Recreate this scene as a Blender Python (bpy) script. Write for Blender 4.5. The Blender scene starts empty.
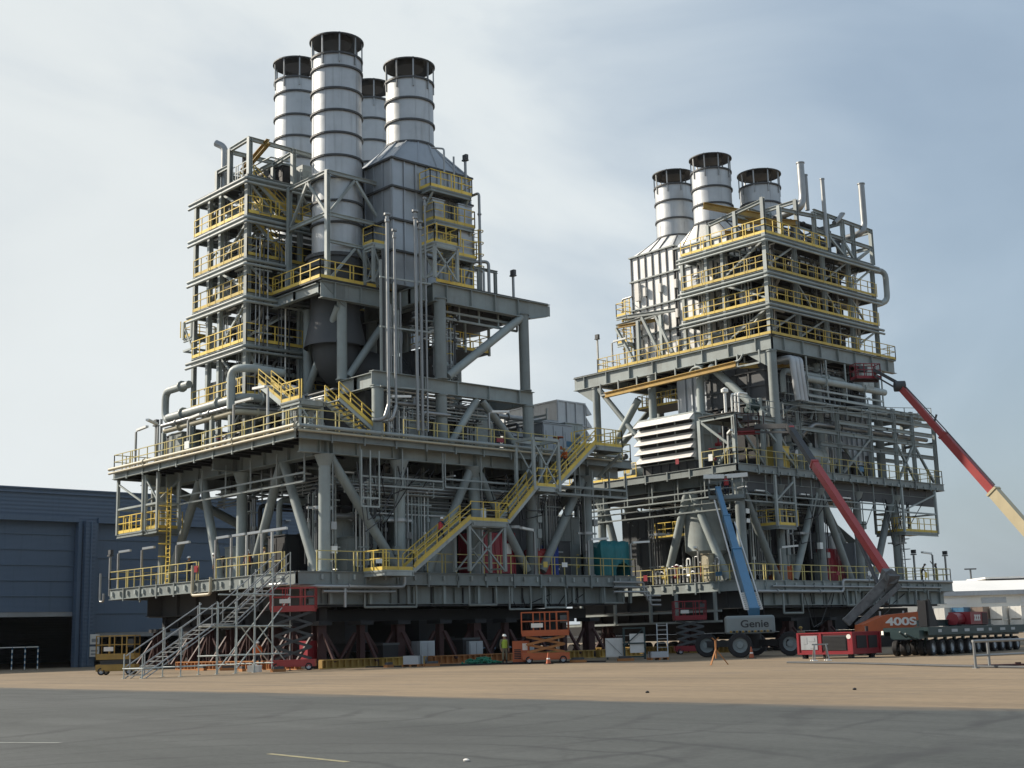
import bpy, bmesh, math, random
from mathutils import Vector, Matrix
V = Vector
PI = math.pi
sc = bpy.context.scene
COL = sc.collection
rnd = random.Random(7)

# ------------------------------------------------------------------ materials
def mat(name, col, rough=.6, metal=0., var=.18, scale=.7, streak=.0, bump=0., dirt=None, emit=None, tone=.0):
    m = bpy.data.materials.new(name); m.use_nodes = True
    nt = m.node_tree; N = nt.nodes; L = nt.links
    b = N['Principled BSDF']
    b.inputs['Roughness'].default_value = rough; b.inputs['Metallic'].default_value = metal
    if emit:
        b.inputs['Emission Color'].default_value = (*emit[:3], 1); b.inputs['Emission Strength'].default_value = emit[3]
    tc = N.new('ShaderNodeTexCoord')
    no = N.new('ShaderNodeTexNoise'); no.inputs['Scale'].default_value = scale; no.inputs['Detail'].default_value = 6; no.inputs['Roughness'].default_value = .62
    L.new(tc.outputs['Object'], no.inputs['Vector'])
    ra = N.new('ShaderNodeValToRGB'); e = ra.color_ramp.elements
    d = dirt or tuple(c*.55 for c in col)
    e[0].position = .3; e[1].position = .66
    e[0].color = tuple(c*(1-var)+dd*var for c, dd in zip(col, d))+(1,)
    e[1].color = tuple(min(1, c*(1+var*.5)) for c in col)+(1,)
    L.new(no.outputs['Fac'], ra.inputs['Fac'])
    out = ra.outputs['Color']
    if streak:
        mp = N.new('ShaderNodeMapping'); mp.inputs['Scale'].default_value = (3.2, 3.2, .22)
        n2 = N.new('ShaderNodeTexNoise'); n2.inputs['Scale'].default_value = 1.; n2.inputs['Detail'].default_value = 5
        L.new(tc.outputs['Object'], mp.inputs['Vector']); L.new(mp.outputs['Vector'], n2.inputs['Vector'])
        r2 = N.new('ShaderNodeValToRGB'); r2.color_ramp.elements[0].position = .55; r2.color_ramp.elements[1].position = .78
        r2.color_ramp.elements[0].color = (0, 0, 0, 1); r2.color_ramp.elements[1].color = (streak,)*3+(1,)
        L.new(n2.outputs['Fac'], r2.inputs['Fac'])
        mx = N.new('ShaderNodeMix'); mx.data_type = 'RGBA'; mx.inputs['B'].default_value = (*d, 1)
        L.new(r2.outputs['Color'], mx.inputs['Factor']); L.new(out, mx.inputs['A']); out = mx.outputs['Result']
    if tone:
        oi = N.new('ShaderNodeObjectInfo'); tr_ = N.new('ShaderNodeMapRange'); tr_.inputs['To Min'].default_value = 1-tone; tr_.inputs['To Max'].default_value = 1+tone*.7
        L.new(oi.outputs['Random'], tr_.inputs['Value']); vm = N.new('ShaderNodeVectorMath'); vm.operation = 'SCALE'; L.new(out, vm.inputs[0]); L.new(tr_.outputs['Result'], vm.inputs['Scale']); out = vm.outputs['Vector']
    L.new(out, b.inputs['Base Color'])
    mr = N.new('ShaderNodeMapRange'); mr.inputs['To Min'].default_value = max(.03, rough-.12); mr.inputs['To Max'].default_value = min(1, rough+.12)
    L.new(no.outputs['Fac'], mr.inputs['Value']); L.new(mr.outputs['Result'], b.inputs['Roughness'])
    if bump:
        n3 = N.new('ShaderNodeTexNoise'); n3.inputs['Scale'].default_value = scale*5; n3.inputs['Detail'].default_value = 4
        L.new(tc.outputs['Object'], n3.inputs['Vector'])
        bp = N.new('ShaderNodeBump'); bp.inputs['Strength'].default_value = bump; bp.inputs['Distance'].default_value = .05
        L.new(n3.outputs['Fac'], bp.inputs['Height']); L.new(bp.outputs['Normal'], b.inputs['Normal'])
    return m

def ribbed(m, axis, freq, strength=.6, dist=.06):
    nt = m.node_tree; N = nt.nodes; L = nt.links
    tc = N.new('ShaderNodeTexCoord'); w = N.new('ShaderNodeTexWave'); w.wave_type = 'BANDS'; w.bands_direction = axis
    w.inputs['Scale'].default_value = freq
    L.new(tc.outputs['Object'], w.inputs['Vector'])
    bp = N.new('ShaderNodeBump'); bp.inputs['Strength'].default_value = strength; bp.inputs['Distance'].default_value = dist
    L.new(w.outputs['Fac'], bp.inputs['Height']); L.new(bp.outputs['Normal'], N['Principled BSDF'].inputs['Normal'])
    return m

M = dict(
 steel=mat('grey_green_paint', (.255, .295, .292), .5, 0, .3, .5, .35, dirt=(.13, .11, .09), tone=.24),
 steel2=mat('pale_grey_paint', (.335, .38, .375), .5, 0, .3, .6, .35, dirt=(.17, .15, .12), tone=.24),
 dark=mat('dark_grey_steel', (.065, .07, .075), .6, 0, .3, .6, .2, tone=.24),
 grate=mat('floor_grating', (.07, .07, .066), .7, .2, .25, 1.5),
 galv=mat('galvanised_steel', (.36, .37, .37), .42, .55, .2, 1.5, tone=.24),
 rail=mat('dull_yellow_rail_paint', (.54, .46, .17), .55, 0, .35, 1.5, .3, dirt=(.25, .2, .1), tone=.2),
 seam=mat('door_seam_grey', (.12, .18, .26), .5, 0, .1, 1),
 yellow=mat('yellow_paint', (.74, .54, .10), .5, 0, .25, 1.2, .25, dirt=(.28, .19, .07), tone=.24),
 cream=mat('cream_paint', (.45, .41, .30), .5, 0, .2, 1., .2),
 alu=mat('aluminium_cladding', (.50, .52, .535), .5, .5, .25, .5, .45, dirt=(.24, .235, .225)),
 duct=mat('grey_duct_cladding', (.40, .43, .46), .42, .45, .18, .5, .3, dirt=(.22, .22, .22), tone=.24),
 louvre=mat('louvre_paint', (.70, .69, .67), .5, 0, .16, .8, .35, dirt=(.3, .28, .25)),
 panel=mat('pale_casing_panel', (.74, .74, .72), .5, .1, .15, .5, .35, dirt=(.3, .29, .27)),
 white=mat('white_paint', (.72, .70, .66), .5, 0, .12, .8, .25, dirt=(.4, .36, .3)),
 lamp=mat('lamp_white_plastic', (.86, .87, .84), .35, 0, .05, 3),
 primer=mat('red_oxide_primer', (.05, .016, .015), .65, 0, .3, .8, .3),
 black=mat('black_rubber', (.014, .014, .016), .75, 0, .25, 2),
 shade=mat('near_black_shade_steel', (.012, .013, .016), .65, 0, .3, .8),  # shade of undersides and inner bays put into the colour; also black parts
 redbox=mat('red_container_paint', (.26, .018, .03), .45, 0, .2, 1., .2),
 red=mat('bright_red_paint', (.23, .011, .02), .4, 0, .18, 1., .15),
 redboom=mat('faded_red_paint', (.36, .05, .048), .45, 0, .18, .8, .2),
 orange=mat('orange_paint', (.42, .10, .032), .5, 0, .22, 1., .2),
 rust=mat('rusty_orange_steel', (.36, .15, .045), .65, 0, .35, 1.2, .3),
 ochre=mat('yellow_ochre_steel', (.40, .26, .06), .6, 0, .3, 1.3, .3, dirt=(.16, .08, .03), tone=.24),
 boomcream=mat('cream_boom_paint', (.55, .47, .30), .5, 0, .12, .8, .15),
 blue=mat('light_blue_paint', (.08, .21, .35), .42, 0, .15, .8, .2),
 liftgrey=mat('lift_grey_paint', (.21, .245, .25), .45, 0, .12, .9, .1),
 green=mat('dark_green_paint', (.015, .04, .042), .5, 0, .25, .8, .25),
 riser=mat('worn_riser_paint', (.12, .13, .135), .55, 0, .5, 2.5, .3, dirt=(.03, .03, .03)),
 teal=mat('teal_tarpaulin', (.008, .17, .185), .5, 0, .25, 1.1, 0, .5),
 tarpred=mat('red_tarpaulin', (.34, .035, .03), .5, 0, .2, 1.4, 0, .4),
 tarpblue=mat('blue_tarpaulin', (.02, .06, .34), .5, 0, .2, 1.4, 0, .4),
 net=mat('green_netting', (.02, .17, .10), .8, 0, .4, 3, 0, .8),
 ink=mat('dark_lettering', (.03, .035, .04), .5, 0, .1, 2),
 glass=mat('dark_window', (.03, .04, .05), .12, 0, .1, 1),
 skin=mat('skin', (.34, .19, .12), .55, 0, .1, 8),
 navycloth=mat('navy_coverall', (.02, .026, .045), .8, 0, .2, 4),
 khaki=mat('khaki_coverall', (.16, .15, .10), .8, 0, .2, 4),
 orangecloth=mat('orange_coverall', (.5, .11, .02), .8, 0, .2, 4),
 vest=mat('red_safety_vest', (.5, .05, .06), .7, 0, .2, 4),
 vestg=mat('green_safety_vest', (.35, .48, .06), .7, 0, .2, 4),
 hall=mat('navy_cladding', (.098, .145, .215), .48, .1, .14, .15, .25, dirt=(.05, .08, .12)),
 halldoor=mat('navy_shutter', (.104, .155, .23), .45, .1, .14, .15, .25, dirt=(.05, .085, .125)),
 wwall=mat('white_warehouse_cladding', (.80, .78, .72), .6, 0, .1, .1, .2, dirt=(.45, .42, .36)),
 wroof=mat('pale_sheet_roof', (.80, .79, .76), .6, 0, .08, .1),
 contblue=mat('blue_container_paint', (.05, .16, .28), .5, 0, .15, .5, .2),
 contbrown=mat('brown_container_paint', (.24, .18, .14), .5, 0, .15, .5, .2),
 contwhite=mat('white_container_paint', (.62, .62, .58), .5, 0, .12, .5, .25),
)
def dented(m, scale=.8, s=.35, d=.05):
    nt = m.node_tree; N = nt.nodes; tc = N.new('ShaderNodeTexCoord'); n = N.new('ShaderNodeTexNoise'); n.inputs['Scale'].default_value = scale; n.inputs['Detail'].default_value = 3
    bp = N.new('ShaderNodeBump'); bp.inputs['Strength'].default_value = s; bp.inputs['Distance'].default_value = d
    nt.links.new(tc.outputs['Object'], n.inputs['Vector']); nt.links.new(n.outputs['Fac'], bp.inputs['Height']); nt.links.new(bp.outputs['Normal'], N['Principled BSDF'].inputs['Normal'])
for k in ('alu', 'duct', 'panel'): dented(M[k])
ribbed(M['hall'], 'Z', .9, .35, .05); ribbed(M['halldoor'], 'Z', 3., .3, .03)
for k in ('contblue', 'contbrown', 'contwhite'): ribbed(M[k], 'X', 2.2, .5, .05)

# ------------------------------------------------------------------ mesh builder
class MB:
    def __init__(s): s.v = []; s.f = []; s.sm = []; s.mi = []; s.cur = 0
    def add(s, vs, fs, smooth=False):
        o = len(s.v); s.v += [tuple(p) for p in vs]
        for f in fs: s.f.append(tuple(i+o for i in f)); s.sm.append(smooth); s.mi.append(s.cur)
    def bx(s, x0, y0, z0, x1, y1, z1):
        x0, x1 = sorted((x0, x1)); y0, y1 = sorted((y0, y1)); z0, z1 = sorted((z0, z1))
        s.add([(x0,y0,z0),(x1,y0,z0),(x1,y1,z0),(x0,y1,z0),(x0,y0,z1),(x1,y0,z1),(x1,y1,z1),(x0,y1,z1)],
              [(0,3,2,1),(4,5,6,7),(0,1,5,4),(1,2,6,5),(2,3,7,6),(3,0,4,7)]); return s
    def frame(s, a, b, up=(0, 0, 1)):
        a = V(a); b = V(b); d = (b-a)
        d = d.normalized() if d.length > 1e-9 else V((0, 0, 1))
        u = V(up)
        if abs(d.dot(u)) > .98: u = V((1, 0, 0)) if abs(d.x) < .9 else V((0, 1, 0))
        r = d.cross(u).normalized(); w = r.cross(d).normalized()
        return a, b, r, w
    def bar(s, a, b, w, h=None, up=(0, 0, 1), off=(0, 0)):
        h = h or w; a, b, r, u = s.frame(a, b, up)
        a = a+r*off[0]+u*off[1]; b = b+r*off[0]+u*off[1]
        c = [(-1,-1),(1,-1),(1,1),(-1,1)]
        vs = [p+r*(i*w/2)+u*(j*h/2) for p in (a, b) for i, j in c]
        s.add(vs, [(0,1,2,3),(7,6,5,4),(0,4,5,1),(1,5,6,2),(2,6,7,3),(3,7,4,0)]); return s
    def ib(s, a, b, h, w, t=.04, stiff=0):
        L = (V(b)-V(a)).length
        s.bar(a, b, w, t, off=(0, h/2-t/2)); s.bar(a, b, w, t, off=(0, -h/2+t/2)); s.bar(a, b, t, h-2*t)
        if stiff:
            n = max(1, int(L/stiff)); a = V(a); b = V(b); d = (b-a)/L
            for i in range(n+1):
                p = a+d*(L*(i+.5)/(n+1) if n > 1 else L/2)
                s.bar(p-d*.03, p+d*.03, w*.93, h-2*t-.004)
        return s
    def tb(s, a, b, r, n=10, r2=None, caps=True):
        r2 = r if r2 is None else r2
        a, b, x, y = s.frame(a, b)
        vs = [p+x*(q*math.cos(2*PI*i/n))+y*(q*math.sin(2*PI*i/n)) for p, q in ((a, r), (b, r2)) for i in range(n)]
        s.add(vs, [(i, (i+1) % n, n+(i+1) % n, n+i) for i in range(n)], True)
        if caps: s.add(vs, [tuple(reversed(range(n))), tuple(range(n, 2*n))])
        return s
    def path(s, pts, r, n=8, bend=None):
        pts = [V(p) for p in pts]; bend = r*2.5 if bend is None else bend
        q = [pts[0]]
        for i in range(1, len(pts)-1):
            p = pts[i]; d0 = (pts[i-1]-p); d1 = (pts[i+1]-p)
            k = min(bend, d0.length*.49, d1.length*.49)
            if k < 1e-4: q.append(p); continue
            A = p+d0.normalized()*k; B = p+d1.normalized()*k
            for j in range(5):
                t = j/4; q.append(A*(1-t)**2+p*2*t*(1-t)+B*t*t)
        q.append(pts[-1])
        d = (q[1]-q[0]).normalized(); u = V((0, 0, 1)) if abs(d.z) < .9 else V((1, 0, 0))
        x = d.cross(u).normalized(); vs = []
        for i, p in enumerate(q):
            t = ((q[min(i+1, len(q)-1)]-q[max(i-1, 0)])).normalized()
            x = (x-t*x.dot(t)).normalized(); y = t.cross(x)
            vs += [p+x*(r*math.cos(2*PI*k/n))+y*(r*math.sin(2*PI*k/n)) for k in range(n)]
        m = len(q)
        fs = [(j*n+i, j*n+(i+1) % n, (j+1)*n+(i+1) % n, (j+1)*n+i) for j in range(m-1) for i in range(n)]
        s.add(vs, fs, True); s.add(vs, [tuple(reversed(range(n))), tuple(range((m-1)*n, m*n))]); return s
    def lathe(s, c, prof, n=28, smooth=True):
        cx, cy, cz = c
        for k in range(len(prof)-1):
            (r0, z0), (r1, z1) = prof[k], prof[k+1]
            vs = [(cx+r*math.cos(2*PI*i/n), cy+r*math.sin(2*PI*i/n), cz+z) for r, z in ((r0, z0), (r1, z1)) for i in range(n)]
            s.add(vs, [(i, (i+1) % n, n+(i+1) % n, n+i) for i in range(n)], smooth)
        return s
    def prism(s, poly, axis, a, b):
        # poly: 2-D outline, extruded along axis ('x','y','z') from a to b
        def P(u, w, t): return {'x': (t, u, w), 'y': (u, t, w), 'z': (u, w, t)}[axis]
        n = len(poly); vs = [P(u, w, t) for t in (a, b) for u, w in poly]
        s.add(vs, [tuple(range(n)), tuple(reversed(range(n, 2*n)))]+[(i, n+i, n+(i+1) % n, (i+1) % n) for i in range(n)]); return s
    def build(s, name, m, parent=None, label=None, loc=None, normals=True):
        me = bpy.data.meshes.new(name); me.from_pydata(s.v, [], s.f)
        me.polygons.foreach_set('use_smooth', s.sm)
        ms = m if isinstance(m, (list, tuple)) else [m]
        for x in ms: me.materials.append(M[x] if isinstance(x, str) else x)
        if len(ms) > 1: me.polygons.foreach_set('material_index', s.mi)
        if normals:
            bm = bmesh.new(); bm.from_mesh(me); bmesh.ops.recalc_face_normals(bm, faces=bm.faces); bm.to_mesh(me); bm.free()
        me.update()
        o = bpy.data.objects.new(name, me); COL.objects.link(o)
        if parent: o.parent = parent
        if label: o['label'] = label
        if loc: o.location = loc
        return o

def tag(o, label=None, cat=None, group=None, kind=None):
    if label: o['label'] = label
    if cat: o['category'] = cat
    if group: o['group'] = group
    if kind: o['kind'] = kind
    return o
def thing(name, label, cat, loc=(0, 0, 0), rz=0, group=None):
    o = bpy.data.objects.new(name, None); COL.objects.link(o)
    o.empty_display_size = .3; o.location = loc; o.rotation_euler = (0, 0, rz)
    return tag(o, label, cat, group)
def dup(o, loc=None, rz=None, label=None, group=None, parent=None):
    c = o.copy(); COL.objects.link(c)
    if parent: c.parent = parent
    if loc: c.location = loc
    if rz is not None: c.rotation_euler = (0, 0, rz)
    if label: c['label'] = label
    if group: c['group'] = group
    for ch in list(o.children): dup(ch, parent=c)
    return c

# ------------------------------------------------------------------ shared steelwork details (all in the thing's own metres)
def railing(p, pts, h=1.25, sp=1.3, m='yellow', kick=.25, closed=False, tk=.06, kz=0.):
    b = MB(); pts = [V(q) for q in pts]
    if closed: pts = pts+[pts[0]]
    for a, c in zip(pts[:-1], pts[1:]):
        L = (c-a).length
        if L < .05: continue
        n = max(1, round(L/sp))
        for i in range(n+1):
            q = a.lerp(c, i/n); b.bar(q, q+V((0, 0, h)), tk)
            if i % 4 == 2: q2 = q+(c-a)/L*.28; b.bar(q2, q2+V((0, 0, h)), tk)
        for z in (h, h*.58): b.bar(a+V((0, 0, z)), c+V((0, 0, z)), tk*.9)
        kick = min(kick, .22)
        if kick: b.bar(a+V((0, 0, kick/2+kz)), c+V((0, 0, kick/2+kz)), .025, kick)
    return b.build('railing', m, p)
def column(p, x, y, z0, z1, r=.37, m='steel'):
    b = MB(); b.tb((x, y, z0), (x, y, z1), r, 16)
    b.tb((x, y, z1-.12), (x, y, z1-.04), r*1.18, 16); b.tb((x, y, z0+.02), (x, y, z0+.1), r*1.25, 16)
    if z1 < 15: b.tb((x, y, z1-.75), (x, y, z1-.02), r*1.02, 16, r*1.75)
    return b.build('column', m, p)
def post(p, x, y, z0, z1, w=.35, m='steel'):
    b = MB(); t = w*.12
    b.bx(x-w/2, y-w/2, z0, x+w/2, y-w/2+t, z1); b.bx(x-w/2, y+w/2-t, z0, x+w/2, y+w/2, z1); b.bx(x-t/2, y-w/2+t, z0, x+t/2, y+w/2-t, z1)
    return b.build('column', m, p)
def brace(p, a, c, r=.28, m='steel'):
    return MB().tb(a, c, r, 14).build('brace', m, p)
def strut(p, a, c, w=.18, m='steel2'):
    return MB().bar(a, c, w).build('brace', m, p)
def girder(p, a, c, h, w=.4, m='steel', stiff=3.):
    return MB().ib(a, c, h, w, .045, stiff).build('girder', m, p)
def pipe(p, pts, r, m='galv', flanges=True):
    b = MB(); b.path(pts, r, 10)
    if flanges:
        for a, c in zip(pts[:-1], pts[1:]):
            a = V(a); c = V(c); d = c-a
            if d.length > 3.2:
                for t in ((.3,) if d.length < 7 else (.22, .71)):
                    q = a+d*t; b.tb(q-d.normalized()*.05, q+d.normalized()*.05, r*1.55, 10)
    return b.build('pipe', m, p)
def lamp(p, x, y, z, h=2.6, d=(0, -1), arm=.75, w=.13):
    o = MB(); o.bar((x, y, z), (x, y, z+h), w); o.bar((x-.16, y-.16, z+.02), (x+.16, y+.16, z+.02), .02)
    o.bar((x, y, z+h), (x+d[0]*arm*.5, y+d[1]*arm*.5, z+h+.08), .06)
    o = o.build('light_pole', 'galv', p)
    MB().bar((x+d[0]*arm*.3, y+d[1]*arm*.3, z+h+.12), (x+d[0]*(arm*.3+1.5), y+d[1]*(arm*.3+1.5), z+h+.2), .24, .15).build('lamp_head', 'lamp', o)
    return o
def flood(p, x, y, z, h=2.3):
    o = MB().bar((x, y, z), (x, y, z+h), .14).build('light_pole', 'galv', p)
    b = MB(); b.bx(x-.22, y-.16, z+h+.02, x+.22, y+.16, z+h+.12); b.bx(x-.2, y-.1, z+h+.16, x+.2, y+.14, z+h+.5); b.build('lamp_head', 'dark', o)
    return o
def hanger(p, a, c, drop, sp=2.2, rails=(0., .55), w=.14, m='steel2'):
    # cable-tray rack slung under a deck edge
    b = MB(); a = V(a); c = V(c); L = (c-a).length; n = max(2, round(L/sp))
    for i in range(n+1):
        q = a.lerp(c, i/n); b.bar(q, q-V((0, 0, drop)), w*.8)
    for z in rails: b.bar(a-V((0, 0, drop-z)), c-V((0, 0, drop-z)), w, w*1.1)
    return b.build('cable_tray', m, p)
def stair(p, a, c, width, wd, m='steel2', rail='yellow', kick=.0):
    # a: foot, c: head (centre of the near edge), wd: unit direction across the flight
    a = V(a); c = V(c); w = V((*wd, 0))*width
    b = MB()
    for o in (V((0, 0, 0)), w): b.bar(a+o, c+o, .07, .32)
    n = max(3, round(abs(c.z-a.z)/.2))
    d = V((c.x-a.x, c.y-a.y, 0)).normalized()*.26
    for i in range(n):
        q = a.lerp(c, (i+.5)/n); b.bar(q+w*.03, q+w*.97, .26, .035)
    s = b.build('staircase', m, p)
    r = MB()
    for o in (V((0, 0, 0)), w):
        L = (c-a).length; k = max(2, round(L/1.2))
        for i in range(k+1):
            q = a.lerp(c, i/k)+o; r.bar(q, q+V((0, 0, 1.05)), .06)
        for z in (1.08, .72, .38): r.bar(a+o+V((0, 0, z)), c+o+V((0, 0, z)), .055)
        r.bar(a+o*1.04+V((0, 0, .22)), c+o*1.04+V((0, 0, .22)), .03, .2)
    r.build('handrail', rail, s)
    return s
def deckplate(p, x0, x1, y0, y1, z, t=.1, m='grate', edge=.65, em='steel'):
    MB().bx(x0+.06, y0+.06, z-t, x1-.06, y1-.06, z).build('deck_plate', m, p)
    zz = z-edge/2-.012
    for a, c in (((x0, y0), (x1, y0)), ((x1, y0), (x1, y1)), ((x1, y1), (x0, y1)), ((x0, y1), (x0, y0))):
        dx = V((c[0]-a[0], c[1]-a[1], 0)).normalized()*.13
        b = MB(); b.ib((a[0]+dx.x, a[1]+dx.y, zz), (c[0]-dx.x, c[1]-dx.y, zz), edge, .24, .045)
        L = (V(c)-V(a)).length; n = int(L/2.4)
        nx = V((dx.y, -dx.x, 0)).normalized()*.1
        for i in range(1, n):
            q = V((a[0], a[1], zz)).lerp(V((c[0], c[1], zz)), i/n)+nx; b.bar(q+V((0, 0, -edge/2-.14)), q+V((0, 0, edge/2+.02)), .1, .12)
        b.build('edge_beam', em, p)
def joists(p, x0, x1, y0, y1, z, h=.5, sp=1.6, m='shade'):
    b = MB(); n = int((x1-x0)/sp)
    for i in range(n+1):
        x = x0+(x1-x0)*i/n; b.ib((x, y0, z), (x, y1, z), h, .2, .03)
    b.build('joists', m, p)

def cabinet(p, x, y, z, sx, sy, sz, m='steel2', r=rnd):
    b = MB(); b.bx(x, y, z+.12, x+sx, y+sy, z+sz)
    b.bx(x+.05, y+.05, z, x+sx-.05, y+sy-.05, z+.12)
    n = max(1, round(sx/1.1))
    for i in range(n):
        w = sx/n; b.bx(x+i*w+.05, y-.035, z+.25, x+(i+1)*w-.05, y-.002, z+sz-.12)
        b.bx(x+i*w+w*.2, y-.06, z+sz*.62, x+(i+1)*w-w*.2, y-.036, z+sz*.82)
    n = max(1, round(sy/1.1))
    for i in range(n):
        w = sy/n; b.bx(x+sx+.002, y+i*w+.05, z+.25, x+sx+.035, y+(i+1)*w-.05, z+sz-.12)
        b.bx(x+sx+.036, y+i*w+w*.25, z+sz*.55, x+sx+.06, y+(i+1)*w-w*.25, z+sz*.8)
    b.bx(x-.03, y-.08, z+sz, x+sx+.08, y+sy+.03, z+sz+.06)
    return b.build('equipment_cabinet', m, p)
def vessel(p, c, r, L, axis, m='steel2'):
    b = MB(); c = V(c)
    if axis == 'z':
        b.lathe(c, [(0, 0), (r*.6, .06*r), (r, .35*r), (r, L-.35*r), (r*.6, L-.06*r), (0, L)], 18)
        b.lathe(c, [(r*1.04, L*.3), (r*1.04, L*.3+.08)], 18)
        for k in range(3):
            t = 2*PI*k/3; b.bar((c.x+r*.8*math.cos(t), c.y+r*.8*math.sin(t), c.z-.9), (c.x+r*.8*math.cos(t), c.y+r*.8*math.sin(t), c.z+.4), .14)
    else:
        d = V((1, 0, 0)) if axis == 'x' else V((0, 1, 0))
        b.tb(c, c+d*L, r, 18, caps=False); b.tb(c, c-d*.25*r, r, 18, r*.6); b.tb(c+d*L, c+d*(L+.25*r), r, 18, r*.6)
        for t in (.2, .8):
            q = c+d*L*t; b.bar(q-V((0, 0, r+.55)), q, r*1.2, .25, up=d); b.tb(q-d*.05, q+d*.05, r*1.04, 18)
        q = c+d*L*.5; b.tb(q, q+V((0, 0, r+.35)), .22, 10)
    return b.build('pressure_vessel', m, p)
def pipe_rack(p, a, c, off, n, seed, sp=.28):
    # parallel small-bore pipes and conduits clipped to common brackets
    r = random.Random(seed); a = V(a); c = V(c); off = V(off).normalized(); b = MB(); L = (c-a).length; w = 0
    for i in range(n):
        R_ = r.choice([.035, .045, .06, .06, .09]); b.cur = r.choice([0, 0, 1, 2, 3]); q = off*w
        t0, t1 = r.uniform(0, .12), 1-r.uniform(0, .12); s = a.lerp(c, t0)+q; e = a.lerp(c, t1)+q
        out = off.cross((c-a).normalized()).normalized()*r.choice([-.5, .5, .35])
        b.path([s+out, s, e, e+out] if r.random() < .5 else [s, e, e+out], R_, 6, .12)
        if r.random() < .35: g = a.lerp(c, r.uniform(.25, .75))+q; b.tb(g-(c-a).normalized()*.12, g+(c-a).normalized()*.12, R_*2.2, 8)
        w += sp*r.uniform(.7, 1.3)
    b.cur = 1
    for k in range(max(2, int(L/2.2))): g = a.lerp(c, (k+.5)/max(2, int(L/2.2))); b.bar(g-off*.15, g+off*(w+.05), .09)
    return b.build('pipe_rack', ['galv', 'steel2', 'dark', 'lamp'], p)
def valve(p, q, r=.3, m='red'):
    b = MB(); q = V(q); b.tb(q-V((0, 0, .3)), q+V((0, 0, .5)), .06, 8); b.tb(q+V((0, 0, .5)), q+V((0, 0, .56)), r, 14); b.tb(q-V((.25, 0, .3)), q+V((.25, 0, -.3)), .16, 10)
    return b.build('valve', m, p)
def fixture(p, q, d=(0, 1)):
    q = V(q); d = V((*d, 0)); return MB().bar(q-d*.6, q+d*.6, .16, .1).build('light_fixture', 'lamp', p)
def clutter(p, x0, x1, y0, y1, z0, z1, seed, ncab=6, nves=2, npipe=14, ntray=3, nval=4, nfix=4):
    r = random.Random(seed); U = r.uniform; H = z1-z0
    for i in range(ncab):
        sx, sy, sz = U(1, 3.4), U(.8, 2.6), min(H*.8, U(1.5, 3.4))
        cabinet(p, U(x0, max(x0+.1, x1-sx)), U(y0, max(y0+.1, y1-sy)), z0, sx, sy, sz, r.choice(['steel', 'dark', 'shade', 'dark', 'steel2', 'shade', 'dark']), r)  # mostly dark paints: shade of the inner bays put into the colours
    for i in range(nves):
        a = r.choice('xyz'); R = U(.45, .85)
        if a == 'z': vessel(p, (U(x0+1, x1-1), U(y0+1, y1-1), z0+.9), R, U(2, min(4, H*.7)), 'z', r.choice(['steel2', 'alu', 'galv']))
        else: vessel(p, (U(x0+1, x1-4), U(y0+1, y1-4), z0+R+.55), R, U(2, 3.6), a, r.choice(['steel2', 'alu', 'duct']))
    for i in range(npipe):
        R = r.choice([.06, .08, .1, .12, .16, .2, .26]); z = z0+H*U(.35, .96); k = r.random(); mt = r.choice(['galv', 'dark', 'steel2', 'steel', 'dark', 'dark'])
        if k < .4:
            y = U(y0, y1); xa = U(x0, x0+(x1-x0)*.4); xb = U(x0+(x1-x0)*.6, x1)
            pts = [(xa, y, z), (xb, y, z)]
            if r.random() < .7: pts = [(xa, y, z0+H*U(.02, .3))]+pts
            if r.random() < .6: pts.append((xb, y, z0+H*U(.0, .3)))
            if r.random() < .4: pts.append((pts[-1][0], min(y1, y+U(.5, 2)), pts[-1][2]))
        elif k < .8:
            x = U(x0, x1); ya = U(y0, y0+(y1-y0)*.4); yb = U(y0+(y1-y0)*.6, y1)
            pts = [(x, ya, z), (x, yb, z)]
            if r.random() < .7: pts = [(x, ya, z0+H*U(.02, .3))]+pts
            if r.random() < .6: pts.append((x, yb, z0+H*U(0, .3)))
        else:
            x, y = U(x0, x1), U(y0, y1); pts = [(x, y, z0), (x, y, z1)] if r.random() < .5 else [(x, y, z0), (x, y, z), (min(x1, x+U(.6, 2)), y, z), (min(x1, x+U(2, 2.6)), y, z1)]
        pipe(p, pts, R, mt)
    for i in range(ntray):
        z = z1-U(.5, 1.6)
        if r.random() < .5: y = U(y0, y1); hanger(p, (x0, y, z1), (x1, y, z1), z1-z, 2.5, (0, .3), .12, r.choice(['steel2', 'galv', 'dark']))
        else: x = U(x0, x1); hanger(p, (x, y0, z1), (x, y1, z1), z1-z, 2.5, (0, .3), .12, r.choice(['steel2', 'galv', 'dark']))
    for i in range(nval): valve(p, (U(x0, x1), U(y0, y1), z0+U(.6, 1.6)), U(.18, .32), r.choice(['red', 'red', 'green', 'yellow', 'dark']))
    for i in range(nfix): fixture(p, (U(x0, x1), U(y0, y1), z1-U(.4, .9)), r.choice([(0, 1), (1, 0)]))

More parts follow.
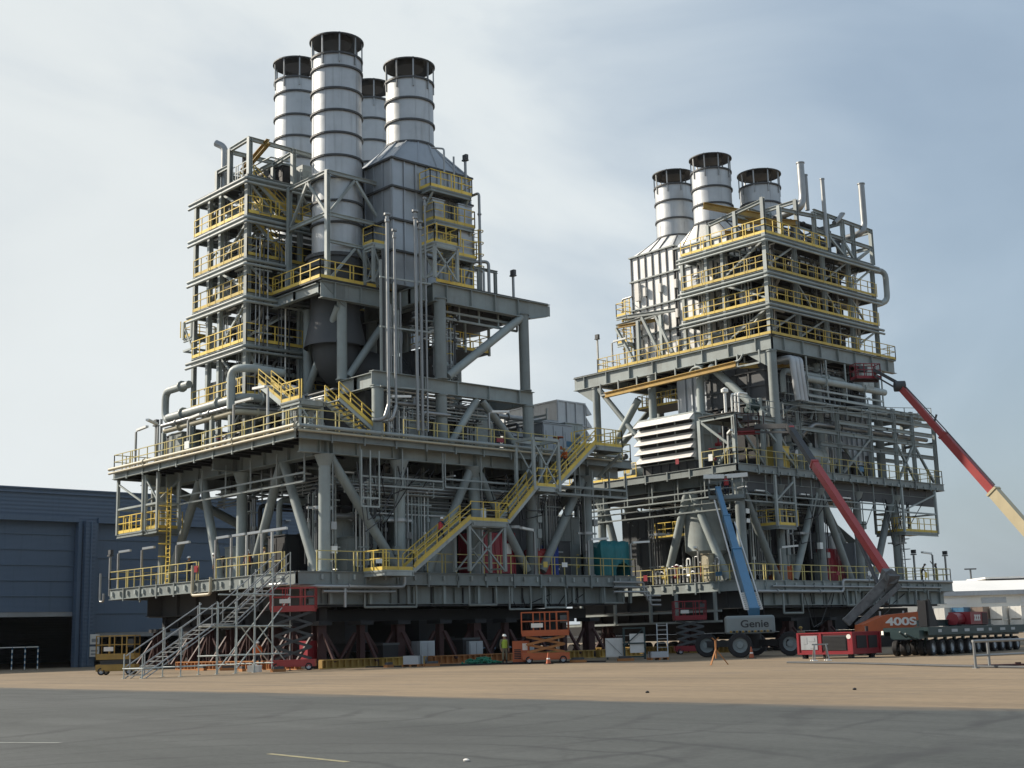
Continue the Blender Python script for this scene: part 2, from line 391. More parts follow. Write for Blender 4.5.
def stack(p, x, y, zb, zt, r, rings, disc, base='alu'):
    b = MB(); b.lathe((x, y, 0), [(r, zb), (r, zt)], 40)
    b.lathe((x, y, 0), [(r-.06, zt), (r-.06, zt-2.)], 40); b.lathe((x, y, 0), [(r, zt), (r-.06, zt)], 40)
    # vertical sheet seams
    for k in range(9):
        t = 2*PI*k/9+.3
        b.bar((x+(r+.008)*math.cos(t), y+(r+.008)*math.sin(t), zb), (x+(r+.008)*math.cos(t), y+(r+.008)*math.sin(t), zt), .05, .03, up=(math.cos(t), math.sin(t), 0))
    s = b.build('exhaust_stack', base, p)
    g = MB()
    for z in list(rings)+[zt]: g.lathe((x, y, z), [(r+.004, -.07), (r+.13, -.07), (r+.13, .07), (r+.004, .07)], 40, False)
    g.build('stiffener_ring', 'dark', s)
    R = r*1.11; c = MB(); disc -= .28
    c.lathe((x, y, disc), [(R-.04, .0), (R, .0), (R, .09), (R-.04, .09), (R-.04, .0)], 40, False)
    c.lathe((x, y, disc), [(R-.04, .05), (r*.62, .34), (r*.6, -.1), (.02, -.12)], 40)
    c.lathe((x, y, disc), [(R-.04, .085), (.02, .75)], 40)
    c.build('rain_cap', 'dark', s)
    for k in range(9):
        a = 2*PI*k/9+.2; MB().bar((x+(r+.05)*math.cos(a), y+(r+.05)*math.sin(a), zt-.7), (x+(r+.05)*math.cos(a), y+(r+.05)*math.sin(a), disc+.16), .1, up=(math.cos(a), math.sin(a), 0)).build('cap_strut', 'galv', s)
    return s
def casing(p, x0, x1, y0, y1, z0, z1, cx, cy, r, zr, bands=(), m='duct', ribs=1.0):
    # ribbed rectangular boiler casing with a square-to-round hood
    b = MB(); b.bx(x0, y0, z0, x1, y1, z1)
    n = 40; per = []
    for i in range(n):
        t = 2*PI*i/n+PI/4; c, s = math.cos(t), math.sin(t); k = max(abs(c), abs(s))
        per.append(((x0+x1)/2+(x1-x0)/2*c/k, (y0+y1)/2+(y1-y0)/2*s/k, z1+.06))
    top = [(cx+r*math.cos(2*PI*i/n+PI/4), cy+r*math.sin(2*PI*i/n+PI/4), zr) for i in range(n)]
    b.add(per+top, [(i, (i+1) % n, n+(i+1) % n, n+i) for i in range(n)], True)
    k = b.build('boiler_casing', m, p)
    g = MB()
    for z in [z1]+list(bands):
        for a, c in (((x0, y0), (x1, y0)), ((x1, y0), (x1, y1)), ((x1, y1), (x0, y1)), ((x0, y1), (x0, y0))):
            d = V((c[0]-a[0], c[1]-a[1], 0)).normalized(); o = V((d.y, -d.x, 0))*.11
            g.bar((a[0]-d.x*.2+o.x, a[1]-d.y*.2+o.y, z), (c[0]+d.x*.0+o.x, c[1]+d.y*.0+o.y, z), .22, .13)
    g.build('stiffener_band', 'dark' if m == 'duct' else 'steel2', k)
    g = MB(); lv = sorted(list(bands)+[z0, z1])
    for za, zb in zip(lv[:-1], lv[1:]):
        nx = max(2, round((x1-x0)/ribs)); ny = max(2, round((y1-y0)/ribs))
        for i in range(nx+1):
            x = x0+(x1-x0)*i/nx
            for y in (y0-.06, y1+.06): g.bar((x, y, za+.08), (x, y, zb-.08), .09, .11)
        for i in range(ny+1):
            y = y0+(y1-y0)*i/ny
            for x in (x0-.06, x1+.06): g.bar((x, y, za+.08), (x, y, zb-.08), .11, .09)
    for i in range(0, n, 3): g.bar(V(per[i])+V((0, 0, .03)), V(top[i])+V((0, 0, .03)), .1)
    g.build('casing_rib', 'duct' if m == 'duct' else 'dark', k)
    return k

def tower(p, x0, x1, y0, y1, zb, levels, colx, coly, seed, over=.45, skirt=(), ext=0., back=True, cut=None):
    """storeyed walkway tower round a pipe-filled core: two visible faces are y0 and x1"""
    zt = levels[-1]
    for x in colx: post(p, x, y0+.1, zb, zt, .38 if x == colx[-1] else .3, 'steel2')
    for y in coly[1:]: post(p, x1-.1, y, zb, zt, .32, 'steel2')
    for x in (colx[0], (colx[0]+colx[-1])/2): post(p, x, y1-.2, zb, zt, .3)
    for i, z in enumerate(levels):
        b = MB(); w = 2.3
        b.bx(x0, y0, z-.07, x1, y0+w, z); b.bx(x1-w, y0+w+.003, z-.07, x1, y1, z); b.bx(x0, y1-1.5, z-.07, x1-w-.003, y1, z)
        b.build('walkway', 'grate', p)
        g = MB()
        for a, c in (((x0-ext, y0), (x1, y0)), ((x1, y0), (x1, y1)), ((x0, y1), (x1, y1)), ((x0, y0), (x0, y1))):
            g.ib((a[0], a[1], z-.3), (c[0], c[1], z-.3), .42, .2, .035)
        for k in range(int((x1-x0)/2)):
            x = x0+1+k*2; g.ib((x, y0+.12, z-.27), (x, y1-.12, z-.27), .3, .14, .03)
        g.build('floor_beam', 'steel', p)
        if i < len(levels)-1 or True:
            railing(p, [(x0+.1, y0-.05, z), (x1+.05, y0-.05, z), (x1+.05, y1-.1, z)], m='yellow', kick=.3, sp=1.15) if z < zt-.1 else None
        # paired service pipes wrapped round the outside below each floor
        for k, (o, dz, R) in enumerate(((over, -.5, .12), (over+.05, -.84, .1))):
            pipe(p, [(x0-ext, y0-o, z+dz), (x1+o, y0-o, z+dz), (x1+o, y1+.2, z+dz)], R, 'steel2' if k else 'steel', False)
    for za, zc in zip([zb]+levels[:-1], levels):
        h = zc-za; k = (levels.index(zc)) % 2
        xs = colx; a = xs[-2] if len(xs) > 2 else xs[0]
        q = [(a, y0+.15, zc-.5), (xs[-1], y0+.15, za+.2)]; q = q if k else [(a, y0+.15, za+.2), (xs[-1], y0+.15, zc-.5)]
        strut(p, *q, w=.16)
        for ya, yc in zip(coly[:-1], coly[1:]):
            q = [(x1-.15, ya, zc-.5), (x1-.15, (ya+yc)/2, za+.3)] if k else [(x1-.15, ya+.1, za+.3), (x1-.15, yc, zc-.5)]
            if rnd.random() < .8: strut(p, *q, w=.15)
        # core: equipment box, interior shade put into its near-black colour, then pipes
        r = random.Random(seed+int(zc*10))
        if not (cut and zc > cut):
            b = MB(); bx0 = x0+1.7+r.uniform(0, .5); by0 = y0+2.3
            b.bx(bx0, by0, za+.05, x1-2.6, y1-1.8, zc-.6)
            for n in range(int((x1-2.6-bx0)/.8)):
                xx = bx0+.4+n*.8; b.bx(xx, by0-.1, za+.1, xx+.09, by0-.003, zc-.65)
            for n in range(int((y1-1.8-by0)/.9)):
                yy = by0+.4+n*.9; b.bx(x1-2.597, yy, za+.1, x1-2.5, yy+.09, zc-.65)
            b.build('casing_fill_box', r.choice(['shade', 'dark', 'shade']), p)
        for n in range(5):
            R = r.choice([.07, .1, .14, .2]); z = za+r.uniform(.8, h-.9)
            if r.random() < .5: y = y0+r.uniform(.5, 2.4); pipe(p, [(x0+r.uniform(0, 2), y, za+.1), (x0+r.uniform(2, 3), y, z), (x1-r.uniform(.6, 3), y, z), (x1-r.uniform(.4, .6), y, zc-.1)], R, r.choice(['galv', 'steel2', 'dark']))
            else: x = x1-r.uniform(.5, 2.4); pipe(p, [(x, y0+r.uniform(.6, 2), za+.1), (x, y0+r.uniform(2, 3), z), (x, y1-r.uniform(1, 3), z), (x, y1-.8, zc-.1)], R, r.choice(['galv', 'steel2', 'dark']))
        cabinet(p, x0+r.uniform(.5, (x1-x0)*.6), y0+.9, za, r.uniform(.6, 1.4), .5, r.uniform(1.1, 1.9), r.choice(['steel2', 'white', 'duct']), r)
        fixture(p, (x0+r.uniform(1, x1-x0-1), y0+.6, zc-.55), (1, 0)); fixture(p, (x1-.6, y0+r.uniform(1, y1-y0-1), zc-.55), (0, 1))
SUN_E, SKY_S, EXPO, HAZE = 5.0, .1, .25, .00005
# ================================================================== LEFT MODULE (local = world; origin under the corner column)
def common_base(m, x0, x1, y0, y1, zl, zm, cols, braces, seed):
    deckplate(m, x0, x1, y0, y1, zl, edge=.8); deckplate(m, x0, x1, y0, y1, zm, edge=.62)
    for x, y, r in cols: column(m, x, y, zl+.01, zm-1.35, r)
    for a, c, r in braces: brace(m, a, c, r)
    xs = sorted({c[0] for c in cols}); ys = sorted({c[1] for c in cols})
    for y in ys:
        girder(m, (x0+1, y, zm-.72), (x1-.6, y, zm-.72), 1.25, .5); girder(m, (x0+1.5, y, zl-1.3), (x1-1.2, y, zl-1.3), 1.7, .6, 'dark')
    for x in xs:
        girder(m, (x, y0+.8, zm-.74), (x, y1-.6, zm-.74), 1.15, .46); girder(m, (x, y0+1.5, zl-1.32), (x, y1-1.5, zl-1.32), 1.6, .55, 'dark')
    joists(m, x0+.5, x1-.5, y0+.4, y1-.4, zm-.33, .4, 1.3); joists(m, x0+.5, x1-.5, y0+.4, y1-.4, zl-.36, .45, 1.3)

Lm = thing('process_module', 'larger steel process module on the left with four tall silver exhaust stacks', 'process module')
x0, x1, y0, y1, zl, zm = -24., 1., -2.7, 27.5, 5.87, 14.6
tz = zm-1.35
cols = [(0, 0, .38), (-10.6, .4, .36), (-20.9, 0, .4), (0, 5.9, .38), (0, 12.4, .4), (0, 17.7, .4), (0, 23.4, .38),
        (-10.6, 12.4, .4), (-20.9, 12.4, .4), (-10.6, 23.4, .4), (-20.9, 23.4, .4)]
br = [((-5, 0, tz), (-8.6, 0, zl+.05), .31), ((-4.7, 0, tz), (-.9, 0, zl+.05), .31), ((-15.7, 0, tz), (-20.2, 0, zl+.05), .31), ((-15.3, 0, tz), (-12.7, 0, zl+.05), .31),
      ((0, .4, tz-.1), (0, 5.5, zl+.5), .31), ((0, 12.1, tz-.2), (0, 8.2, zl+.05), .3), ((0, 12.7, tz-.2), (0, 17.2, zl+.3), .3), ((0, 23.1, tz-.1), (0, 18.6, zl+.3), .32),
      ((-20.9, .4, tz), (-14.5, 12.2, zl+.05), .33), ((-10.6, 12.7, tz), (-10.6, 23, zl+.1), .3), ((-.4, 23.4, tz), (-9.8, 23.4, zl+.1), .32), ((-20.5, 23.4, tz), (-11.2, 23.4, zl+.1), .32), ((-20.9, 12.8, tz), (-20.9, 22.9, zl+.1), .3),
      ((-20.4, 12.4, tz), (-11.2, 12.4, zl+.1), .3)]
common_base(Lm, x0, x1, y0, y1, zl, zm, cols, br, 1)
# deck edge pipes and racks
for z, R, m_ in ((14.72, .12, 'cream'), (14.42, .09, 'cream')): pipe(Lm, [(-24, -3.0, z), (1.2, -3.0, z)], R, m_)
for z, R, m_ in ((14.72, .12, 'steel2'), (14.42, .08, 'cream')): pipe(Lm, [(1.3, -2.8, z), (1.3, 26, z)], R, m_)
for a, c, d in (((-17, -.9, 13.7), (-.9, -.9, 13.7), 2.1), ((.75, 2.2, 13.9), (.75, 9, 13.9), 2.5), ((.75, 9.2, 13.9), (.75, 22, 13.9), 2.3)):
    hanger(Lm, a, c, d, 3.1, w=.1)
hanger(Lm, (.9, 2.2, 13.6), (.9, 3.6, 13.6), 3.6, 1.4, w=.1); hanger(Lm, (.9, 19.5, 13.6), (.9, 26.8, 13.6), 1.9, 1.8)
# lower-deck railings (cream-yellow), left face with two gaps
railing(Lm, [(-24, 4, zl), (-24, -2.65, zl), (-11.2, -2.65, zl)], kick=0, m='rail'); railing(Lm, [(-8.6, -2.65, zl), (-.7, -2.65, zl)], kick=0, m='rail')
railing(Lm, [(.95, -1.2, zl), (.95, 4.3, zl)], kick=0, m='rail'); railing(Lm, [(.95, 6.2, zl), (.95, 16, zl)], kick=0, m='rail'); railing(Lm, [(.95, 16.2, zl), (.95, 27.4, zl), (-6, 27.4, zl)], kick=0, m='rail')
railing(Lm, [(-24, 6, zm), (-24, -2.6, zm), (.95, -2.6, zm), (.95, 1.6, zm)], kick=0, m='rail')
railing(Lm, [(.95, 5.6, zm), (.95, 19.6, zm)], kick=0, m='rail'); railing(Lm, [(.95, 23.8, zm), (.95, 27.4, zm), (-8, 27.4, zm)], kick=0, m='rail')
# brackets and bolts on the lower-deck fascia
for i in range(20): MB().bx(-23.4+i*1.2, -2.86, zl-.55, -23.2+i*1.2, -2.7, zl-.25).build('fascia_bracket', 'steel2', Lm)
for i in range(24): MB().bx(1.02, -1+i*1.2, zl-.5, 1.16, -.86+i*1.2, zl-.2).build('fascia_bracket', 'steel2', Lm)
pipe(Lm, [(-24.3, -3, zl-.3), (-24.3, -3, zl-.9), (-24.9, -3, zl-.9), (-24.9, -3, zl+1.2)], .08, 'galv')
pipe(Lm, [(-11.1, -3, zl+1), (-11.1, -3, zl-1.0), (-8.7, -3, zl-1.0), (-8.7, -3, zl+.1)], .1, 'cream')
pipe(Lm, [(-1.5, -2.95, zl-.75), (-.2, -2.95, zl-.75), (1.35, -1, zl-.95), (1.35, 5.2, zl-.95), (1.35, 5.2, zl-.1)], .12, 'galv')
pipe(Lm, [(1.3, -1, zl-1.25), (1.3, 4.5, zl-1.25)], .1, 'galv'); pipe(Lm, [(1.35, .6, zl-.95), (1.35, .6, zl-2.2)], .09, 'galv')
for ya, yb, d in ((2.4, 6.5, 2.2), (11, 13.4, 2.1), (14.6, 16.6, 2.4), (18, 20, 2.3), (24, 26, 2.)):
    MB().path([(.9, ya, zl-.8), (.9, ya, zl-d), (.9, yb, zl-d), (.9, yb, zl-.8)], .07, 6, .02).build('pipe_support', 'steel2', Lm)
for y in range(0, 28, 3): MB().bx(.55, y-.1, zl-2.0, .75, y+.1, zl-.82).build('fascia_post', 'steel', Lm)
# under-deck plate girders below the fascia; left-face one near-black, shade put into its colour
girder(Lm, (.1, -1.2, zl-1.42), (.1, 27, zl-1.42), 1.15, .5, 'steel', 1.8); girder(Lm, (-22, .6, zl-1.95), (-.6, .6, zl-1.95), 2.1, .5, 'shade', 1.8)
# stairs on the right face
stair(Lm, (2.0, 4.6, 5.87), (2.0, 9.4, 9.2), 1.1, (1, 0)); stair(Lm, (2.0, 12.7, 9.2), (2.0, 15.5, 11.8), 1.1, (1, 0)); stair(Lm, (2.0, 17.3, 11.8), (2.0, 21.4, 15.1), 1.1, (1, 0))
def landing(m, x0, x1, y0, y1, z, rails, legs=None, kick=.25):
    b = MB(); b.bx(x0, y0, z-.08, x1, y1, z); b.ib((x0, y0+.1, z-.22), (x1, y0+.1, z-.22), .26, .16); b.ib((x0, y1-.1, z-.22), (x1, y1-.1, z-.22), .26, .16); b.bar((x1-.06, y0+.19, z-.22), (x1-.06, y1-.19, z-.22), .1, .26)
    b.build('stair_landing', 'steel2', m)
    for q in rails: railing(m, [(a, c, z) for a, c in q], kick=kick, sp=1.)
    if legs:
        zl_, xs, ys = legs; b = MB()
        for x in xs:
            for y in ys: b.bar((x, y, zl_), (x, y, z-.36), .2)
        for x in xs:
            h = (z-.36-zl_); n = max(1, round(h/2))
            for i in range(n):
                za, zb = zl_+h*i/n, zl_+h*(i+1)/n
                b.bar((x, ys[0], za), (x, ys[-1], zb), .1); b.bar((x, ys[-1], za), (x, ys[0], zb), .1); b.bar((x, ys[0], zb), (x, ys[-1], zb), .12)
        for y in ys: b.bar((xs[0], y, z-.5), (xs[-1], y, z-.5), .12); b.bar((xs[0], y, zl_+.2), (xs[-1], y, zl_+.2), .1)
        b.build('stair_tower', 'steel2', m)
landing(Lm, 1.0, 3.2, 2.2, 4.6, 5.87, [[(3.1, 2.2), (3.1, 4.6)], [(1.05, 2.25), (3.1, 2.25)]])
landing(Lm, 1.02, 3.15, 9.4, 12.7, 9.2, [[(3.1, 9.4), (3.1, 12.7)]], (5.9, (1.5, 3.0), (9.3, 12.4)))
landing(Lm, 1.02, 3.15, 15.5, 17.3, 11.8, [[(3.1, 15.5), (3.1, 17.3)]])
b = MB()
for x in (1.3, 3.1):
    for y in (15.2, 17.6): b.bar((x, y, 11.5), (x, y, 15.0), .2)
    b.bar((x, 15.2, 11.6), (x, 17.6, 14.9), .1); b.bar((x, 17.6, 11.6), (x, 15.2, 14.9), .1)
for y in (15.2, 17.6): b.bar((1.0, y, 15.1), (3.1, y, 15.1), .2)
for x in (1.3, 3.1): b.bar((x, 15.3, 15.1), (x, 17.5, 15.1), .2)
b.build('stair_tower', 'steel2', Lm)
landing(Lm, .8, 3.2, 21.4, 24.2, 15.1, [[(3.15, 21.4), (3.15, 24.15), (.85, 24.15)], [(3.1, 21.45), (.9, 21.45)]], kick=.4)
for q in ([(3.1, 21.6), (.9, 21.6)], ): pass
strut(Lm, (2.0, 21.5, 14.7), (.8, 18.5, 12.4)); strut(Lm, (3.1, 24, 14.6), (.8, 24, 13.2))
# short stairs on the mid deck corner
landing(Lm, -3.8, -1.6, -.9, 1.2, 17.0, [[(-3.7, -.85), (-1.6, -.85)]], (14.62, (-3.6, -1.8), (-.7, 1.0)), .3)
stair(Lm, (-1.7, 4.8, 14.62), (-1.7, 1.2, 17.0), 1.6, (1, 0)); stair(Lm, (-3.8, -.8, 17.0), (-6.6, -.8, 18.7), 1.0, (0, 1), kick=.1)
# hanging access platform at far left below the mid deck
def hung(m, x0, x1, y0, y1, z, ztop, kick=.35, xtra=True):
    b = MB(); b.bx(x0, y0, z-.1, x1, y1, z); b.ib((x0, y0, z-.22), (x1, y0, z-.22), .24, .14); b.ib((x1, y0+.08, z-.22), (x1, y1, z-.22), .24, .14)
    b.build('hanging_platform', 'steel', m)
    railing(m, [(x0, y1, z), (x0, y0, z), (x1, y0, z), (x1, y1, z)], kick=kick, sp=1.1)
    for x in (x0, x1):
        for y in (y0, y1): MB().bar((x, y, z-.1), (x, y, ztop), .2).build('platform_hanger', 'steel2', m)
    b = MB()
    b.bar((x0, y0, ztop-.3), (x1, y0, ztop-2), .12); b.bar((x1, y0, ztop-2.1), (x1, y1, ztop-.4), .12)
    for x in (x0, x1): b.bar((x, y0, ztop-2.2), (x, y1, ztop-2.2), .14)
    for y in (y0, y1): b.bar((x0, y, ztop-2.2), (x1, y, ztop-2.2), .14)
    b.build('hanger_bracing', 'steel2', m)
hung(Lm, -23.6, -19.6, -2.4, .4, 9.9, 13.9)
hung(Lm, -19.4, -17.6, -2.3, -.6, 9.9, 13.9, .9)
def ladder(m, x, y, za, zb, d=(1, 0), m_='yellow', cage=True):
    b = MB(); dx, dy = d[0]*.28, d[1]*.28
    for s in (-1, 1): b.bar((x+s*dx, y+s*dy, za), (x+s*dx, y+s*dy, zb), .07)
    for i in range(int((zb-za)/.3)): b.bar((x-dx, y-dy, za+.15+i*.3), (x+dx, y+dy, za+.15+i*.3), .035)
    if cage:
        for i in range(int((zb-za-2)/.9)+1):
            z = za+2+i*.9
            if z > zb: break
            pts = [(x+d[0]*.4*math.cos(t)+d[1]*.75*math.sin(t), y-d[1]*.4*math.cos(t)-d[0]*.75*math.sin(t), z) for t in [PI*k/6 for k in range(7)]]
            for a, c in zip(pts[:-1], pts[1:]): b.bar(a, c, .05)
    b.build('ladder', m_, m)
ladder(Lm, -17.2, -1.6, zl, 12.8)
# lights
for x in (-20.8, -17.4): lamp(Lm, x, -2.5, zm, 2.6, (1, 0) if x < -20 else (.6, -.8))
flood(Lm, -17.7, -2.5, zm, 2.6); lamp(Lm, -6.9, -2.5, zm, 2.6, (1, .2)); lamp(Lm, -2.7, -2.5, zm, 3.1, (-1, 0)); lamp(Lm, -13, -2.5, zm, 2.4, (1, 0)); flood(Lm, -4.4, 1, zm, 3.2)
for x in (-23.0, -19.3, -14.2, -8.9, -6.9, -5.0, -3.2, -2.0): lamp(Lm, x, -2.55, zl, 2.55, (.55, .3), .5)
flood(Lm, -24.2, -2.6, zl-.5, 2.9); lamp(Lm, .8, 4.5, zm, 2.6, (.2, .9)); lamp(Lm, .8, 13.2, zm, 2.4, (.2, .9)); lamp(Lm, .8, 22.6, zl, 2.5, (.3, .9)); flood(Lm, 0, 16.6, 25.9, 1.7); lamp(Lm, .7, 27.2, zl, 2.4, (.3, .9)); lamp(Lm, .7, 12.4, zl, 3.4, (.2, -.9)); lamp(Lm, .7, 17.3, zl, 3.0, (.2, -.9))
for q in ((-.5, 0, 9.9), (0, 5.9, 9.3), (0, 16, 9.2), (0, 23.3, 9.0)): b = MB(); b.bar(V(q)-V((.1, .9, 0)), V(q)+V((.1, .9, 0)), .14); b.tb(V(q)-V((0, 0, .1)), V(q)+V((0, 0, .1)), .48, 12); b.build('pipe_clamp', 'galv', Lm)
# machinery on the lower deck
clutter(Lm, -19, -1.6, 2.4, 26, zl, zm-1.2, 11, 11, 3, 22, 4, 8, 8)
clutter(Lm, -9, -.9, .9, 12, zl, zm-1.2, 12, 6, 2, 18, 3, 5, 5); clutter(Lm, -8, -.9, 13, 26, zl, zm-1.2, 13, 6, 2, 14, 2, 5, 4)
for x, y, sx, sy, sz, mm in ((-5, 7, 3.2, 4.6, 5.4, 'steel'), (-6, 14, 4.4, 5, 5, 'dark'), (-13, 9, 6, 7, 6.0, 'dark'), (-5.2, 2.2, 2.2, 2.4, 3.6, 'steel2'), (-9.2, 18.5, 5, 5, 5.5, 'dark'), (-4.4, 20, 3, 4, 4.4, 'steel'), (-3.2, 9.8, 1.6, 2.2, 4.2, 'steel2')):
    cabinet(Lm, x, y, zl, sx, sy, sz, mm)
# ---- mid tier: intermediate frame and its columns
gz = 19.1
girder(Lm, (0, 3.7, gz-.5), (0, 18.2, gz-.5), 1.0, .5); girder(Lm, (-4.4, 4.2, gz-.52), (-.27, 4.2, gz-.52), .98, .5)
for y, z1_ in ((4.2, gz-1.0), (9.6, gz-1.0), (17.7, gz-1.0)): column(Lm, 0, y, zm+.01, z1_, .4)
for y in (9.6, 17.5): column(Lm, 0, y, gz+.01, 24.9, .42 if y < 10 else .38)
for y in (9.6, 17.7): column(Lm, -8, y, zm+.01, 24.9, .4)
girder(Lm, (-8, 4, gz-.5), (-8, 18.2, gz-.5), 1., .5); girder(Lm, (-7.7, 17.7, gz-.51), (-.3, 17.7, gz-.51), .95, .45)
column(Lm, -4.05, 4.2, gz+.01, 24.9, .36); column(Lm, -8.2, 4.2, zm+.01, 24.9, .36)
brace(Lm, (0, 17.3, 24.6), (0, 10.2, gz+.3), .3); brace(Lm, (-8, 10.4, 24.6), (-8, 17.4, gz+.3), .32); brace(Lm, (-4.05, 3.9, 24.3), (-7.9, 3.9, gz-.2), .26); brace(Lm, (-3.9, 8.3, 24.4), (-3.9, 4.6, gz+.3), .26)
brace(Lm, (0, 12.8, gz-1.1), (0, 10.3, zm+.1), .26); brace(Lm, (0, 13.3, gz-1.1), (0, 16.8, zm+.1), .26)
# ---- top deck: block B (toward camera) with its tapering cantilever and block A
girder(Lm, (0, 9.0, 25.25), (0, 18.0, 25.25), 1.3, .5); girder(Lm, (-8, 9.0, 25.25), (-8, 18.0, 25.25), 1.3, .5); girder(Lm, (-7.7, 9.3, 25.24), (-.3, 9.3, 25.24), 1.26, .5); girder(Lm, (-7.7, 17.7, 25.24), (-.3, 17.7, 25.24), 1.26, .5)
for x in (0, -8):
    b = MB(); b.prism([(18.0, 25.9), (20.0, 25.9), (20.0, 25.1), (18.0, 24.6)], 'x', x-.03, x+.03); b.bar((x, 18.0, 25.92), (x, 20.05, 25.92), .5, .05); b.bar((x, 20.0, 25.1), (x, 20.0, 25.88), .46, .05); b.bar((x, 18.0, 24.58), (x, 20.0, 25.07), .46, .04); b.build('cantilever_girder', 'steel', Lm)
MB().bx(-8, 9.6, 25.92, .2, 19.9, 26.0).build('deck_plate', 'grate', Lm); joists(Lm, -7, -.8, 9.5, 19.8, 25.6, .5, 1.3)
girder(Lm, (-3.7, 2.2, 25.2), (-3.7, 8.7, 25.2), 1.2, .5); girder(Lm, (-9.6, 2.2, 25.3), (-3.95, 2.2, 25.3), .7, .4); MB().bx(-9.6, 2.0, 25.83, -3.4, 9.2, 25.93).build('deck_plate', 'grate', Lm)
girder(Lm, (-3.5, 8.5, 25.2), (-.2, 8.5, 25.2), 1.2, .45)
b = MB(); b.prism([(2.2, 25.75), (4.2, 25.75), (4.2, 24.2)], 'x', -3.76, -3.64); b.build('gusset_plate', 'steel', Lm)
railing(Lm, [(-9.4, 2.0, 25.95), (-3.45, 2.0, 25.95), (-3.45, 8.2, 25.95)], kick=.35, sp=1.2)
railing(Lm, [(.2, 9.2, 26), (.2, 12.6, 26)], kick=.3, sp=1.)
# truss frame round stack 2
for x, y in ((-3.9, 2.9), (-3.9, 7.6), (-8.7, 2.9)): post(Lm, x, y, 25.95, 33.9, .3, 'steel2')
for z in (33.8, 30.75):
    b = MB()
    for a, c in (((-8.7, 2.9), (-3.9, 2.9)), ((-3.9, 2.9), (-3.9, 7.6))): b.ib((*a, z), (*c, z), .28, .2)
    b.build('frame_beam', 'steel2', Lm)
for a, c in (((-3.9, 5.2, 33.6), (-3.9, 3.1, 30.9)), ((-3.9, 5.3, 33.6), (-3.9, 7.5, 30.9)), ((-6.3, 2.9, 33.6), (-4.1, 2.9, 30.9)), ((-6.4, 2.9, 33.6), (-8.5, 2.9, 30.9)), ((-3.9, 5.2, 28.6), (-3.9, 3.2, 26.2)), ((-3.9, 5.4, 28.6), (-3.9, 7.4, 26.2))): strut(Lm, a, c, .17)
MB().ib((-3.9, 3.1, 28.8), (-3.9, 7.4, 28.8), .24, .2).build('frame_beam', 'steel2', Lm)
# exhaust duct under stack 2 and behind the mid tier
b = MB(); b.lathe((-6, 5, 0), [(1.9, 28.3), (2.0, 27.9), (2.0, 27.4), (1.7, 27.2), (1.75, 24), (2.2, 21.8)], 32); b.lathe((-6, 5, 0), [(1.95, 28.3), (2.12, 28.3), (2.12, 28.05), (1.95, 28.05)], 32, False); b.build('exhaust_duct', 'dark', Lm)
b = MB(); b.path([(-6, 5, 22.4), (-6, 5.2, 20.6), (-5.4, 9, 19.8), (-5.4, 10.6, 19.9)], 1.7, 20, 2); [b.tb((-5.4, 8.4+i*.7, 19.9), (-5.4, 8.5+i*.7, 19.9), 1.8, 20) for i in range(3)]; b.build('exhaust_duct', 'dark', Lm)
stack(Lm, -5.9, 5.1, 28.2, 43.2, 1.79, (42.2, 40.5, 38.85, 37.15, 35.45, 33.8, 32.1, 30.5), 44.9)
stack(Lm, -17.5, 9.3, 27, 46.5, 1.82, (45.3, 43.3, 41.5, 39.7, 37.9, 36.1, 34.3), 48.4)
stack(Lm, -4.5, 10.7, 37.3, 42.4, 1.76, (40.8, 39.1, 37.4), 44.1)
stack(Lm, -16, 15.6, 36, 45.9, 1.76, (44.1, 42.2, 40.3, 38.4), 47.7)
casing(Lm, -7.3, -2., 7.1, 14.3, 26.0, 35.2, -4.5, 10.7, 1.78, 37.4, (33.1, 30.7, 28.4), 'duct')
casing(Lm, -18.6, -13.2, 12.6, 18.6, 25, 34, -16, 15.6, 1.78, 36.2, (31, 28), 'duct')
# access platforms on the casing face
def side_platform(m, x, y0, y1, z, w=1.6, kick=.35):
    b = MB(); b.bx(x, y0, z-.08, x+w, y1, z); b.ib((x, y0+.1, z-.22), (x+w, y0+.1, z-.22), .24, .14); b.ib((x, y1-.1, z-.22), (x+w, y1-.1, z-.22), .24, .14); b.ib((x+w-.07, y0+.18, z-.22), (x+w-.07, y1-.18, z-.22), .24, .14); b.build('side_platform', 'steel', m)
    railing(m, [(x, y0, z), (x+w, y0, z), (x+w, y1, z), (x, y1, z)], kick=kick, sp=1.)
    for y in (y0+.3, y1-.3): strut(m, (x+w-.1, y, z-.35), (x, y, z-1.7), .12)
side_platform(Lm, -1.9, 9.5, 13.4, 33.3, 1.2); side_platform(Lm, -1.9, 9.8, 13.6, 30.9, 1.2); side_platform(Lm, -1.9, 11.2, 13.7, 28.6, 1.2)
landing(Lm, -.6, 1., 8.4, 10.6, 28.6, [[(-.6, 8.45), (.95, 8.45), (.95, 10.55), (-.6, 10.55)]], (26.02, (-.5, .9), (8.5, 10.5)), .4)
landing(Lm, -3.5, -2.3, 5.6, 6.9, 28.8, [[(-3.5, 5.65), (-2.35, 5.65), (-2.35, 6.85)]], (25.95, (-3.4, -2.4), (5.7, 6.8)), .4)
ladder(Lm, -1.0, 13.9, 26, 31, (0, 1)); ladder(Lm, -.1, 11.2, 26, 28.8, (0, 1), cage=False)
pipe(Lm, [(-1.8, 13.9, 33.6), (-.5, 13.9, 33.6), (-.5, 13.9, 26.2)], .1, 'galv'); pipe(Lm, [(-1, 13.4, 28.4), (-.2, 14.4, 28.4), (-.2, 14.4, 26.1)], .12, 'galv'); pipe(Lm, [(-1, 13.2, 27.7), (-.3, 14, 27.7), (-.3, 14, 26.1)], .09, 'galv')
for y in (13.6, 15.2): post(Lm, -.4, y, 26, 27.7, .2, 'steel2')
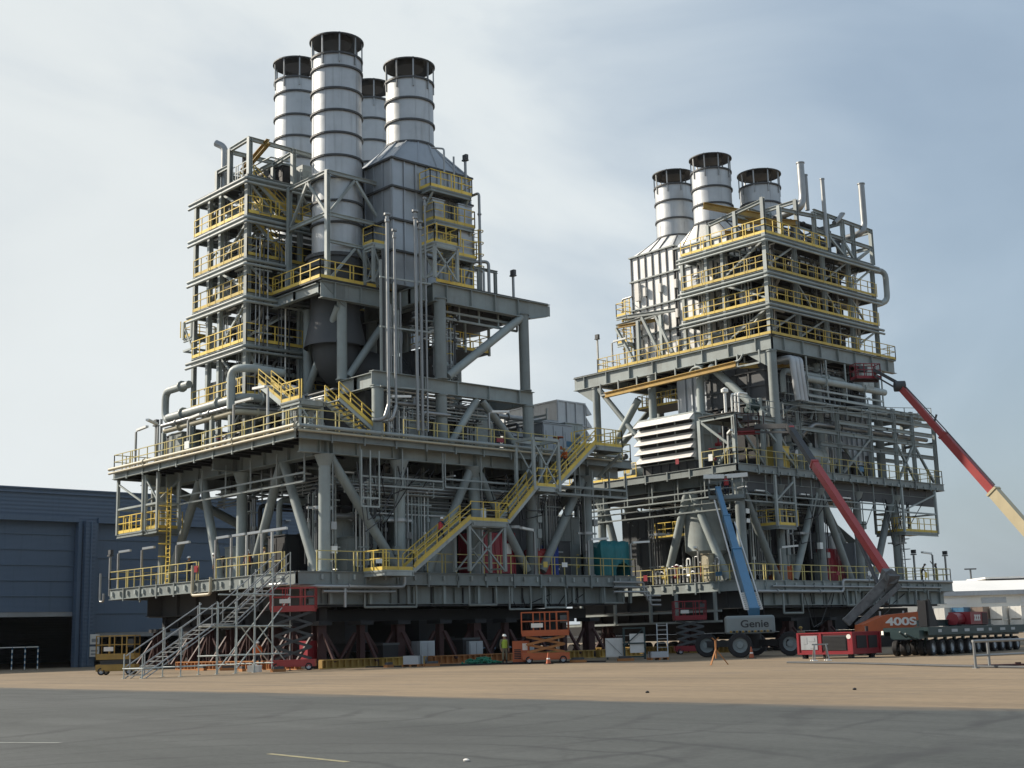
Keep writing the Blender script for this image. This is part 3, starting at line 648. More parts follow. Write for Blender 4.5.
MB().ib((-.4, 13.2, 27.8), (-.4, 15.4, 27.8), .2, .18).build('frame_beam', 'steel', Lm)
pipe(Lm, [(-.8, 11.8, 33.4), (-.8, 11.8, 36.0)], .07, 'galv'); pipe(Lm, [(-.8, 10.9, 33.4), (-.8, 10.9, 36.4), (-1.6, 10.4, 36.6)], .07, 'galv'); flood(Lm, -.8, 12.9, 33.3, 2.6)
cabinet(Lm, -1.8, 9.9, 30.9, .8, 1.1, 1.6, 'galv'); cabinet(Lm, -1.8, 12.4, 30.9, .7, 1.3, 1.7, 'duct'); cabinet(Lm, -1.8, 12.2, 28.6, .8, 1.6, 1.9, 'galv')
# vent pipes in front of the casing
for x, y, zt_, zb_, R in ((1.0, 4.36, 29.6, 16.6, .11), (1.0, 4.95, 28.6, 16.6, .09), (1.0, 6.75, 30.3, 15.2, .11), (1.0, 7.15, 29.6, 15.2, .11), (1.0, 7.6, 31.4, 15.2, .065)):
    b = MB(); b.path([(x, y, zb_), (x, y, zt_)], R, 10); b.lathe((x, y, zt_), [(R, -.5), (R*1.5, -.45), (R*1.5, -.25), (R, -.2), (R, 0), (R*2.1, .02), (R*2.1, .16), (.02, .2)], 14); b.build('vent_pipe', 'galv', Lm)
pipe(Lm, [(1.0, 4.36, 16.7), (1.0, 4.0, 15.7), (.4, 3.6, 15.7)], .14, 'galv'); pipe(Lm, [(1.0, 4.95, 16.7), (1.0, 4.6, 15.7), (.4, 4.4, 15.7)], .12, 'galv')
for z in (18, 22, 25.4): MB().bar((.6, 4, z), (1.12, 7.9, z), .1).build('pipe_support', 'steel2', Lm)
r_ = random.Random(5)
for i in range(9): pipe(Lm, [(-.9-i*.12, 5.2+i*.3, 16), (-.9-i*.12, 5.2+i*.3, 24+r_.uniform(0, 5))], r_.choice([.06, .08, .1]), r_.choice(['galv', 'steel2', 'dark']), False)
pipe(Lm, [(.5, 5.4, 17), (.5, 6.9, 17), (.5, 6.9, 17.5)], .14, 'galv'); pipe(Lm, [(.4, 7.6, zm), (.4, 7.6, 16.6), (.4, 10, 16.6)], .13, 'galv')
# suspended platform under the top deck
b = MB(); b.bx(-6, 11.6, 22.1, -2.4, 16.2, 22.2); b.bx(-6, 11.6, 24.1, -2.4, 16.4, 24.3); b.build('hanging_platform', 'dark', Lm); railing(Lm, [(-6, 11.6, 22.2), (-2.4, 11.6, 22.2), (-2.4, 16.2, 22.2), (-6, 16.2, 22.2)], kick=.4, sp=.9)
for x in (-6, -2.4):
    for y in (11.6, 13.9, 16.2): MB().bar((x, y, 22), (x, y, 25), .16).build('platform_hanger', 'steel2', Lm)
hanger(Lm, (-.6, 10, 24.9), (-.6, 17.4, 24.9), 1.2, 2, (0, .5)); ladder(Lm, -1.2, 11, 19.2, 25, (0, 1))
clutter(Lm, -7.4, -1, 9.8, 13, gz, 24.6, 21, 1, 0, 7, 1, 2, 2)
clutter(Lm, -8, -1, 3, 26, zm, gz-.8, 22, 9, 4, 20, 2, 6, 4); clutter(Lm, -23, -9, -.5, 12, zm, 17.6, 23, 6, 2, 12, 1, 4, 2)
MB().bx(-7, 4.8, 14.65, -2.2, 12, 18.2).build('casing_fill_box', 'dark', Lm); MB().bx(-12.5, 7.5, 19.3, -8.4, 11, 25.6).build('casing_fill_box', 'dark', Lm); MB().bx(-9.4, 8.4, 14.65, -8.6, 11, 24.8).build('casing_fill_box', 'dark', Lm)
# white ribbed generator hood behind the K brace
b = MB(); b.lathe((-2.6, 14.6, 14.6), [(1.5, 0), (1.5, 2.2), (1.1, 2.9), (.02, 3.1)], 16); b.build('pressure_vessel', 'steel2', Lm)
# ---- storeyed tower at the left end
tower(Lm, -17.2, -9.5, 0, 11.5, zm, [18.6, 22.4, 25.9, 28.6, 31.7, 34.6], (-17.05, -15.0, -13.4, -9.7), (0, 4.4, 8, 11.4), 40, ext=0, cut=33)
hung(Lm, -18.5, -17.3, 0, 2.6, 24.2, 25.4, .3)
stair(Lm, (-9.4, .9, 31.75), (-12.2, .9, 34.6), .9, (0, 1)); stair(Lm, (-10.6, .6, 34.4), (-10.6, 4.2, 31.75), .8, (1, 0)); stair(Lm, (-10.6, .5, 31.5), (-10.6, 3.6, 28.65), .8, (1, 0))
MB().bx(-9.6, 4.4, 31.62, -8.2, 8, 31.7).build('walkway', 'grate', Lm); railing(Lm, [(-9.4, 4.5, 31.7), (-8.25, 4.5, 31.7), (-8.25, 8, 31.7)], kick=.2, sp=1.)
# roof frame of the tower
for x, y, h in ((-9.9, .3, 2.9), (-12.6, .3, 2.8), (-14.4, .3, 1.6), (-9.9, 4, 2.9), (-9.9, 7, 2.6), (-12.6, 4, 2.7), (-14.4, 4, 1.6), (-15.8, 5, 1.4)): post(Lm, x, y, 34.6, 34.6+h, .32, 'steel2')
b = MB()
for a, c in (((-9.9, .3, 37.45), (-12.6, .3, 37.35)), ((-9.9, .3, 37.4), (-9.9, 7, 37.3)), ((-12.6, .3, 37.2), (-12.6, 7, 37.2)), ((-9.9, 4, 37.2), (-14.4, 4, 36.9)), ((-12.6, .3, 36.1), (-14.4, .3, 36.1)), ((-14.4, .3, 36), (-14.4, 4, 36)), ((-9.9, 2.2, 35.9), (-12.6, 2.2, 35.9))): b.ib(a, c, .3, .22)
b.build('roof_frame', 'steel2', Lm)
MB().ib((-9.3, 1.5, 37.3), (-12.9, 1.5, 36.0), .45, .3, .05).build('monorail_beam', 'ochre', Lm)
railing(Lm, [(-10.2, .4, 34.65), (-12.4, .4, 34.65)], m='steel2', kick=.0, sp=.8); railing(Lm, [(-9.6, 4.4, 34.65), (-9.6, 10, 34.65)], m='steel2', kick=.1, sp=.8)
pipe(Lm, [(-14.3, .8, 33), (-14.3, .8, 38.2), (-14.9, .4, 38.6)], .26, 'galv')
clutter(Lm, -16.5, -10.4, 1.4, 8, 34.65, 37.2, 33, 2, 1, 9, 0, 2, 1)
MB().bx(-12, 5, 34.66, -10.2, 8.6, 36.6).build('casing_fill_box', 'steel', Lm)
# big looped pipes at the left end of the tower
pipe(Lm, [(-16.8, -.4, 20.4), (-20.4, -.4, 20.4), (-20.4, -.4, 18.2), (-16.6, -.4, 17.7)], .28, 'steel2'); pipe(Lm, [(-20.0, -.9, 14.7), (-20.0, -.9, 18.2)], .1, 'galv'); 
for k, (dz, R) in enumerate(((18.2, .3), (17.2, .2), (17.55, .14))): pipe(Lm, [(-19.2, -.75-k*.25, dz), (-8.8-k*.3, -.75-k*.25, dz), (-8.2, 4, dz)], R, ['steel2', 'cream', 'galv'][k])
pipe(Lm, [(-9.5, -1.2, 17.4), (-9.5, -1.2, 20.2), (-8.4, -.6, 20.2), (-7.8, 2, 20.0)], .29, 'steel2'); pipe(Lm, [(-8.5, .6, 18.9), (-5.6, 1.6, 18.6), (-4.6, 2.6, 16), (-4.6, 3.6, 15)], .2, 'galv'); pipe(Lm, [(-7.9, .9, 18.3), (-5.2, 2.4, 18), (-4.2, 3.2, 15)], .16, 'galv')
for x in (-19, -15, -12, -9.5): post(Lm, x, -1.2, zm, 17, .28, 'steel2')
# gas-turbine intake house at the right end of the mid deck
def intake_house(m, x0, x1, y0, y1, z0, z1, face, body='duct', blade='white', nb=5):
    b = MB(); b.bx(x0, y0, z0+.9, x1, y1, z1); h = z1-z0-.9
    k = b.build('intake_house', body, m)
    b = MB(); b.bx(x0+.15, y0+.15, z0+.02, x1-.15, y1-.15, z0+.9)
    for i in range(7): b.bx(x0+.1+(x1-x0-.3)*i/6, y0+.05, z0+.02, x0+.2+(x1-x0-.3)*i/6, y0+.14, z0+.9)
    b.build('base_frame', 'dark', k)
    b = MB()
    for n, (a, c) in (('x', (x0, x1)), ('y', (y0, y1))):
        q = 3
        for i in range(q+1):
            t = a+(c-a)*i/q
            if n == 'x':
                for y in (y0-.05, y1+.05): b.bar((t, y, z0+.95), (t, y, z1), .1)
            else:
                for x in (x0-.05, x1+.05): b.bar((x, t, z0+.95), (x, t, z1), .1)
    for z in (z0+1+h*.55,):
        for x in (x0-.06, x1+.06): b.bar((x, y0, z), (x, y1, z), .08)
    b.bx(x0-.08, y0-.08, z1+.003, x1+.08, y1+.08, z1+.12); b.build('panel_rib', body, k)
    for i in range(nb):
        b = MB(); zt_ = z0+.9+h*(i+1)/nb; zb_ = zt_-h/nb*.78
        if face == '-y':
            b.prism([(y0-.06, zt_), (y0-.06, zt_-.08), (y0-.62, zb_), (y0-.7, zb_+.03), (y0-.68, zb_+.08)], 'x', x0-.12, x1+.12)
            for x in (x0-.15, x1+.13): b.prism([(y0-.06, zt_-.1), (y0-.06, zb_), (y0-.6, zb_)], 'x', x, x+.03)
        else:
            b.prism([(y1+.06, zt_), (y1+.06, zt_-.08), (y1+.62, zb_), (y1+.7, zb_+.03), (y1+.68, zb_+.08)], 'x', x0-.12, x1+.12)
            for x in (x0-.15, x1+.13): b.prism([(y1+.06, zt_-.1), (y1+.06, zb_), (y1+.6, zb_)], 'x', x, x+.03)
        b.build('weather_louvre', blade, k)
    b = MB()
    if face == '-y': b.bx(x0+.1, y0-.02, z0+1, x1-.1, y0-.002, z1-.1)
    else: b.bx(x0+.1, y1+.002, z0+1, x1-.1, y1+.02, z1-.1)
    b.build('filter_screen', 'shade', k)
    return k
intake_house(Lm, -12.2, -3.6, 24.2, 27.2, zm, 19.6, '+y', 'alu', 'alu', 4)
cabinet(Lm, -3.2, 20.3, zm, 2, 3, 2.6, 'duct'); valve(Lm, (.3, 20.4, 15.4), .4, 'orange'); vessel(Lm, (-3, 18.4, 15.9), .7, 2.4, 'y', 'galv')

# ================================================================== RIGHT MODULE (local origin under its upper corner column)
Rm = thing('process_module', 'right-hand steel process module with three short exhaust stacks and a white louvred intake', 'process module', (4.1, 41.8, 0))
x0, x1, y0, y1, zl, zm = -21., .6, -6.2, 24.6, 5.5, 14.6
tz = zm-1.6
cols = [(-.3, -5, .4), (-15.5, -5, .36), (-21+1.4, -5, .36), (-.4, .2, .34), (-.4, 5.7, .38), (-.4, 11.4, .36), (-.4, 17.4, .4), (-9, 3, .4), (-9, 17.4, .4), (-19.4, 3, .4), (-19.4, 17.4, .4)]
br = [((-5.6, -5, tz), (-8.4, -5, zl+.1), .34), ((-5.2, -5, tz), (-1.9, -5, zl+.1), .34), ((-.4, -4.6, tz), (-.4, -.6, zl+.1), .32), ((-.4, 5.4, tz), (-.4, 1.7, zl+.1), .32), ((-.4, 6.1, tz), (-.4, 9.8, zl+.1), .32), ((-.4, 17, tz), (-.4, 13.2, zl+.1), .32),
      ((-15.2, -5, tz), (-13, -5, zl+.1), .32), ((-9, 3.4, tz), (-9, 16.8, zl+.1), .3), ((-9, 17, tz), (-.8, 17.4, zl+.2), .34), ((-19.4, 3.4, tz), (-19.4, 17, zl+.1), .3), ((-9.3, 17.4, tz), (-19, 17.4, zl+.2), .32), ((-4, 11.4, tz), (-4, 17, zl+.2), .3)]
common_base(Rm, x0, x1, y0, y1, zl, zm, cols, br, 2)
girder(Rm, (-.1, -4.4, zl-1.4), (-.1, 24, zl-1.4), 1.1, .5, 'steel', 1.8); girder(Rm, (-20, -3.4, zl-1.95), (.2, -3.4, zl-1.95), 2., .5, 'shade', 1.8)
for a, c, d in (((-20, -5.9, 13.9), (-.2, -5.9, 13.9), 1.7), ((-18, -5.4, 13.7), (-1, -5.4, 13.7), 2.5), ((.4, -5.5, 13.9), (.4, 16, 13.9), 2.2)): hanger(Rm, a, c, d, 3.0, w=.1, m='steel')
MB().bx(-.25, -4.6, 12.5, -.12, 24, 13.9).build('plate_girder', 'dark', Rm); MB().bx(-20, -4.75, 12.6, -.6, -4.6, 13.9).build('plate_girder', 'dark', Rm)
railing(Rm, [(-20.9, 2, zm), (-20.9, -6.1, zm), (-10.2, -6.1, zm)], kick=.2); railing(Rm, [(-3, -6.1, zm), (.5, -6.1, zm), (.5, 24.5, zm), (-8, 24.5, zm)], kick=0, m='rail')
railing(Rm, [(-20.9, -6.1, zl), (.5, -6.1, zl), (.5, 24.5, zl), (-6, 24.5, zl)], kick=0, m='rail')
for i in range(9): MB().bx(-13+i*1.3, -6.36, zl-.5, -12.75+i*1.3, -6.2, zl-.15).build('fascia_bracket', 'steel2', Rm)
for i in range(22): MB().bx(.62, -5+i*1.3, zl-.5, .76, -4.85+i*1.3, zl-.2).build('fascia_bracket', 'steel2', Rm)
for i in range(26): MB().bx(.62, -4+i*1.08, zm-.66, .76, -3.85+i*1.08, zm-.4).build('fascia_bracket', 'steel2', Rm)
# cable gantry hung below the front edge of the lower deck
b = MB()
for x in (-17, -13, -9, -6.2, -2.2): b.bar((x, -6.4, zl-.8), (x, -6.4, zl-3.1), .22)
for z in (zl-3.1, zl-2.3): b.bar((-20, -6.4, z), (-1.6, -6.4, z), .12, .16)
b.build('cable_gantry', 'steel2', Rm)
for y0_, y1_, d in ((-1.5, 1, 2.6), (7.3, 8.6, 2.), (18, 20, 2.)): MB().path([(.7, y0_, zl-.7), (.7, y0_, zl-d), (.7, y1_, zl-d), (.7, y1_, zl-.7)], .09, 6, .02).build('pipe_support', 'steel2', Rm)
pipe(Rm, [(.85, -5, zl-.9), (.85, 6.6, zl-.9), (.85, 6.6, zl+.05), (.85, 24, zl+.05)], .13, 'galv'); pipe(Rm, [(.85, -3, zl-.5), (.85, 22, zl-.5)], .1, 'galv')
for q in ((-8, -6, 9.6), (-.4, 2.7, 9.4), (-.4, 17.4, 9.)): 
    b = MB(); b.bar(V(q)-V((.5, .7, 0)), V(q)+V((.5, .7, 0)), .13); b.tb(V(q)-V((0, 0, .1)), V(q)+V((0, 0, .1)), .5, 12); b.build('pipe_clamp', 'galv', Rm)
# lights at the far right end and along the fronts
flood(Rm, .3, 18.8, zl, 2.4); lamp(Rm, .4, 21.8, zl, 2.5, (0, -1), .7); flood(Rm, .4, 24, zl, 2.4); lamp(Rm, -11.6, -6, zl, 2.6, (.5, -.8)); lamp(Rm, -4, -6, zl, 2.5, (.5, -.8)); lamp(Rm, .3, -1, zl, 2.5, (.7, .5)); lamp(Rm, -.4, -5.9, zm, 2.3, (.7, -.6))
for x in (-9, -4, .4): fixture(Rm, (x, -5.7, 12.7), (1, 0))
for y in (-3, 3, 9): fixture(Rm, (.2, y, 12.6), (0, 1))
hung(Rm, -1.4, .7, -1.6, .9, 9.9, 13.9, .35); hung(Rm, -2.2, .7, 17, 22.6, 10.0, 13.9, .35)
ladder(Rm, .2, 17.2, zl, 10, (0, 1), 'galv'); MB().bx(-10, -4, 9.4, -6.5, -2.5, 9.5).build('hanging_platform', 'dark', Rm); railing(Rm, [(-10, -2.5, 9.5), (-10, -4, 9.5), (-6.5, -4, 9.5), (-6.5, -2.5, 9.5)], kick=.35, sp=.9)
b = MB(); b.lathe((-5.4, -3.2, 7.2), [(.02, 0), (1.2, .5), (1.75, .9), (1.75, 5)], 20); b.build('pressure_vessel', 'steel2', Rm)
clutter(Rm, -18, -1, -4, 11, zl, zm-1.6, 51, 10, 3, 22, 4, 8, 6); clutter(Rm, -7, -.8, -4.5, 9, zl, zm-1.6, 52, 6, 1, 18, 3, 7, 5)
for x, y, sx, sy, sz, mm in ((-15, -3, 5, 6, 6.4, 'dark'), (-8.5, -1.5, 6, 6, 6.2, 'shade'), (-4, 7.4, 2.4, 3, 4.2, 'duct'), (-12, 6, 5, 5, 5.6, 'dark'), (-3.4, 11.8, 2.2, 2.2, 3.4, 'duct')): cabinet(Rm, x, y, zl, sx, sy, sz, mm)
r_ = random.Random(8)
for i in range(16):    # small bright manifold on the lower deck front
    x = -9+i*.42; h_ = zl+r_.uniform(.8, 2.1); pipe(Rm, [(x, -5.5, zl+.1), (x, -5.5, h_), (x+.35, -5.5, h_), (x+.35, -5.5, zl+.1)], r_.choice([.05, .07, .09]), r_.choice(['alu', 'galv', 'lamp']), False)
for i in range(4): valve(Rm, (-8+i*1.3, -5.6, zl+.9), .24, ['yellow', 'red', 'alu', 'orange'][i])
cabinet(Rm, -3.9, -5.9, zl, .9, .6, 2.2, 'cream')
# white louvred intake house
intake_house(Rm, -10.5, -4.5, -5.1, -1.9, zm, 19.4, '-y', 'steel2', 'louvre', 5)
# front frame and pipe rack along the mid deck
for x, y, h in ((.1, -5.7, 3.9), (.1, -2, 4.6), (.1, 3.0, 5), (.1, 8.6, 5.6), (.1, 13.6, 5.8), (.1, 17.6, 6.6), (.1, 20.6, 6.6), (.1, 24.4, 6.2), (-3.4, -5.7, 3.9), (-3.2, 17.6, 6.6), (-3.2, 24.4, 6.2), (-3.2, 13.6, 5.8)): post(Rm, x, y, zm, zm+h, .3, 'steel2')
for z, ya, yb in ((18.5, -5.7, 0), (18.2, -2, 24), (20.1, 3, 24.1), (19.2, 8.6, 24.1), (20.9, 13.6, 24.2), (17.1, 6, 24.1)):
    for x in (.1, -3.3): girder(Rm, (x, ya, z), (x, yb, z), .34, .24, 'steel', 9)
for y in (-5.6, -2, 3, 8.6, 13.6, 17.6, 20.6, 24.3):
    for z in (18.2, 20.1) if y > 2 else (18.2,): MB().ib((-3.4, y+.17, z+.33), (.25, y+.17, z+.33), .26, .18).build('rack_beam', 'steel', Rm)
r_ = random.Random(77)
for i in range(9):
    z = r_.choice([18.7, 18.75, 20.6, 20.65, 19.6]); x = -3+i*.35; R = r_.choice([.12, .16, .2, .24])
    pipe(Rm, [(x, r_.uniform(1, 6), z-1.5), (x, r_.uniform(3, 7), z+R), (x, r_.uniform(22.5, 25.4), z+R)], R, r_.choice(['galv', 'steel', 'dark', 'dark', 'steel']))
for a, c in (((.1, -5.6, 18.3), (.1, -2.1, 14.8)), ((-3.3, -5.7, 18.4), (-.05, -5.7, 15.9)), ((-1.6, -5.7, 14.8), (-.1, -5.7, 16.6)), ((.1, -1.9, 18), (.1, 2.2, 14.8)), ((.1, 17.7, 18.), (.1, 20.4, 14.8)), ((.1, 20.5, 18.), (.1, 17.8, 14.8)), ((.1, 20.8, 18.0), (.1, 23.7, 14.8)), ((.1, 9, 14.8), (.1, 13.4, 18.)), ((-.3, 12.5, 14.8), (-.3, 9, 18)), ((-2.9, 2.4, 19.5), (-2.9, 5.6, 14.8)), ((-2, 6, 18.6), (-2, 10.4, 14.8)), ((-.5, -.5, 19.2), (-.5, 3.4, 14.8))): strut(Rm, a, c, .2, 'steel')
girder(Rm, (-3.4, -5.7, 18.5), (-.1, -5.7, 18.5), .3, .22, 'steel2', 9); MB().bx(-3.4, -5.9, 18.7, .2, -.2, 18.77).build('walkway', 'grate', Rm)
railing(Rm, [(.25, -5.9, 18.8), (.25, 3, 18.8), (.25, 24, 20.6)], m='steel2', kick=0, sp=2.4)
b = MB(); b.tb((-1.5, -4.6, 18.8), (-1.5, -4.6, 20.6), .12, 10); b.lathe((-1.5, -4.6, 20.6), [(.12, 0), (.3, .1), (.3, .35), (.02, .5)], 12)
for k in range(3): b.path([(-1+k*.35, -4.4, 18.8), (-1+k*.35, -4.4, 20.5), (-.9+k*.35, -3.4, 20.5)], .08, 8)
b.build('sampling_manifold', 'lamp', Rm)
vessel(Rm, (-.8, -2.4, 19.7), .3, 1.1, 'y', 'green'); vessel(Rm, (-1.8, -1.4, 19.6), .3, 1., 'y', 'green'); valve(Rm, (-2.6, -5.2, 15.6), .35, 'red'); valve(Rm, (-2.2, -4.9, 16.8), .3, 'red')
clutter(Rm, -8, -.8, 0, 16, zm, 20.8, 61, 8, 3, 24, 3, 6, 6); clutter(Rm, -20, -9, -4, 8, zm, 17, 62, 4, 2, 8, 1, 3, 2)
pipe(Rm, [(-6, 3.5, 15), (-6, 3.5, 16.2), (-.6, 3.5, 16.2)], .3, 'alu'); vessel(Rm, (-1.4, 5, 16.2), .8, 3, 'y', 'steel2'); cabinet(Rm, -1.6, .4, zm, 1.4, 1.4, 1.9, 'yellow')
# ---- upper frame
gz = 25.8
for x, y in ((0, 0), (-7.8, 0), (-13.4, 0), (-20.4, 0), (-1.3, 8), (-1.3, 17.3), (-7.8, 9), (-13.4, 9), (-20.4, 9), (-7.8, 17.3)): column(Rm, x, y, zm+.01, 24.5, .4 if x > -5 else .36)
for a, c, r in (((-15.1, 0, 22.6), (-19.6, 0, 17.4), .33), ((-20, 0, 24.3), (-14, 0, 17.6), .26), ((-.4, 0, 22), (-7.4, 0, 24.2), .001), ((-6.5, 0, 24.2), (-.5, 0, 18.6), .34), ((-20.4, 8.6, 24), (-20.4, .5, 17), .3), ((-7.8, .4, 24), (-7.8, 8.6, 17.2), .3)):
    if r > .01: brace(Rm, a, c, r)
girder(Rm, (-23.2, 0, 25.2), (0, 0, 25.2), 1.2, .5); girder(Rm, (0, .3, 25.19), (0, 18.6, 25.19), 1.2, .5); girder(Rm, (-20.4, .3, 25.19), (-20.4, 14, 25.19), 1.2, .45); girder(Rm, (-20, 9, 25.2), (-.3, 9, 25.2), 1.2, .45); girder(Rm, (-20, 17.3, 25.2), (-.3, 17.3, 25.2), 1.2, .45)
for x, s in ((-20.4, -1), (0, -1)):
    MB().prism([(x-.4, 24.6), (x+s*2.6, 24.62), (x-.4, 23.2)], 'y', -.06, .06).build('gusset_plate', 'steel', Rm)
MB().bx(-23.1, -.2, 25.82, .2, 18.7, 25.9).build('deck_plate', 'grate', Rm); joists(Rm, -22, -.6, .3, 17, 25.5, .5, 1.3)
railing(Rm, [(-19.9, 3, 25.9), (-19.9, -.2, 25.9), (.25, -.2, 25.9), (.25, 18.6, 25.9), (-1.6, 18.6, 25.9)], kick=.35, sp=1.25)
hanger(Rm, (-19.5, -.35, 24.7), (-1, -.35, 24.7), 1.1, 2.4, (0,)); pipe(Rm, [(-17.5, -.45, 23.6), (-8.6, -.45, 23.9), (-8.2, -.45, 24.3), (-7.4, -.45, 24.3), (-7, -.45, 23.9), (-3, -.45, 24.1), (-2.6, -.45, 24.6)], .09, 'steel2', False)
MB().ib((-18.4, -.9, 23.4), (-3.1, -.9, 23.75), .5, .34, .06).build('monorail_beam', 'ochre', Rm); MB().ib((-3.2, -.2, 23.7), (.0, 4, 23.7), .4, .28, .06).build('monorail_beam', 'ochre', Rm)
# yellow lattice gallery behind the left corner columns
b = MB(); b.bx(-17, 2, 19.6, -10.6, 5, 19.7); b.bx(-17, 2, 22, -10.6, 5, 22.1); b.build('hanging_platform', 'dark', Rm)
for z in (19.7, 22.1): railing(Rm, [(-17, 4.9, z), (-17, 2, z), (-10.6, 2, z)], kick=.2, sp=.6)
lamp(Rm, -17.5, .1, 17.5, 1.8, (1, -.2))
# ribbed exhaust ducts between the decks
for xa, xb, ya, yb, za, zc in ((-11.8, -8.2, 1.6, 7, 18.8, 24.4), (-7.2, -1.8, 1.8, 7, 18.2, 24.4), (-6, -1.6, 8, 16, 16, 24.4), (-13, -7, 8.6, 16, 15.5, 24.4)):
    b = MB(); b.prism([(xa, za+1.8), (xa+1.5, za), (xb, za), (xb, zc), (xa, zc)], 'y', ya, yb)
    for i in range(int((xb-xa)/.8)): b.bx(xa+.9+i*.8, ya-.14, za+(1.0 if i < 1 else .1), xa+1.04+i*.8, ya-.003, zc)
    for i in range(int((yb-ya)/.8)): b.bx(xb+.003, ya+.4+i*.8, za+.1, xb+.14, ya+.54+i*.8, zc)
    b.build('exhaust_duct', 'duct', Rm)
for k in range(3): pipe(Rm, [(-1.2, 1.8+k*.55, 24), (.75, 1.8+k*.55, 24), (.75, 1.8+k*.55, 23.2), (.75, 2.2+k*.55, 20.4)], .26, 'alu', False)
for z, R in ((22.6, .3), (21.2, .1), (20.6, .12)): pipe(Rm, [(.1, 4.4, z), (.1, 16.5, z)], R, 'steel2')
hanger(Rm, (.2, 4.5, 24.5), (.2, 16, 24.5), 3.4, 2.6, (0, .6)); clutter(Rm, -6, -.5, .6, 17, 20.6, 24.6, 71, 3, 1, 16, 3, 3, 4)
cabinet(Rm, -.4, 12.6, 22.6, .8, 1.8, 2.2, 'steel2')
# ---- storeyed tower
tower(Rm, -9.3, .15, -.05, 16.2, 25.9, [28.8, 31.55, 34.7], (-9.15, -6.4, -4.6, 0), (0, 4.1, 8.2, 12.2, 16.1), 90, ext=0, cut=40)
railing(Rm, [(-9.2, .0, 34.72), (.15, .0, 34.72), (.15, 9, 34.72)], kick=.45, sp=1.1)
# roof frames and vents
for x, y, h in ((0, .2, 3.2), (-3, .2, 2.7), (-6, .2, 2.2), (0, 2.5, 2.9), (0, 5.0, 4.0), (0, 7.6, 3.4), (0, 9.6, 3.6), (0, 12, 3.4), (0, 13.6, 3.2), (0, 16.6, 3.4), (-3.6, 3, 4), (-3.6, 6, 4), (-3.6, 9.6, 3.6), (-3.6, 16.6, 3.4), (-3.6, 13, 3.4)): post(Rm, x-.1, y, 34.7, 34.7+h, .32, 'steel2')
b = MB()
for a, c in (((-.1, .2, 37.6), (-6, .2, 36.9)), ((-3, .3, 37.0), (-3, 7, 37.2)), ((-.1, 5, 38.5), (-3.7, 5, 38.5)), ((-.1, 2.5, 37.3), (-.1, 9, 37.8)), ((-.1, 7.6, 38.2), (-.1, 16.8, 38.0)), ((-.1, 7.6, 36.4), (-.1, 16.8, 36.3)), ((-3.7, 3, 38.3), (-3.7, 16.8, 38.1)), ((-.1, 16.6, 37.9), (-3.7, 16.6, 37.9)), ((-.1, 16.6, 36.4), (-3.7, 16.6, 36.4)), ((-.1, 12, 37.9), (-3.7, 12, 37.9))): b.ib(a, c, .32, .24)
b.build('roof_frame', 'steel2', Rm)
for a, c in (((-.1, 9.8, 36.2), (-.1, 12, 34.8)), ((-.1, 12, 36.2), (-.1, 13.4, 34.8)), ((-.1, 14, 34.8), (-.1, 16.4, 36.2)), ((-.3, 16.6, 36.2), (-3.4, 16.6, 34.8))): strut(Rm, a, c, .2)
MB().ib((-5.6, -.9, 38.4), (-2.4, 3.6, 37.4), .55, .34, .06).build('monorail_beam', 'ochre', Rm); MB().ib((-3.6, 1, 36.9), (.0, 5, 36.5), .5, .34, .06).build('monorail_beam', 'ochre', Rm); MB().ib((-4.6, .6, 35.9), (-1.6, 3.6, 35.7), .4, .3, .06).build('monorail_beam', 'ochre', Rm)
for pts, R in (([(-2.4, 5.2, 37.6), (0, 5.6, 38.0), (0, 6, 39), (0, 6, 42.2)], .32), ([(0, 6.6, 38), (0, 6.6, 41.2)], .2), ([(0, 9.2, 35), (0, 9.2, 41.4)], .19), ([(-3, 14.5, 37.2), (0, 14.8, 37.4), (0, 15.5, 38.2), (0, 15.5, 42.3)], .3), ([(0, 10.6, 37.6), (0, 11.2, 38.0), (0, 12.0, 38.7)], .22)):
    b = MB(); b.path(pts, R, 14, 1.); q = V(pts[-1]); b.tb(q, q+V((0, 0, .1)), R*1.2, 14); b.build('vent_pipe', 'galv', Rm)
pipe(Rm, [(-.6, 16.4, 34.3), (.2, 18.1, 34.3), (.2, 18.1, 31.4), (-.2, 16.6, 30.9)], .28, 'steel2')
clutter(Rm, -6.5, -1, 4, 15, 34.75, 37.9, 81, 3, 1, 14, 0, 3, 2)
# ---- boiler casings with stacks
casing(Rm, -17.2, -11.9, 2.2, 9.5, 26., 36.8, -14.6, 5.9, 1.82, 38.7, (34.4, 31.6, 29.0), 'panel', .85)
casing(Rm, -11.6, -5.6, 2.2, 9.5, 26., 36.4, -8.3, 3.8, 1.82, 38.1, (34.4, 31.6, 29.0), 'panel', .85)
casing(Rm, -8.9, -3.4, 9.7, 16, 26., 36., -6.1, 8.1+3, 1.82, 38.1, (34.4, 31.6, 29.0), 'panel', .85)
stack(Rm, -14.6, 5.9, 38.6, 43.8, 1.84, (42.2, 40.4, 38.7), 45.4); stack(Rm, -8.3, 3.8, 38.0, 43.1, 1.78, (41.4, 39.8, 38.1), 44.7); stack(Rm, -6.1, 8.1, 36.5, 41.9, 1.84, (40.2, 38.4), 43.5)
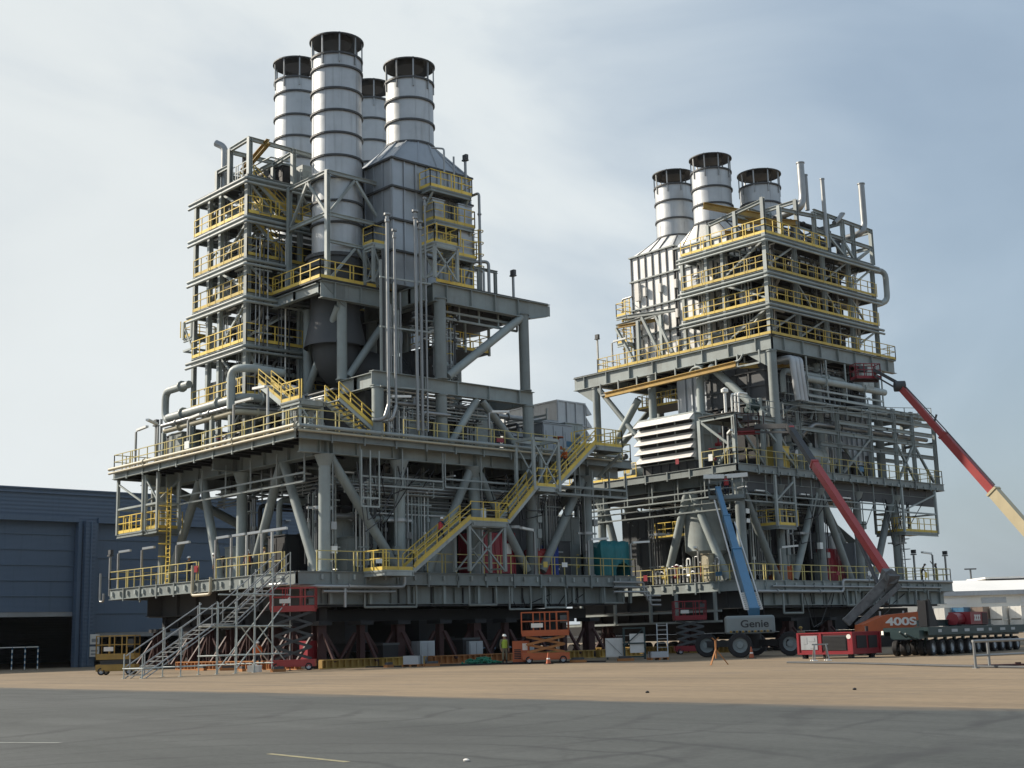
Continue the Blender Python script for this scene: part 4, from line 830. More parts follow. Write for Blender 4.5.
# access stair and gallery beside the left casing
MB().ib((-18.4, 1, 30.2), (-12.6, 1, 30.4), .34, .24).build('frame_beam', 'steel', Rm); MB().ib((-16.2, .2, 30.6), (-10.4, .2, 30.1), .34, .24).build('frame_beam', 'steel', Rm); MB().ib((-17.8, .6, 30.0), (-12.6, .9, 29.8), .3, .26).build('monorail_beam', 'ochre', Rm)
for a, c in (((-18.4, 1, 30), (-15.4, .2, 26)), ((-14.4, .2, 30.2), (-12.2, .2, 26)), ((-12.8, .3, 30), (-10.8, .2, 26.1))): strut(Rm, a, c, .24, 'steel')
for x in (-15, -12.2): post(Rm, x, .3, 25.9, 30, .3, 'steel2')
flood(Rm, -20, 0, 25.9, 3.2); lamp(Rm, -18.4, .3, 25.9, 2.6, (1, .1)); ladder(Rm, -17.8, 2.0, 26, 33, (1, 0), 'yellow'); pipe(Rm, [(-17.2, 2.0, 33), (-18.4, 2, 33), (-18.4, 2, 26.4)], .1, 'galv')
for z in (28.6, 31.2): landing(Rm, -18.6, -17.3, 1.2, 3.4, z, [[(-17.4, 1.25), (-18.55, 1.25), (-18.55, 3.3)]])
for z in (34.4, 31.6, 29.0):
    for i in range(3): MB().bx(-15.6+i*1.9, 1.85, z-1.7, -15.3+i*1.9, 2.1, z-.9).build('junction_box', 'white', Rm)
    MB().bx(-16.6, 1.8, z-2, -16.1, 2.1, z-.3).build('junction_box', 'white', Rm)

for y in (3.4, 9.4, 15.4, 21.2): MB().bx(-22.3, y-.9, 1.49, -1.4, y+.9, 2.86).build('dark_fill_beam', 'shade', Lm)  # near-black beams added to keep the space under the decks dark
for y in (-1.6, 3.6, 9, 14.4): MB().bx(-27, y-.9, 1.49, -1.2, y+.9, 2.6).build('dark_fill_beam', 'shade', Rm)
for x in (-2.6, -8, -14, -19.5): MB().bx(x-.5, 1, 2.88, x+.5, 25, 3.6).build('dark_fill_beam', 'shade', Lm); MB().bx(x-.5, -3, 2.62, x+.5, 21, 3.3).build('dark_fill_beam', 'shade', Rm)

r_ = random.Random(19)
for m_, xs, ys, zs, n in ((Lm, (-23, .98), (-2.72, 26), (5.87, 14.6), 9), (Rm, (-12, .55), (-6.2, 23), (5.5, 14.6), 9)):
    for i in range(n):
        z = r_.choice(zs)+r_.uniform(.35, .6); w_ = r_.uniform(.35, .8); h_ = r_.uniform(.3, .55); c_ = r_.choice(['lamp', 'lamp', 'yellow', 'redbox', 'contblue', 'lamp'])
        if r_.random() < .35: x = r_.uniform(xs[0], xs[1]-2); MB().bx(x, ys[0]-.05, z, x+w_, ys[0]-.03, z+h_).build('safety_sign', c_, m_)
        else: y = r_.uniform(0, ys[1]-3); MB().bx(xs[1]+.05, y, z, xs[1]+.07, y+w_, z+h_).build('safety_sign', c_, m_)
    for i in range(14):     # loose hoses and cables drooping from the decks
        y = r_.uniform(1, 22 if m_ is Lm else 17); x = xs[1]-r_.uniform(.1, .6); z = r_.choice((12.8, 12.8, 4.6)); d = r_.uniform(1.2, 4.5) if z > 6 else r_.uniform(1, 3)
        pipe(m_, [(x, y, z), (x+.1, y+r_.uniform(.3, 1), z-d), (x-.1, y+r_.uniform(1.2, 3), z-d*r_.uniform(.6, 1)), (x, y+r_.uniform(3, 4.5), z-.1)], .035, r_.choice(['black', 'shade', 'dark']), False)
    cs_ = [(c[0], c[1]) for c in ((0, 0), (0, 5.9), (0, 12.4), (0, 17.7), (0, 23.4))] if m_ is Lm else [(-.3, -5), (-.4, .2), (-.4, 5.7), (-.4, 11.4), (-.4, 17.4)]
    for cx_, cy_ in cs_:     # conduit drops and junction boxes strapped to the columns
        for i in range(2):
            z = r_.uniform(6.8, 10.5); y = cy_+r_.choice([-.5, .5, .45]); x = cx_+.25
            MB().bx(x-.15, y-.2, z, x+.15, y+.2, z+r_.uniform(.4, .8)).build('junction_box', r_.choice(['steel2', 'lamp', 'steel', 'galv']), m_)
            MB().bar((x, y, z-.9), (x, y, 12.8), .06).build('conduit', r_.choice(['galv', 'steel2', 'dark']), m_)
for k_, dz in enumerate((-.5, -.85, -1.2)): pipe(Lm, [(1.35, 24.5, zl+.37+dz), (1.35, 27.8+k_*.3, zl+.37+dz), (1.35, 27.8+k_*.3, zl-.6+dz), (1.35, 29.6, zl-.6+dz)], .09, 'galv', False)
def core(m, x0, x1, y0, y1, z0, z1, mm='shade'):  # dark ribbed boxes added as fill so the open bays look shaded
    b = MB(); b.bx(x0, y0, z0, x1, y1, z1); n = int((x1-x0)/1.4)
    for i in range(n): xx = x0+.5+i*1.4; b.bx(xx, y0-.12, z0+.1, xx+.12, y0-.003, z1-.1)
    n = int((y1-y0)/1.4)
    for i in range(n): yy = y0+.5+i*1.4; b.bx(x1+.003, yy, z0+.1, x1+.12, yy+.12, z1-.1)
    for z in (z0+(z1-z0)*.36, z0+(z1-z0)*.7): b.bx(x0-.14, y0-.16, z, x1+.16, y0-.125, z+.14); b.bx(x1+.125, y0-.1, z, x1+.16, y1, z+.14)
    b.build('casing_fill_box', mm, m)
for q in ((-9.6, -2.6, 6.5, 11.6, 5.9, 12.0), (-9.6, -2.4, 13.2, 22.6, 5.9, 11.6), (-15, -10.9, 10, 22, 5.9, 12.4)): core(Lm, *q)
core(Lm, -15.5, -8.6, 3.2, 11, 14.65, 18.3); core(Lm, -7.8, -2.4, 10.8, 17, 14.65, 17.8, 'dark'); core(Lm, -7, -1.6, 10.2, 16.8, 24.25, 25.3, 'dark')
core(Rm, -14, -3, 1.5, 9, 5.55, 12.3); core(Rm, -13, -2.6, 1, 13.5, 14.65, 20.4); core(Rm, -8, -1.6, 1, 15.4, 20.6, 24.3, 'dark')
r_ = random.Random(31); k_ = 0
for m_, xf, yf, tiers in ((Lm, -.7, .7, ((6.0, 12.6, 22, -17), (14.7, 18.3, 16, -15), (19.3, 24.4, 12.6, -3))), (Rm, -1.1, -3.6, ((5.6, 12.4, 8, -15), (14.7, 20, 13, -3), (20.6, 24.3, 15, -3)))):
    for z0_, z1_, ym, xm in tiers:
        ys_ = yf if z0_ < 14 else (1.2 if m_ is Rm else (10.4 if z0_ > 19 else 5))
        for i in range(7):
            k_ += 1; y = r_.uniform(ys_, ym-2); x = xf-r_.uniform(0, 1.2)
            pipe_rack(m_, (x, y, z0_), (x, y, z1_-r_.uniform(0, 1.5)), (0, 1, 0), r_.randint(3, 7), k_)
        for i in range(3):
            k_ += 1; z = r_.uniform(z0_+(z1_-z0_)*.5, z1_-.5); x = xf-r_.uniform(0, .8); y = r_.uniform(ys_, ys_+3)
            pipe_rack(m_, (x, y, z), (x, r_.uniform(ym-5, ym), z), (0, 0, 1), r_.randint(3, 6), k_, .22)
        for i in range(4 if xm < -9 else (0 if m_ is Lm else 1)):
            k_ += 1; x = r_.uniform(xm, -2.5); y = (yf if z0_ < 14 else (.3 if m_ is Lm else 1.))+r_.uniform(.2, 1.2)
            pipe_rack(m_, (x, y, z0_), (x, y, z1_-r_.uniform(0, 1)), (1, 0, 0), r_.randint(3, 6), k_)
        if xm < -9: k_ += 1; pipe_rack(m_, (xm, yf+1.3, z1_-1.2), (-1.6, yf+1.3, z1_-1.2), (0, 0, 1), 5, k_, .2)
for i in range(2): k_ += 1; y = .5+i*1.9; pipe_rack(Lm, (-9.2, y, 15), (-9.2, y, 31), (0, 1, 0), 4, k_)
for i in range(5): k_ += 1; pipe_rack(Rm, (-.55, 1+i*3.1, 26), (-.55, 1+i*3.1, 34.2), (0, 1, 0), 4, k_)
for i in range(3): k_ += 1; pipe_rack(Rm, (-8+i*2.4, .7, 26), (-8+i*2.4, .7, 34.2), (1, 0, 0), 4, k_); k_ += 1; pipe_rack(Lm, (-16.4+i*2.2, .7, 18.8), (-16.4+i*2.2, .7, 33.8), (1, 0, 0), 4, k_)
for i, (a, c) in enumerate((((.95, 3, zm+.0), (.95, 14, zm+.0)),)): pass
# ================================================================== SETTING
def ground_mat():
    m = bpy.data.materials.new('dusty_tan_concrete'); m.use_nodes = True; nt = m.node_tree; N = nt.nodes; L = nt.links; b = N['Principled BSDF']
    tc = N.new('ShaderNodeTexCoord')
    def noise(scale, mp=None, det=6, w=.6):
        n = N.new('ShaderNodeTexNoise'); n.inputs['Scale'].default_value = scale; n.inputs['Detail'].default_value = det; n.inputs['Roughness'].default_value = w
        if mp:
            k = N.new('ShaderNodeMapping'); k.inputs['Scale'].default_value = mp; k.inputs['Rotation'].default_value = (0, 0, .25); L.new(tc.outputs['Object'], k.inputs['Vector']); L.new(k.outputs['Vector'], n.inputs['Vector'])
        else: L.new(tc.outputs['Object'], n.inputs['Vector'])
        return n
    n1 = noise(.09); n2 = noise(1., (.05, .9, 1)); n3 = noise(3.)
    r = N.new('ShaderNodeValToRGB'); e = r.color_ramp.elements
    e[0].position = .32; e[0].color = (.15, .112, .07, 1); e[1].position = .66; e[1].color = (.298, .22, .135, 1)
    mx = N.new('ShaderNodeMix'); mx.inputs['Factor'].default_value = .5; L.new(n1.outputs['Fac'], mx.inputs['A']); L.new(n2.outputs['Fac'], mx.inputs['B'])
    L.new(mx.outputs['Result'], r.inputs['Fac'])
    m2 = N.new('ShaderNodeMix'); m2.data_type = 'RGBA'; m2.blend_type = 'OVERLAY'; m2.inputs['Factor'].default_value = .35; L.new(r.outputs['Color'], m2.inputs['A']); L.new(n3.outputs['Fac'], m2.inputs['B'])
    out = m2.outputs['Result']
    bk = N.new('ShaderNodeTexBrick'); bk.offset = 0; bk.inputs['Scale'].default_value = 1; bk.inputs['Brick Width'].default_value = 7.5; bk.inputs['Row Height'].default_value = 6; bk.inputs['Mortar Size'].default_value = .035; bk.inputs['Color1'].default_value = (0, 0, 0, 1); bk.inputs['Color2'].default_value = (.12, .12, .12, 1); bk.inputs['Mortar'].default_value = (.55, .55, .55, 1); L.new(tc.outputs['Object'], bk.inputs['Vector'])
    mj = N.new('ShaderNodeMix'); mj.data_type = 'RGBA'; mj.inputs['B'].default_value = (.12, .10, .08, 1); L.new(bk.outputs['Color'], mj.inputs['Factor']); L.new(out, mj.inputs['A']); out = mj.outputs['Result']
    st = noise(.22, (1, 2.2, 1), 4, .5); sr = N.new('ShaderNodeMapRange'); sr.inputs['From Min'].default_value = .57; sr.inputs['From Max'].default_value = .72; sr.inputs['To Max'].default_value = .5; L.new(st.outputs['Fac'], sr.inputs['Value'])
    mst = N.new('ShaderNodeMix'); mst.data_type = 'RGBA'; mst.inputs['B'].default_value = (.13, .105, .085, 1); L.new(sr.outputs[0], mst.inputs['Factor']); L.new(out, mst.inputs['A']); out = mst.outputs['Result']
    L.new(out, b.inputs['Base Color']); b.inputs['Roughness'].default_value = .88
    bp = N.new('ShaderNodeBump'); bp.inputs['Strength'].default_value = .25; bp.inputs['Distance'].default_value = .03; L.new(n3.outputs['Fac'], bp.inputs['Height']); L.new(bp.outputs['Normal'], b.inputs['Normal'])
    return m
def asphalt_mat():
    m = bpy.data.materials.new('worn_grey_asphalt'); m.use_nodes = True; nt = m.node_tree; N = nt.nodes; L = nt.links; b = N['Principled BSDF']
    tc = N.new('ShaderNodeTexCoord')
    def noise(scale, mp=(1, 1, 1), rot=0, det=7, w=.6):
        n = N.new('ShaderNodeTexNoise'); n.inputs['Scale'].default_value = scale; n.inputs['Detail'].default_value = det; n.inputs['Roughness'].default_value = w
        k = N.new('ShaderNodeMapping'); k.inputs['Scale'].default_value = mp; k.inputs['Rotation'].default_value = (0, 0, rot); L.new(tc.outputs['Object'], k.inputs['Vector']); L.new(k.outputs['Vector'], n.inputs['Vector']); return n
    def mixf(a, c, f):
        x = N.new('ShaderNodeMix'); x.inputs['Factor'].default_value = f; L.new(a, x.inputs['A']); L.new(c, x.inputs['B']); return x.outputs['Result']
    f = mixf(mixf(noise(.12).outputs['Fac'], noise(.8, (.12, 1, 1), .5).outputs['Fac'], .45), noise(9, det=3).outputs['Fac'], .28)
    r = N.new('ShaderNodeValToRGB'); e = r.color_ramp.elements; e[0].position = .36; e[0].color = (.034, .039, .038, 1); e[1].position = .62; e[1].color = (.084, .091, .088, 1); L.new(f, r.inputs['Fac'])
    # tyre scuffs: broken rings of dark rubber
    out = r.outputs['Color']
    for cx, cy, sc_, lo in ((42, -33, .55, .60), (30, -44, .36, .62), (56, -40, .62, .6), (20, -30, .22, .6)):
        k = N.new('ShaderNodeMapping'); k.inputs['Location'].default_value = (-cx, -cy, 0); L.new(tc.outputs['Object'], k.inputs['Vector'])
        ln = N.new('ShaderNodeVectorMath'); ln.operation = 'LENGTH'; L.new(k.outputs['Vector'], ln.inputs[0])
        nz = noise(.25); ad = N.new('ShaderNodeMath'); ad.operation = 'MULTIPLY_ADD'; ad.inputs[1].default_value = 2.2; L.new(nz.outputs['Fac'], ad.inputs[0]); L.new(ln.outputs['Value'], ad.inputs[2])
        sn = N.new('ShaderNodeMath'); sn.operation = 'MULTIPLY'; sn.inputs[1].default_value = sc_*6.28; L.new(ad.outputs[0], sn.inputs[0])
        s2 = N.new('ShaderNodeMath'); s2.operation = 'SINE'; L.new(sn.outputs[0], s2.inputs[0])
        mr = N.new('ShaderNodeMapRange'); mr.inputs['From Min'].default_value = .86; mr.inputs['From Max'].default_value = 1.; L.new(s2.outputs[0], mr.inputs['Value'])
        ms = N.new('ShaderNodeMapRange'); ms.inputs['From Min'].default_value = lo-.12; ms.inputs['From Max'].default_value = lo; L.new(noise(.11, rot=cx).outputs['Fac'], ms.inputs['Value'])
        mu = N.new('ShaderNodeMath'); mu.operation = 'MULTIPLY'; L.new(mr.outputs[0], mu.inputs[0]); L.new(ms.outputs[0], mu.inputs[1])
        mv = N.new('ShaderNodeMath'); mv.operation = 'MULTIPLY'; mv.inputs[1].default_value = .62; L.new(mu.outputs[0], mv.inputs[0])
        mx = N.new('ShaderNodeMix'); mx.data_type = 'RGBA'; mx.inputs['B'].default_value = (.028, .03, .032, 1); L.new(mv.outputs[0], mx.inputs['Factor']); L.new(out, mx.inputs['A']); out = mx.outputs['Result']
    vo = N.new('ShaderNodeTexVoronoi'); vo.feature = 'DISTANCE_TO_EDGE'; vo.inputs['Scale'].default_value = .16
    wk = N.new('ShaderNodeVectorMath'); wk.operation = 'MULTIPLY_ADD'; wk.inputs[1].default_value = (2.5, 2.5, 0); L.new(noise(.5).outputs['Color'], wk.inputs[0]); L.new(tc.outputs['Object'], wk.inputs[2]); L.new(wk.outputs['Vector'], vo.inputs['Vector'])
    vr = N.new('ShaderNodeMapRange'); vr.inputs['From Max'].default_value = .012; vr.inputs['To Min'].default_value = .55; vr.inputs['To Max'].default_value = 0; L.new(vo.outputs['Distance'], vr.inputs['Value'])
    vm_ = N.new('ShaderNodeMath'); vm_.operation = 'MULTIPLY'; L.new(vr.outputs[0], vm_.inputs[0]); L.new(noise(.06, rot=1).outputs['Fac'], vm_.inputs[1])
    mc = N.new('ShaderNodeMix'); mc.data_type = 'RGBA'; mc.inputs['B'].default_value = (.022, .023, .024, 1); L.new(vm_.outputs[0], mc.inputs['Factor']); L.new(out, mc.inputs['A']); out = mc.outputs['Result']
    sx_ = N.new('ShaderNodeSeparateXYZ'); L.new(tc.outputs['Object'], sx_.inputs[0])
    du = N.new('ShaderNodeMath'); du.operation = 'MULTIPLY_ADD'; du.inputs[1].default_value = 3.4; L.new(noise(.5, (.35, 1.4, 1)).outputs['Fac'], du.inputs[0]); L.new(sx_.outputs['Y'], du.inputs[2])
    dr = N.new('ShaderNodeMapRange'); dr.inputs['From Min'].default_value = -23.4; dr.inputs['From Max'].default_value = -21.6; dr.inputs['To Max'].default_value = .75; L.new(du.outputs[0], dr.inputs['Value'])
    md = N.new('ShaderNodeMix'); md.data_type = 'RGBA'; md.inputs['B'].default_value = (.22, .165, .105, 1); L.new(dr.outputs[0], md.inputs['Factor']); L.new(out, md.inputs['A']); out = md.outputs['Result']
    pv2 = N.new('ShaderNodeMapRange'); pv2.inputs['From Min'].default_value = .60; pv2.inputs['From Max'].default_value = .64; pv2.inputs['To Max'].default_value = .35; L.new(noise(.055, (1, 1.6, 1), .4, 2, .3).outputs['Fac'], pv2.inputs['Value'])
    mp2 = N.new('ShaderNodeMix'); mp2.data_type = 'RGBA'; mp2.inputs['B'].default_value = (.045, .048, .048, 1); L.new(pv2.outputs[0], mp2.inputs['Factor']); L.new(out, mp2.inputs['A']); out = mp2.outputs['Result']
    L.new(out, b.inputs['Base Color']); b.inputs['Roughness'].default_value = .85
    bp = N.new('ShaderNodeBump'); bp.inputs['Strength'].default_value = .3; bp.inputs['Distance'].default_value = .015; L.new(noise(30, det=4).outputs['Fac'], bp.inputs['Height']); L.new(bp.outputs['Normal'], b.inputs['Normal'])
    return m
def sheet(name, pts, z, m):
    b = MB(); b.add([(x, y, z) for x, y in pts], [tuple(range(len(pts)))]); return tag(b.build(name, m), kind='structure')
sheet('ground', [(-1800, -1800), (1800, -1800), (1800, 1800), (-1800, 1800)], 0, ground_mat())
re_ = random.Random(12); edge = [(300-i*.6, -24.15+.0008*(i*.6-300)+re_.uniform(-.09, .09)+.12*math.sin(i*.13)) for i in range(1001)]
sheet('road', [(-300, -300), (300, -300)]+edge, .004, asphalt_mat())
rm = mat('worn_road_paint', (.26, .27, .25), .8, 0, .5, 3, 0, dirt=(.11, .12, .115)); ry = mat('worn_yellow_road_paint', (.30, .27, .15), .8, 0, .5, 3, 0, dirt=(.11, .12, .115))
sheet('road_marking', [(43.6, -40.0), (47.9, -37.9), (47.85, -37.78), (43.55, -39.88)], .008, rm); sheet('road_marking', [(53.2, -37.2), (55.3, -37.35), (55.3, -37.24), (53.2, -37.09)], .008, ry)

# ------------------------------------------------------------------ dark assembly hall on the left
hall = thing('assembly_hall', 'long dark navy industrial hall with half-raised shutter doors, left of the modules', 'industrial hall', (-48, 6, 0))
def hb(name, m, *boxes, parent=hall):
    b = MB()
    for q in boxes: b.bx(*q)
    return b.build(name, m, parent)
H = 15.55
hb('wall', 'hall', (-.5, -60, 13.3, 0, 56, H), (-.5, -60, 0, 0, -24, 13.3), (-.5, -.5, 0, 0, 1.4, 13.3), (-.5, 19, 0, 0, 25, 13.3), (-.5, 43, 0, 0, 56, 13.3), (-62, -60, 0, -61.5, 56, H), (-61.5, -60, 0, -.5, -59.5, H), (-61.5, 55.5, 0, -.5, 56, H))
hb('roof', 'hall', (-62.1, -60.1, H+.003, .15, 56.1, H+.35)); hb('parapet_cap', 'halldoor', (-.1, -60, H+.36, .25, 56, H+.5))
for ya, yb, zl_ in ((-24, -.5, 5.0), (1.4, 19, 3.1), (25, 43, 3.0)):
    b = MB(); n = 6
    for i in range(n):
        za = zl_+(13.3-zl_)*i/n; b.bx(-.9, ya, za+.03, -.56, yb, zl_+(13.3-zl_)*(i+1)/n-.03); b.bx(-.6, ya, za-.045, -.5, yb, za+.045)
    d = b.build('shutter_door', 'halldoor', hall); sm_ = MB(); [sm_.bx(-.49, ya+.05, zl_+(13.3-zl_)*i/n-.03, -.46, yb-.05, zl_+(13.3-zl_)*i/n+.03) for i in range(1, n)]; sm_.build('door_seam', 'seam', d); hb('bottom_rail', 'duct', (-1., ya, zl_-.45, -.55, yb, zl_-.04), parent=d)
    hb('door_frame', 'halldoor', (-.5, ya, 13.05, .25, yb, 13.55), (-.5, ya-.35, 0, .25, ya-.003, 13.04), (-.5, yb+.003, 0, .25, yb+.35, 13.04))
hb('pilaster', 'hall', (.003, .0, 0, .7, .9, 13.2))
b = MB()
for z in (4.2, 6.9, 9.6, 12.3): b.bx(.003, 19.4, z, .05, 24.6, z+.08); b.bx(.003, 43.4, z, .05, 56, z+.08)
b.build('cladding_seam', 'halldoor', hall)
for y in (-12, 9.5, 22, 34, 50): hb('wall_lamp', 'duct', (.003, y-.3, 14.0, .35, y+.3, 14.15))
for y in (.2, 21.8, 49): hb('downpipe', 'halldoor', (.71 if y < 1 else .003, y+.25, .1, .85 if y < 1 else .14, y+.39, 13.1))
nb = thing('notice_board', 'pair of white notice boards on the navy hall wall beside the second shutter', 'notice board', (-47.2, 7.1, 0))
b = MB(); b.bx(0, -.45, 2.0, .06, .45, 2.9); b.bx(0, -.45, .9, .06, .45, 1.8); b.build('panel', 'white', nb); b = MB(); b.bx(.065, -.3, 2.2, .075, .3, 2.5); b.bx(.065, -.35, 1.05, .075, .2, 1.2); b.bx(.065, -.35, 1.35, .075, .3, 1.5); b.build('notice', 'duct', nb)
bar = thing('barricade', 'row of white and blue striped hoop stands in the hall doorway', 'barricade', (-46.9, .2, 0))
for i in range(4):
    b = MB()
    for k in range(8): b.cur = k % 2; y = -1.9+i*1.15; b.tb((0, y, k*.24), (0, y, k*.24+.24), .05, 8)
    b.build('post', ['lamp', 'contblue'], bar)
MB().bar((0, -1.95, 1.9), (0, 1.6, 1.9), .07).build('top_rail', 'lamp', bar)

# ------------------------------------------------------------------ far white warehouse, containers, mast
wh = thing('warehouse', 'long white warehouse with pale curved roof far behind the trailer on the right', 'warehouse', (-76.6, 200, 0), math.radians(47.6))
hb('wall', 'wwall', (-10, 0, 0, 130, .4, 8.2), (-10, 40, 0, 130, 40.4, 8.2), (-10, .4, 0, -9.6, 40, 8.2), parent=wh)
b = MB(); pr = [(-.8, 8.3), (6, 9.8), (13, 10.9), (20, 11.3), (27, 10.9), (34, 9.8), (41, 8.3)]
b.prism(pr+[(y, z-.2) for y, z in reversed(pr)], 'x', -11, 131); b.build('roof', 'wroof', wh); hb('gutter', 'duct', (-11, -1., 7.6, 131, -.82, 8.5), parent=wh)
for i in range(17): hb('window', 'wroof' if i % 2 else 'duct', (-6+i*8, -.1, 6.0, -1+i*8, -.003, 7.1), parent=wh)
hb('skylight', 'white', (16, 14, 11.3, 34, 26, 11.7), parent=wh)
def container(loc, m, label, L=6.06, z=0):
    t = thing('shipping_container', label, 'shipping container', (loc[0], loc[1], z), math.radians(47.6+48), 'shipping containers far behind the trailer')
    b = MB(); b.bx(.12, .1, .15, L-.12, 2.34, 2.5); b.build('body', m, t)
    b = MB()
    for x in (0, L-.12):
        for y in (0, 2.32): b.bx(x, y, 0, x+.12, y+.12, 2.59)
    for y in (0.01, 2.31):
        for z_ in (.01, 2.46): b.bx(.12, y, z_, L-.12, y+.11, z_+.12)
    b.build('corner_frame', m, t); b = MB(); b.bx(.08, .15, .2, .115, 1.2, 2.45); b.bx(.08, 1.24, .2, .115, 2.3, 2.45); b.build('door', m, t); return t
cx, cy = -67.3, 195.2
for i, (m_, lab) in enumerate((('contwhite', 'off-white container on the upper row between the module and the blue one'), ('contblue', 'blue shipping container on the upper row in front of the white warehouse'), ('contbrown', 'brown shipping container on the upper row beside the blue one'), ('contwhite', 'pale container on the upper row just right of the brown one'), ('wwall', 'cream container at the right end of the upper row'))):
    k = -3.6+i*3.75; container((cx+.674*k, cy+.738*k), m_, lab, z=2.6)
    container((cx+.674*k, cy+.738*k), 'contwhite', 'plain white container on the ground row under the %s one' % ['left off-white', 'blue', 'brown', 'pale', 'cream'][i])
ms = thing('lamp_mast', 'thin distant lamp mast with crossbar above the white warehouse roof', 'lamp mast', (-86.7, 234.4, 0))
MB().tb((0, 0, 0), (0, 0, 14.2), .3, 8, .2).build('pole', 'dark', ms); MB().bar((-.9, -1., 14.2), (.9, 1., 14.2), .3).build('lamp_bar', 'dark', ms)
fe = thing('guard_fence', 'low white guard fence in front of the distant containers', 'fence', (-62, 196, 0), math.radians(47.6))
b = MB()
for i in range(16): b.bar((i*2.2, 0, 0), (i*2.2, 0, 1.2), .12)
for z in (.6, 1.15): b.bar((0, 0, z), (33, 0, z), .1)
b.build('rails', 'white', fe)

# ------------------------------------------------------------------ supports under the modules
stand_pos = []
def support(x, y, h, label, m_='primer', w=.7):
    t = thing('support_stand', label, 'support stand', (x, y, 0), 0, 'load-out support stands under the modules')
    b = MB(); b.ib((0, 0, 0.3), (0, 0, h), w, w*.9, .06); b.build('column', m_, t); MB().bx(-.9, -.9, 0, .9, .9, .3).build('base_block', 'shade', t)
    b = MB()
    for s in (-1, 1): b.bar((s*.45, 0, h-.5), (s*1.7, 0, .35), .16); b.bar((0, s*.45, h-.5), (0, s*1.7, .35), .16)
    b.build('raker', m_, t); MB().bx(-.7, -.5, h, .7, .5, h+.25).build('head_plate', 'shade', t)
k = 0; nm = ['first', 'second', 'third', 'fourth', 'fifth', 'sixth', 'seventh']; cor = ', %s from the corner'
for i, x in enumerate((-.3, -5.3, -10.6, -15.8, -20.9)): support(x, -.2, 2.6, 'dark red support stand under the left module sunlit face'+cor % nm[i])
for i, y in enumerate((5.9, 12.4, 17.7, 23.4)): support(-.3, y, 2.6, 'dark red support stand under the left module stair face'+cor % nm[i+1])
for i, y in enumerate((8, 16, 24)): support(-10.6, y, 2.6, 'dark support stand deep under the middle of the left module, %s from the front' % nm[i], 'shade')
for i, (x, y) in enumerate(((3.8, 37), (-2, 37), (-11.4, 37), (3.7, 42.2), (3.7, 47.5), (3.7, 53.2), (3.7, 59.2))): support(x, y, 2.3, 'dark red support stand under the right module, %s' % ['at its near corner', 'second along its louvred face', 'third along its louvred face', 'behind the blue boom lift', 'between the two boom lifts', 'behind the red power pack', 'behind the modular trailer'][i])
def grillage(x, y, L, rz, m_, label, h=.55):
    t = thing('grillage_beam', label, 'grillage beam', (x, y, 0), rz, 'grillage beams lying along the foot of the modules')
    MB().ib((0, 0, h/2), (L, 0, h/2), h, .5, .06, .5).build('beam', m_, t)
    MB().bx(-.06, -.2, .05, -.001, .2, h-.05).build('end_plate', m_, t)
gl = ['orange-brown grillage beam at the foot of the left module behind the scaffold stair', 'longer rusty grillage beam next to the near corner of the left module', 'rusty grillage beam at the far left foot of the left module']
grillage(-14.8, -1.9, 6.2, 0, 'rust', gl[2]); grillage(-8.2, -1.9, 4.6, 0, 'rust', gl[0]); grillage(-3.2, -1.9, 3.4, 0, 'rust', gl[1])
for i, (y, L, m_) in enumerate(((-1.2, 4.2, 'ochre'), (3.3, 3.4, 'ochre'), (7.2, 6.2, 'rust'), (13.8, 3.2, 'rust'), (17.3, 4.8, 'ochre'), (22.6, 4.4, 'ochre'))):
    grillage(1.4, y, L, PI/2, m_, ['plain yellow', 'ribbed yellow', 'dull brown', 'short brown', 'far ribbed', 'last yellow'][i]+' grillage beam at the stair-side foot of the left module'+cor % nm[i])
for i, x in enumerate((-12, -6, -.6)): grillage(x, 35.2, 5, 0, 'ochre', 'yellow grillage beam under the louvred face of the right module, %s from its left end' % nm[i])
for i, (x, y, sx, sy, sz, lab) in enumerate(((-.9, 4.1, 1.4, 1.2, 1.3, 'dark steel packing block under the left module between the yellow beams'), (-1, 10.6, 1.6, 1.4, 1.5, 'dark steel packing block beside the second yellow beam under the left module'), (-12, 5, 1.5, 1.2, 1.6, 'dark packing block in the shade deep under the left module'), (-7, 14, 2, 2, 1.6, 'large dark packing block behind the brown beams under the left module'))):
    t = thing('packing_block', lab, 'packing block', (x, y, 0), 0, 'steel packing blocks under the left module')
    b = MB(); b.bx(0, 0, 0, sx, sy, sz); b.build('block', 'shade', t); b = MB(); b.bx(-.06, -.06, sz+.002, sx+.06, sy+.06, sz+.14); b.bx(-.1, -.1, 0, sx+.1, -.003, .12); b.build('cap_plate', 'dark', t)

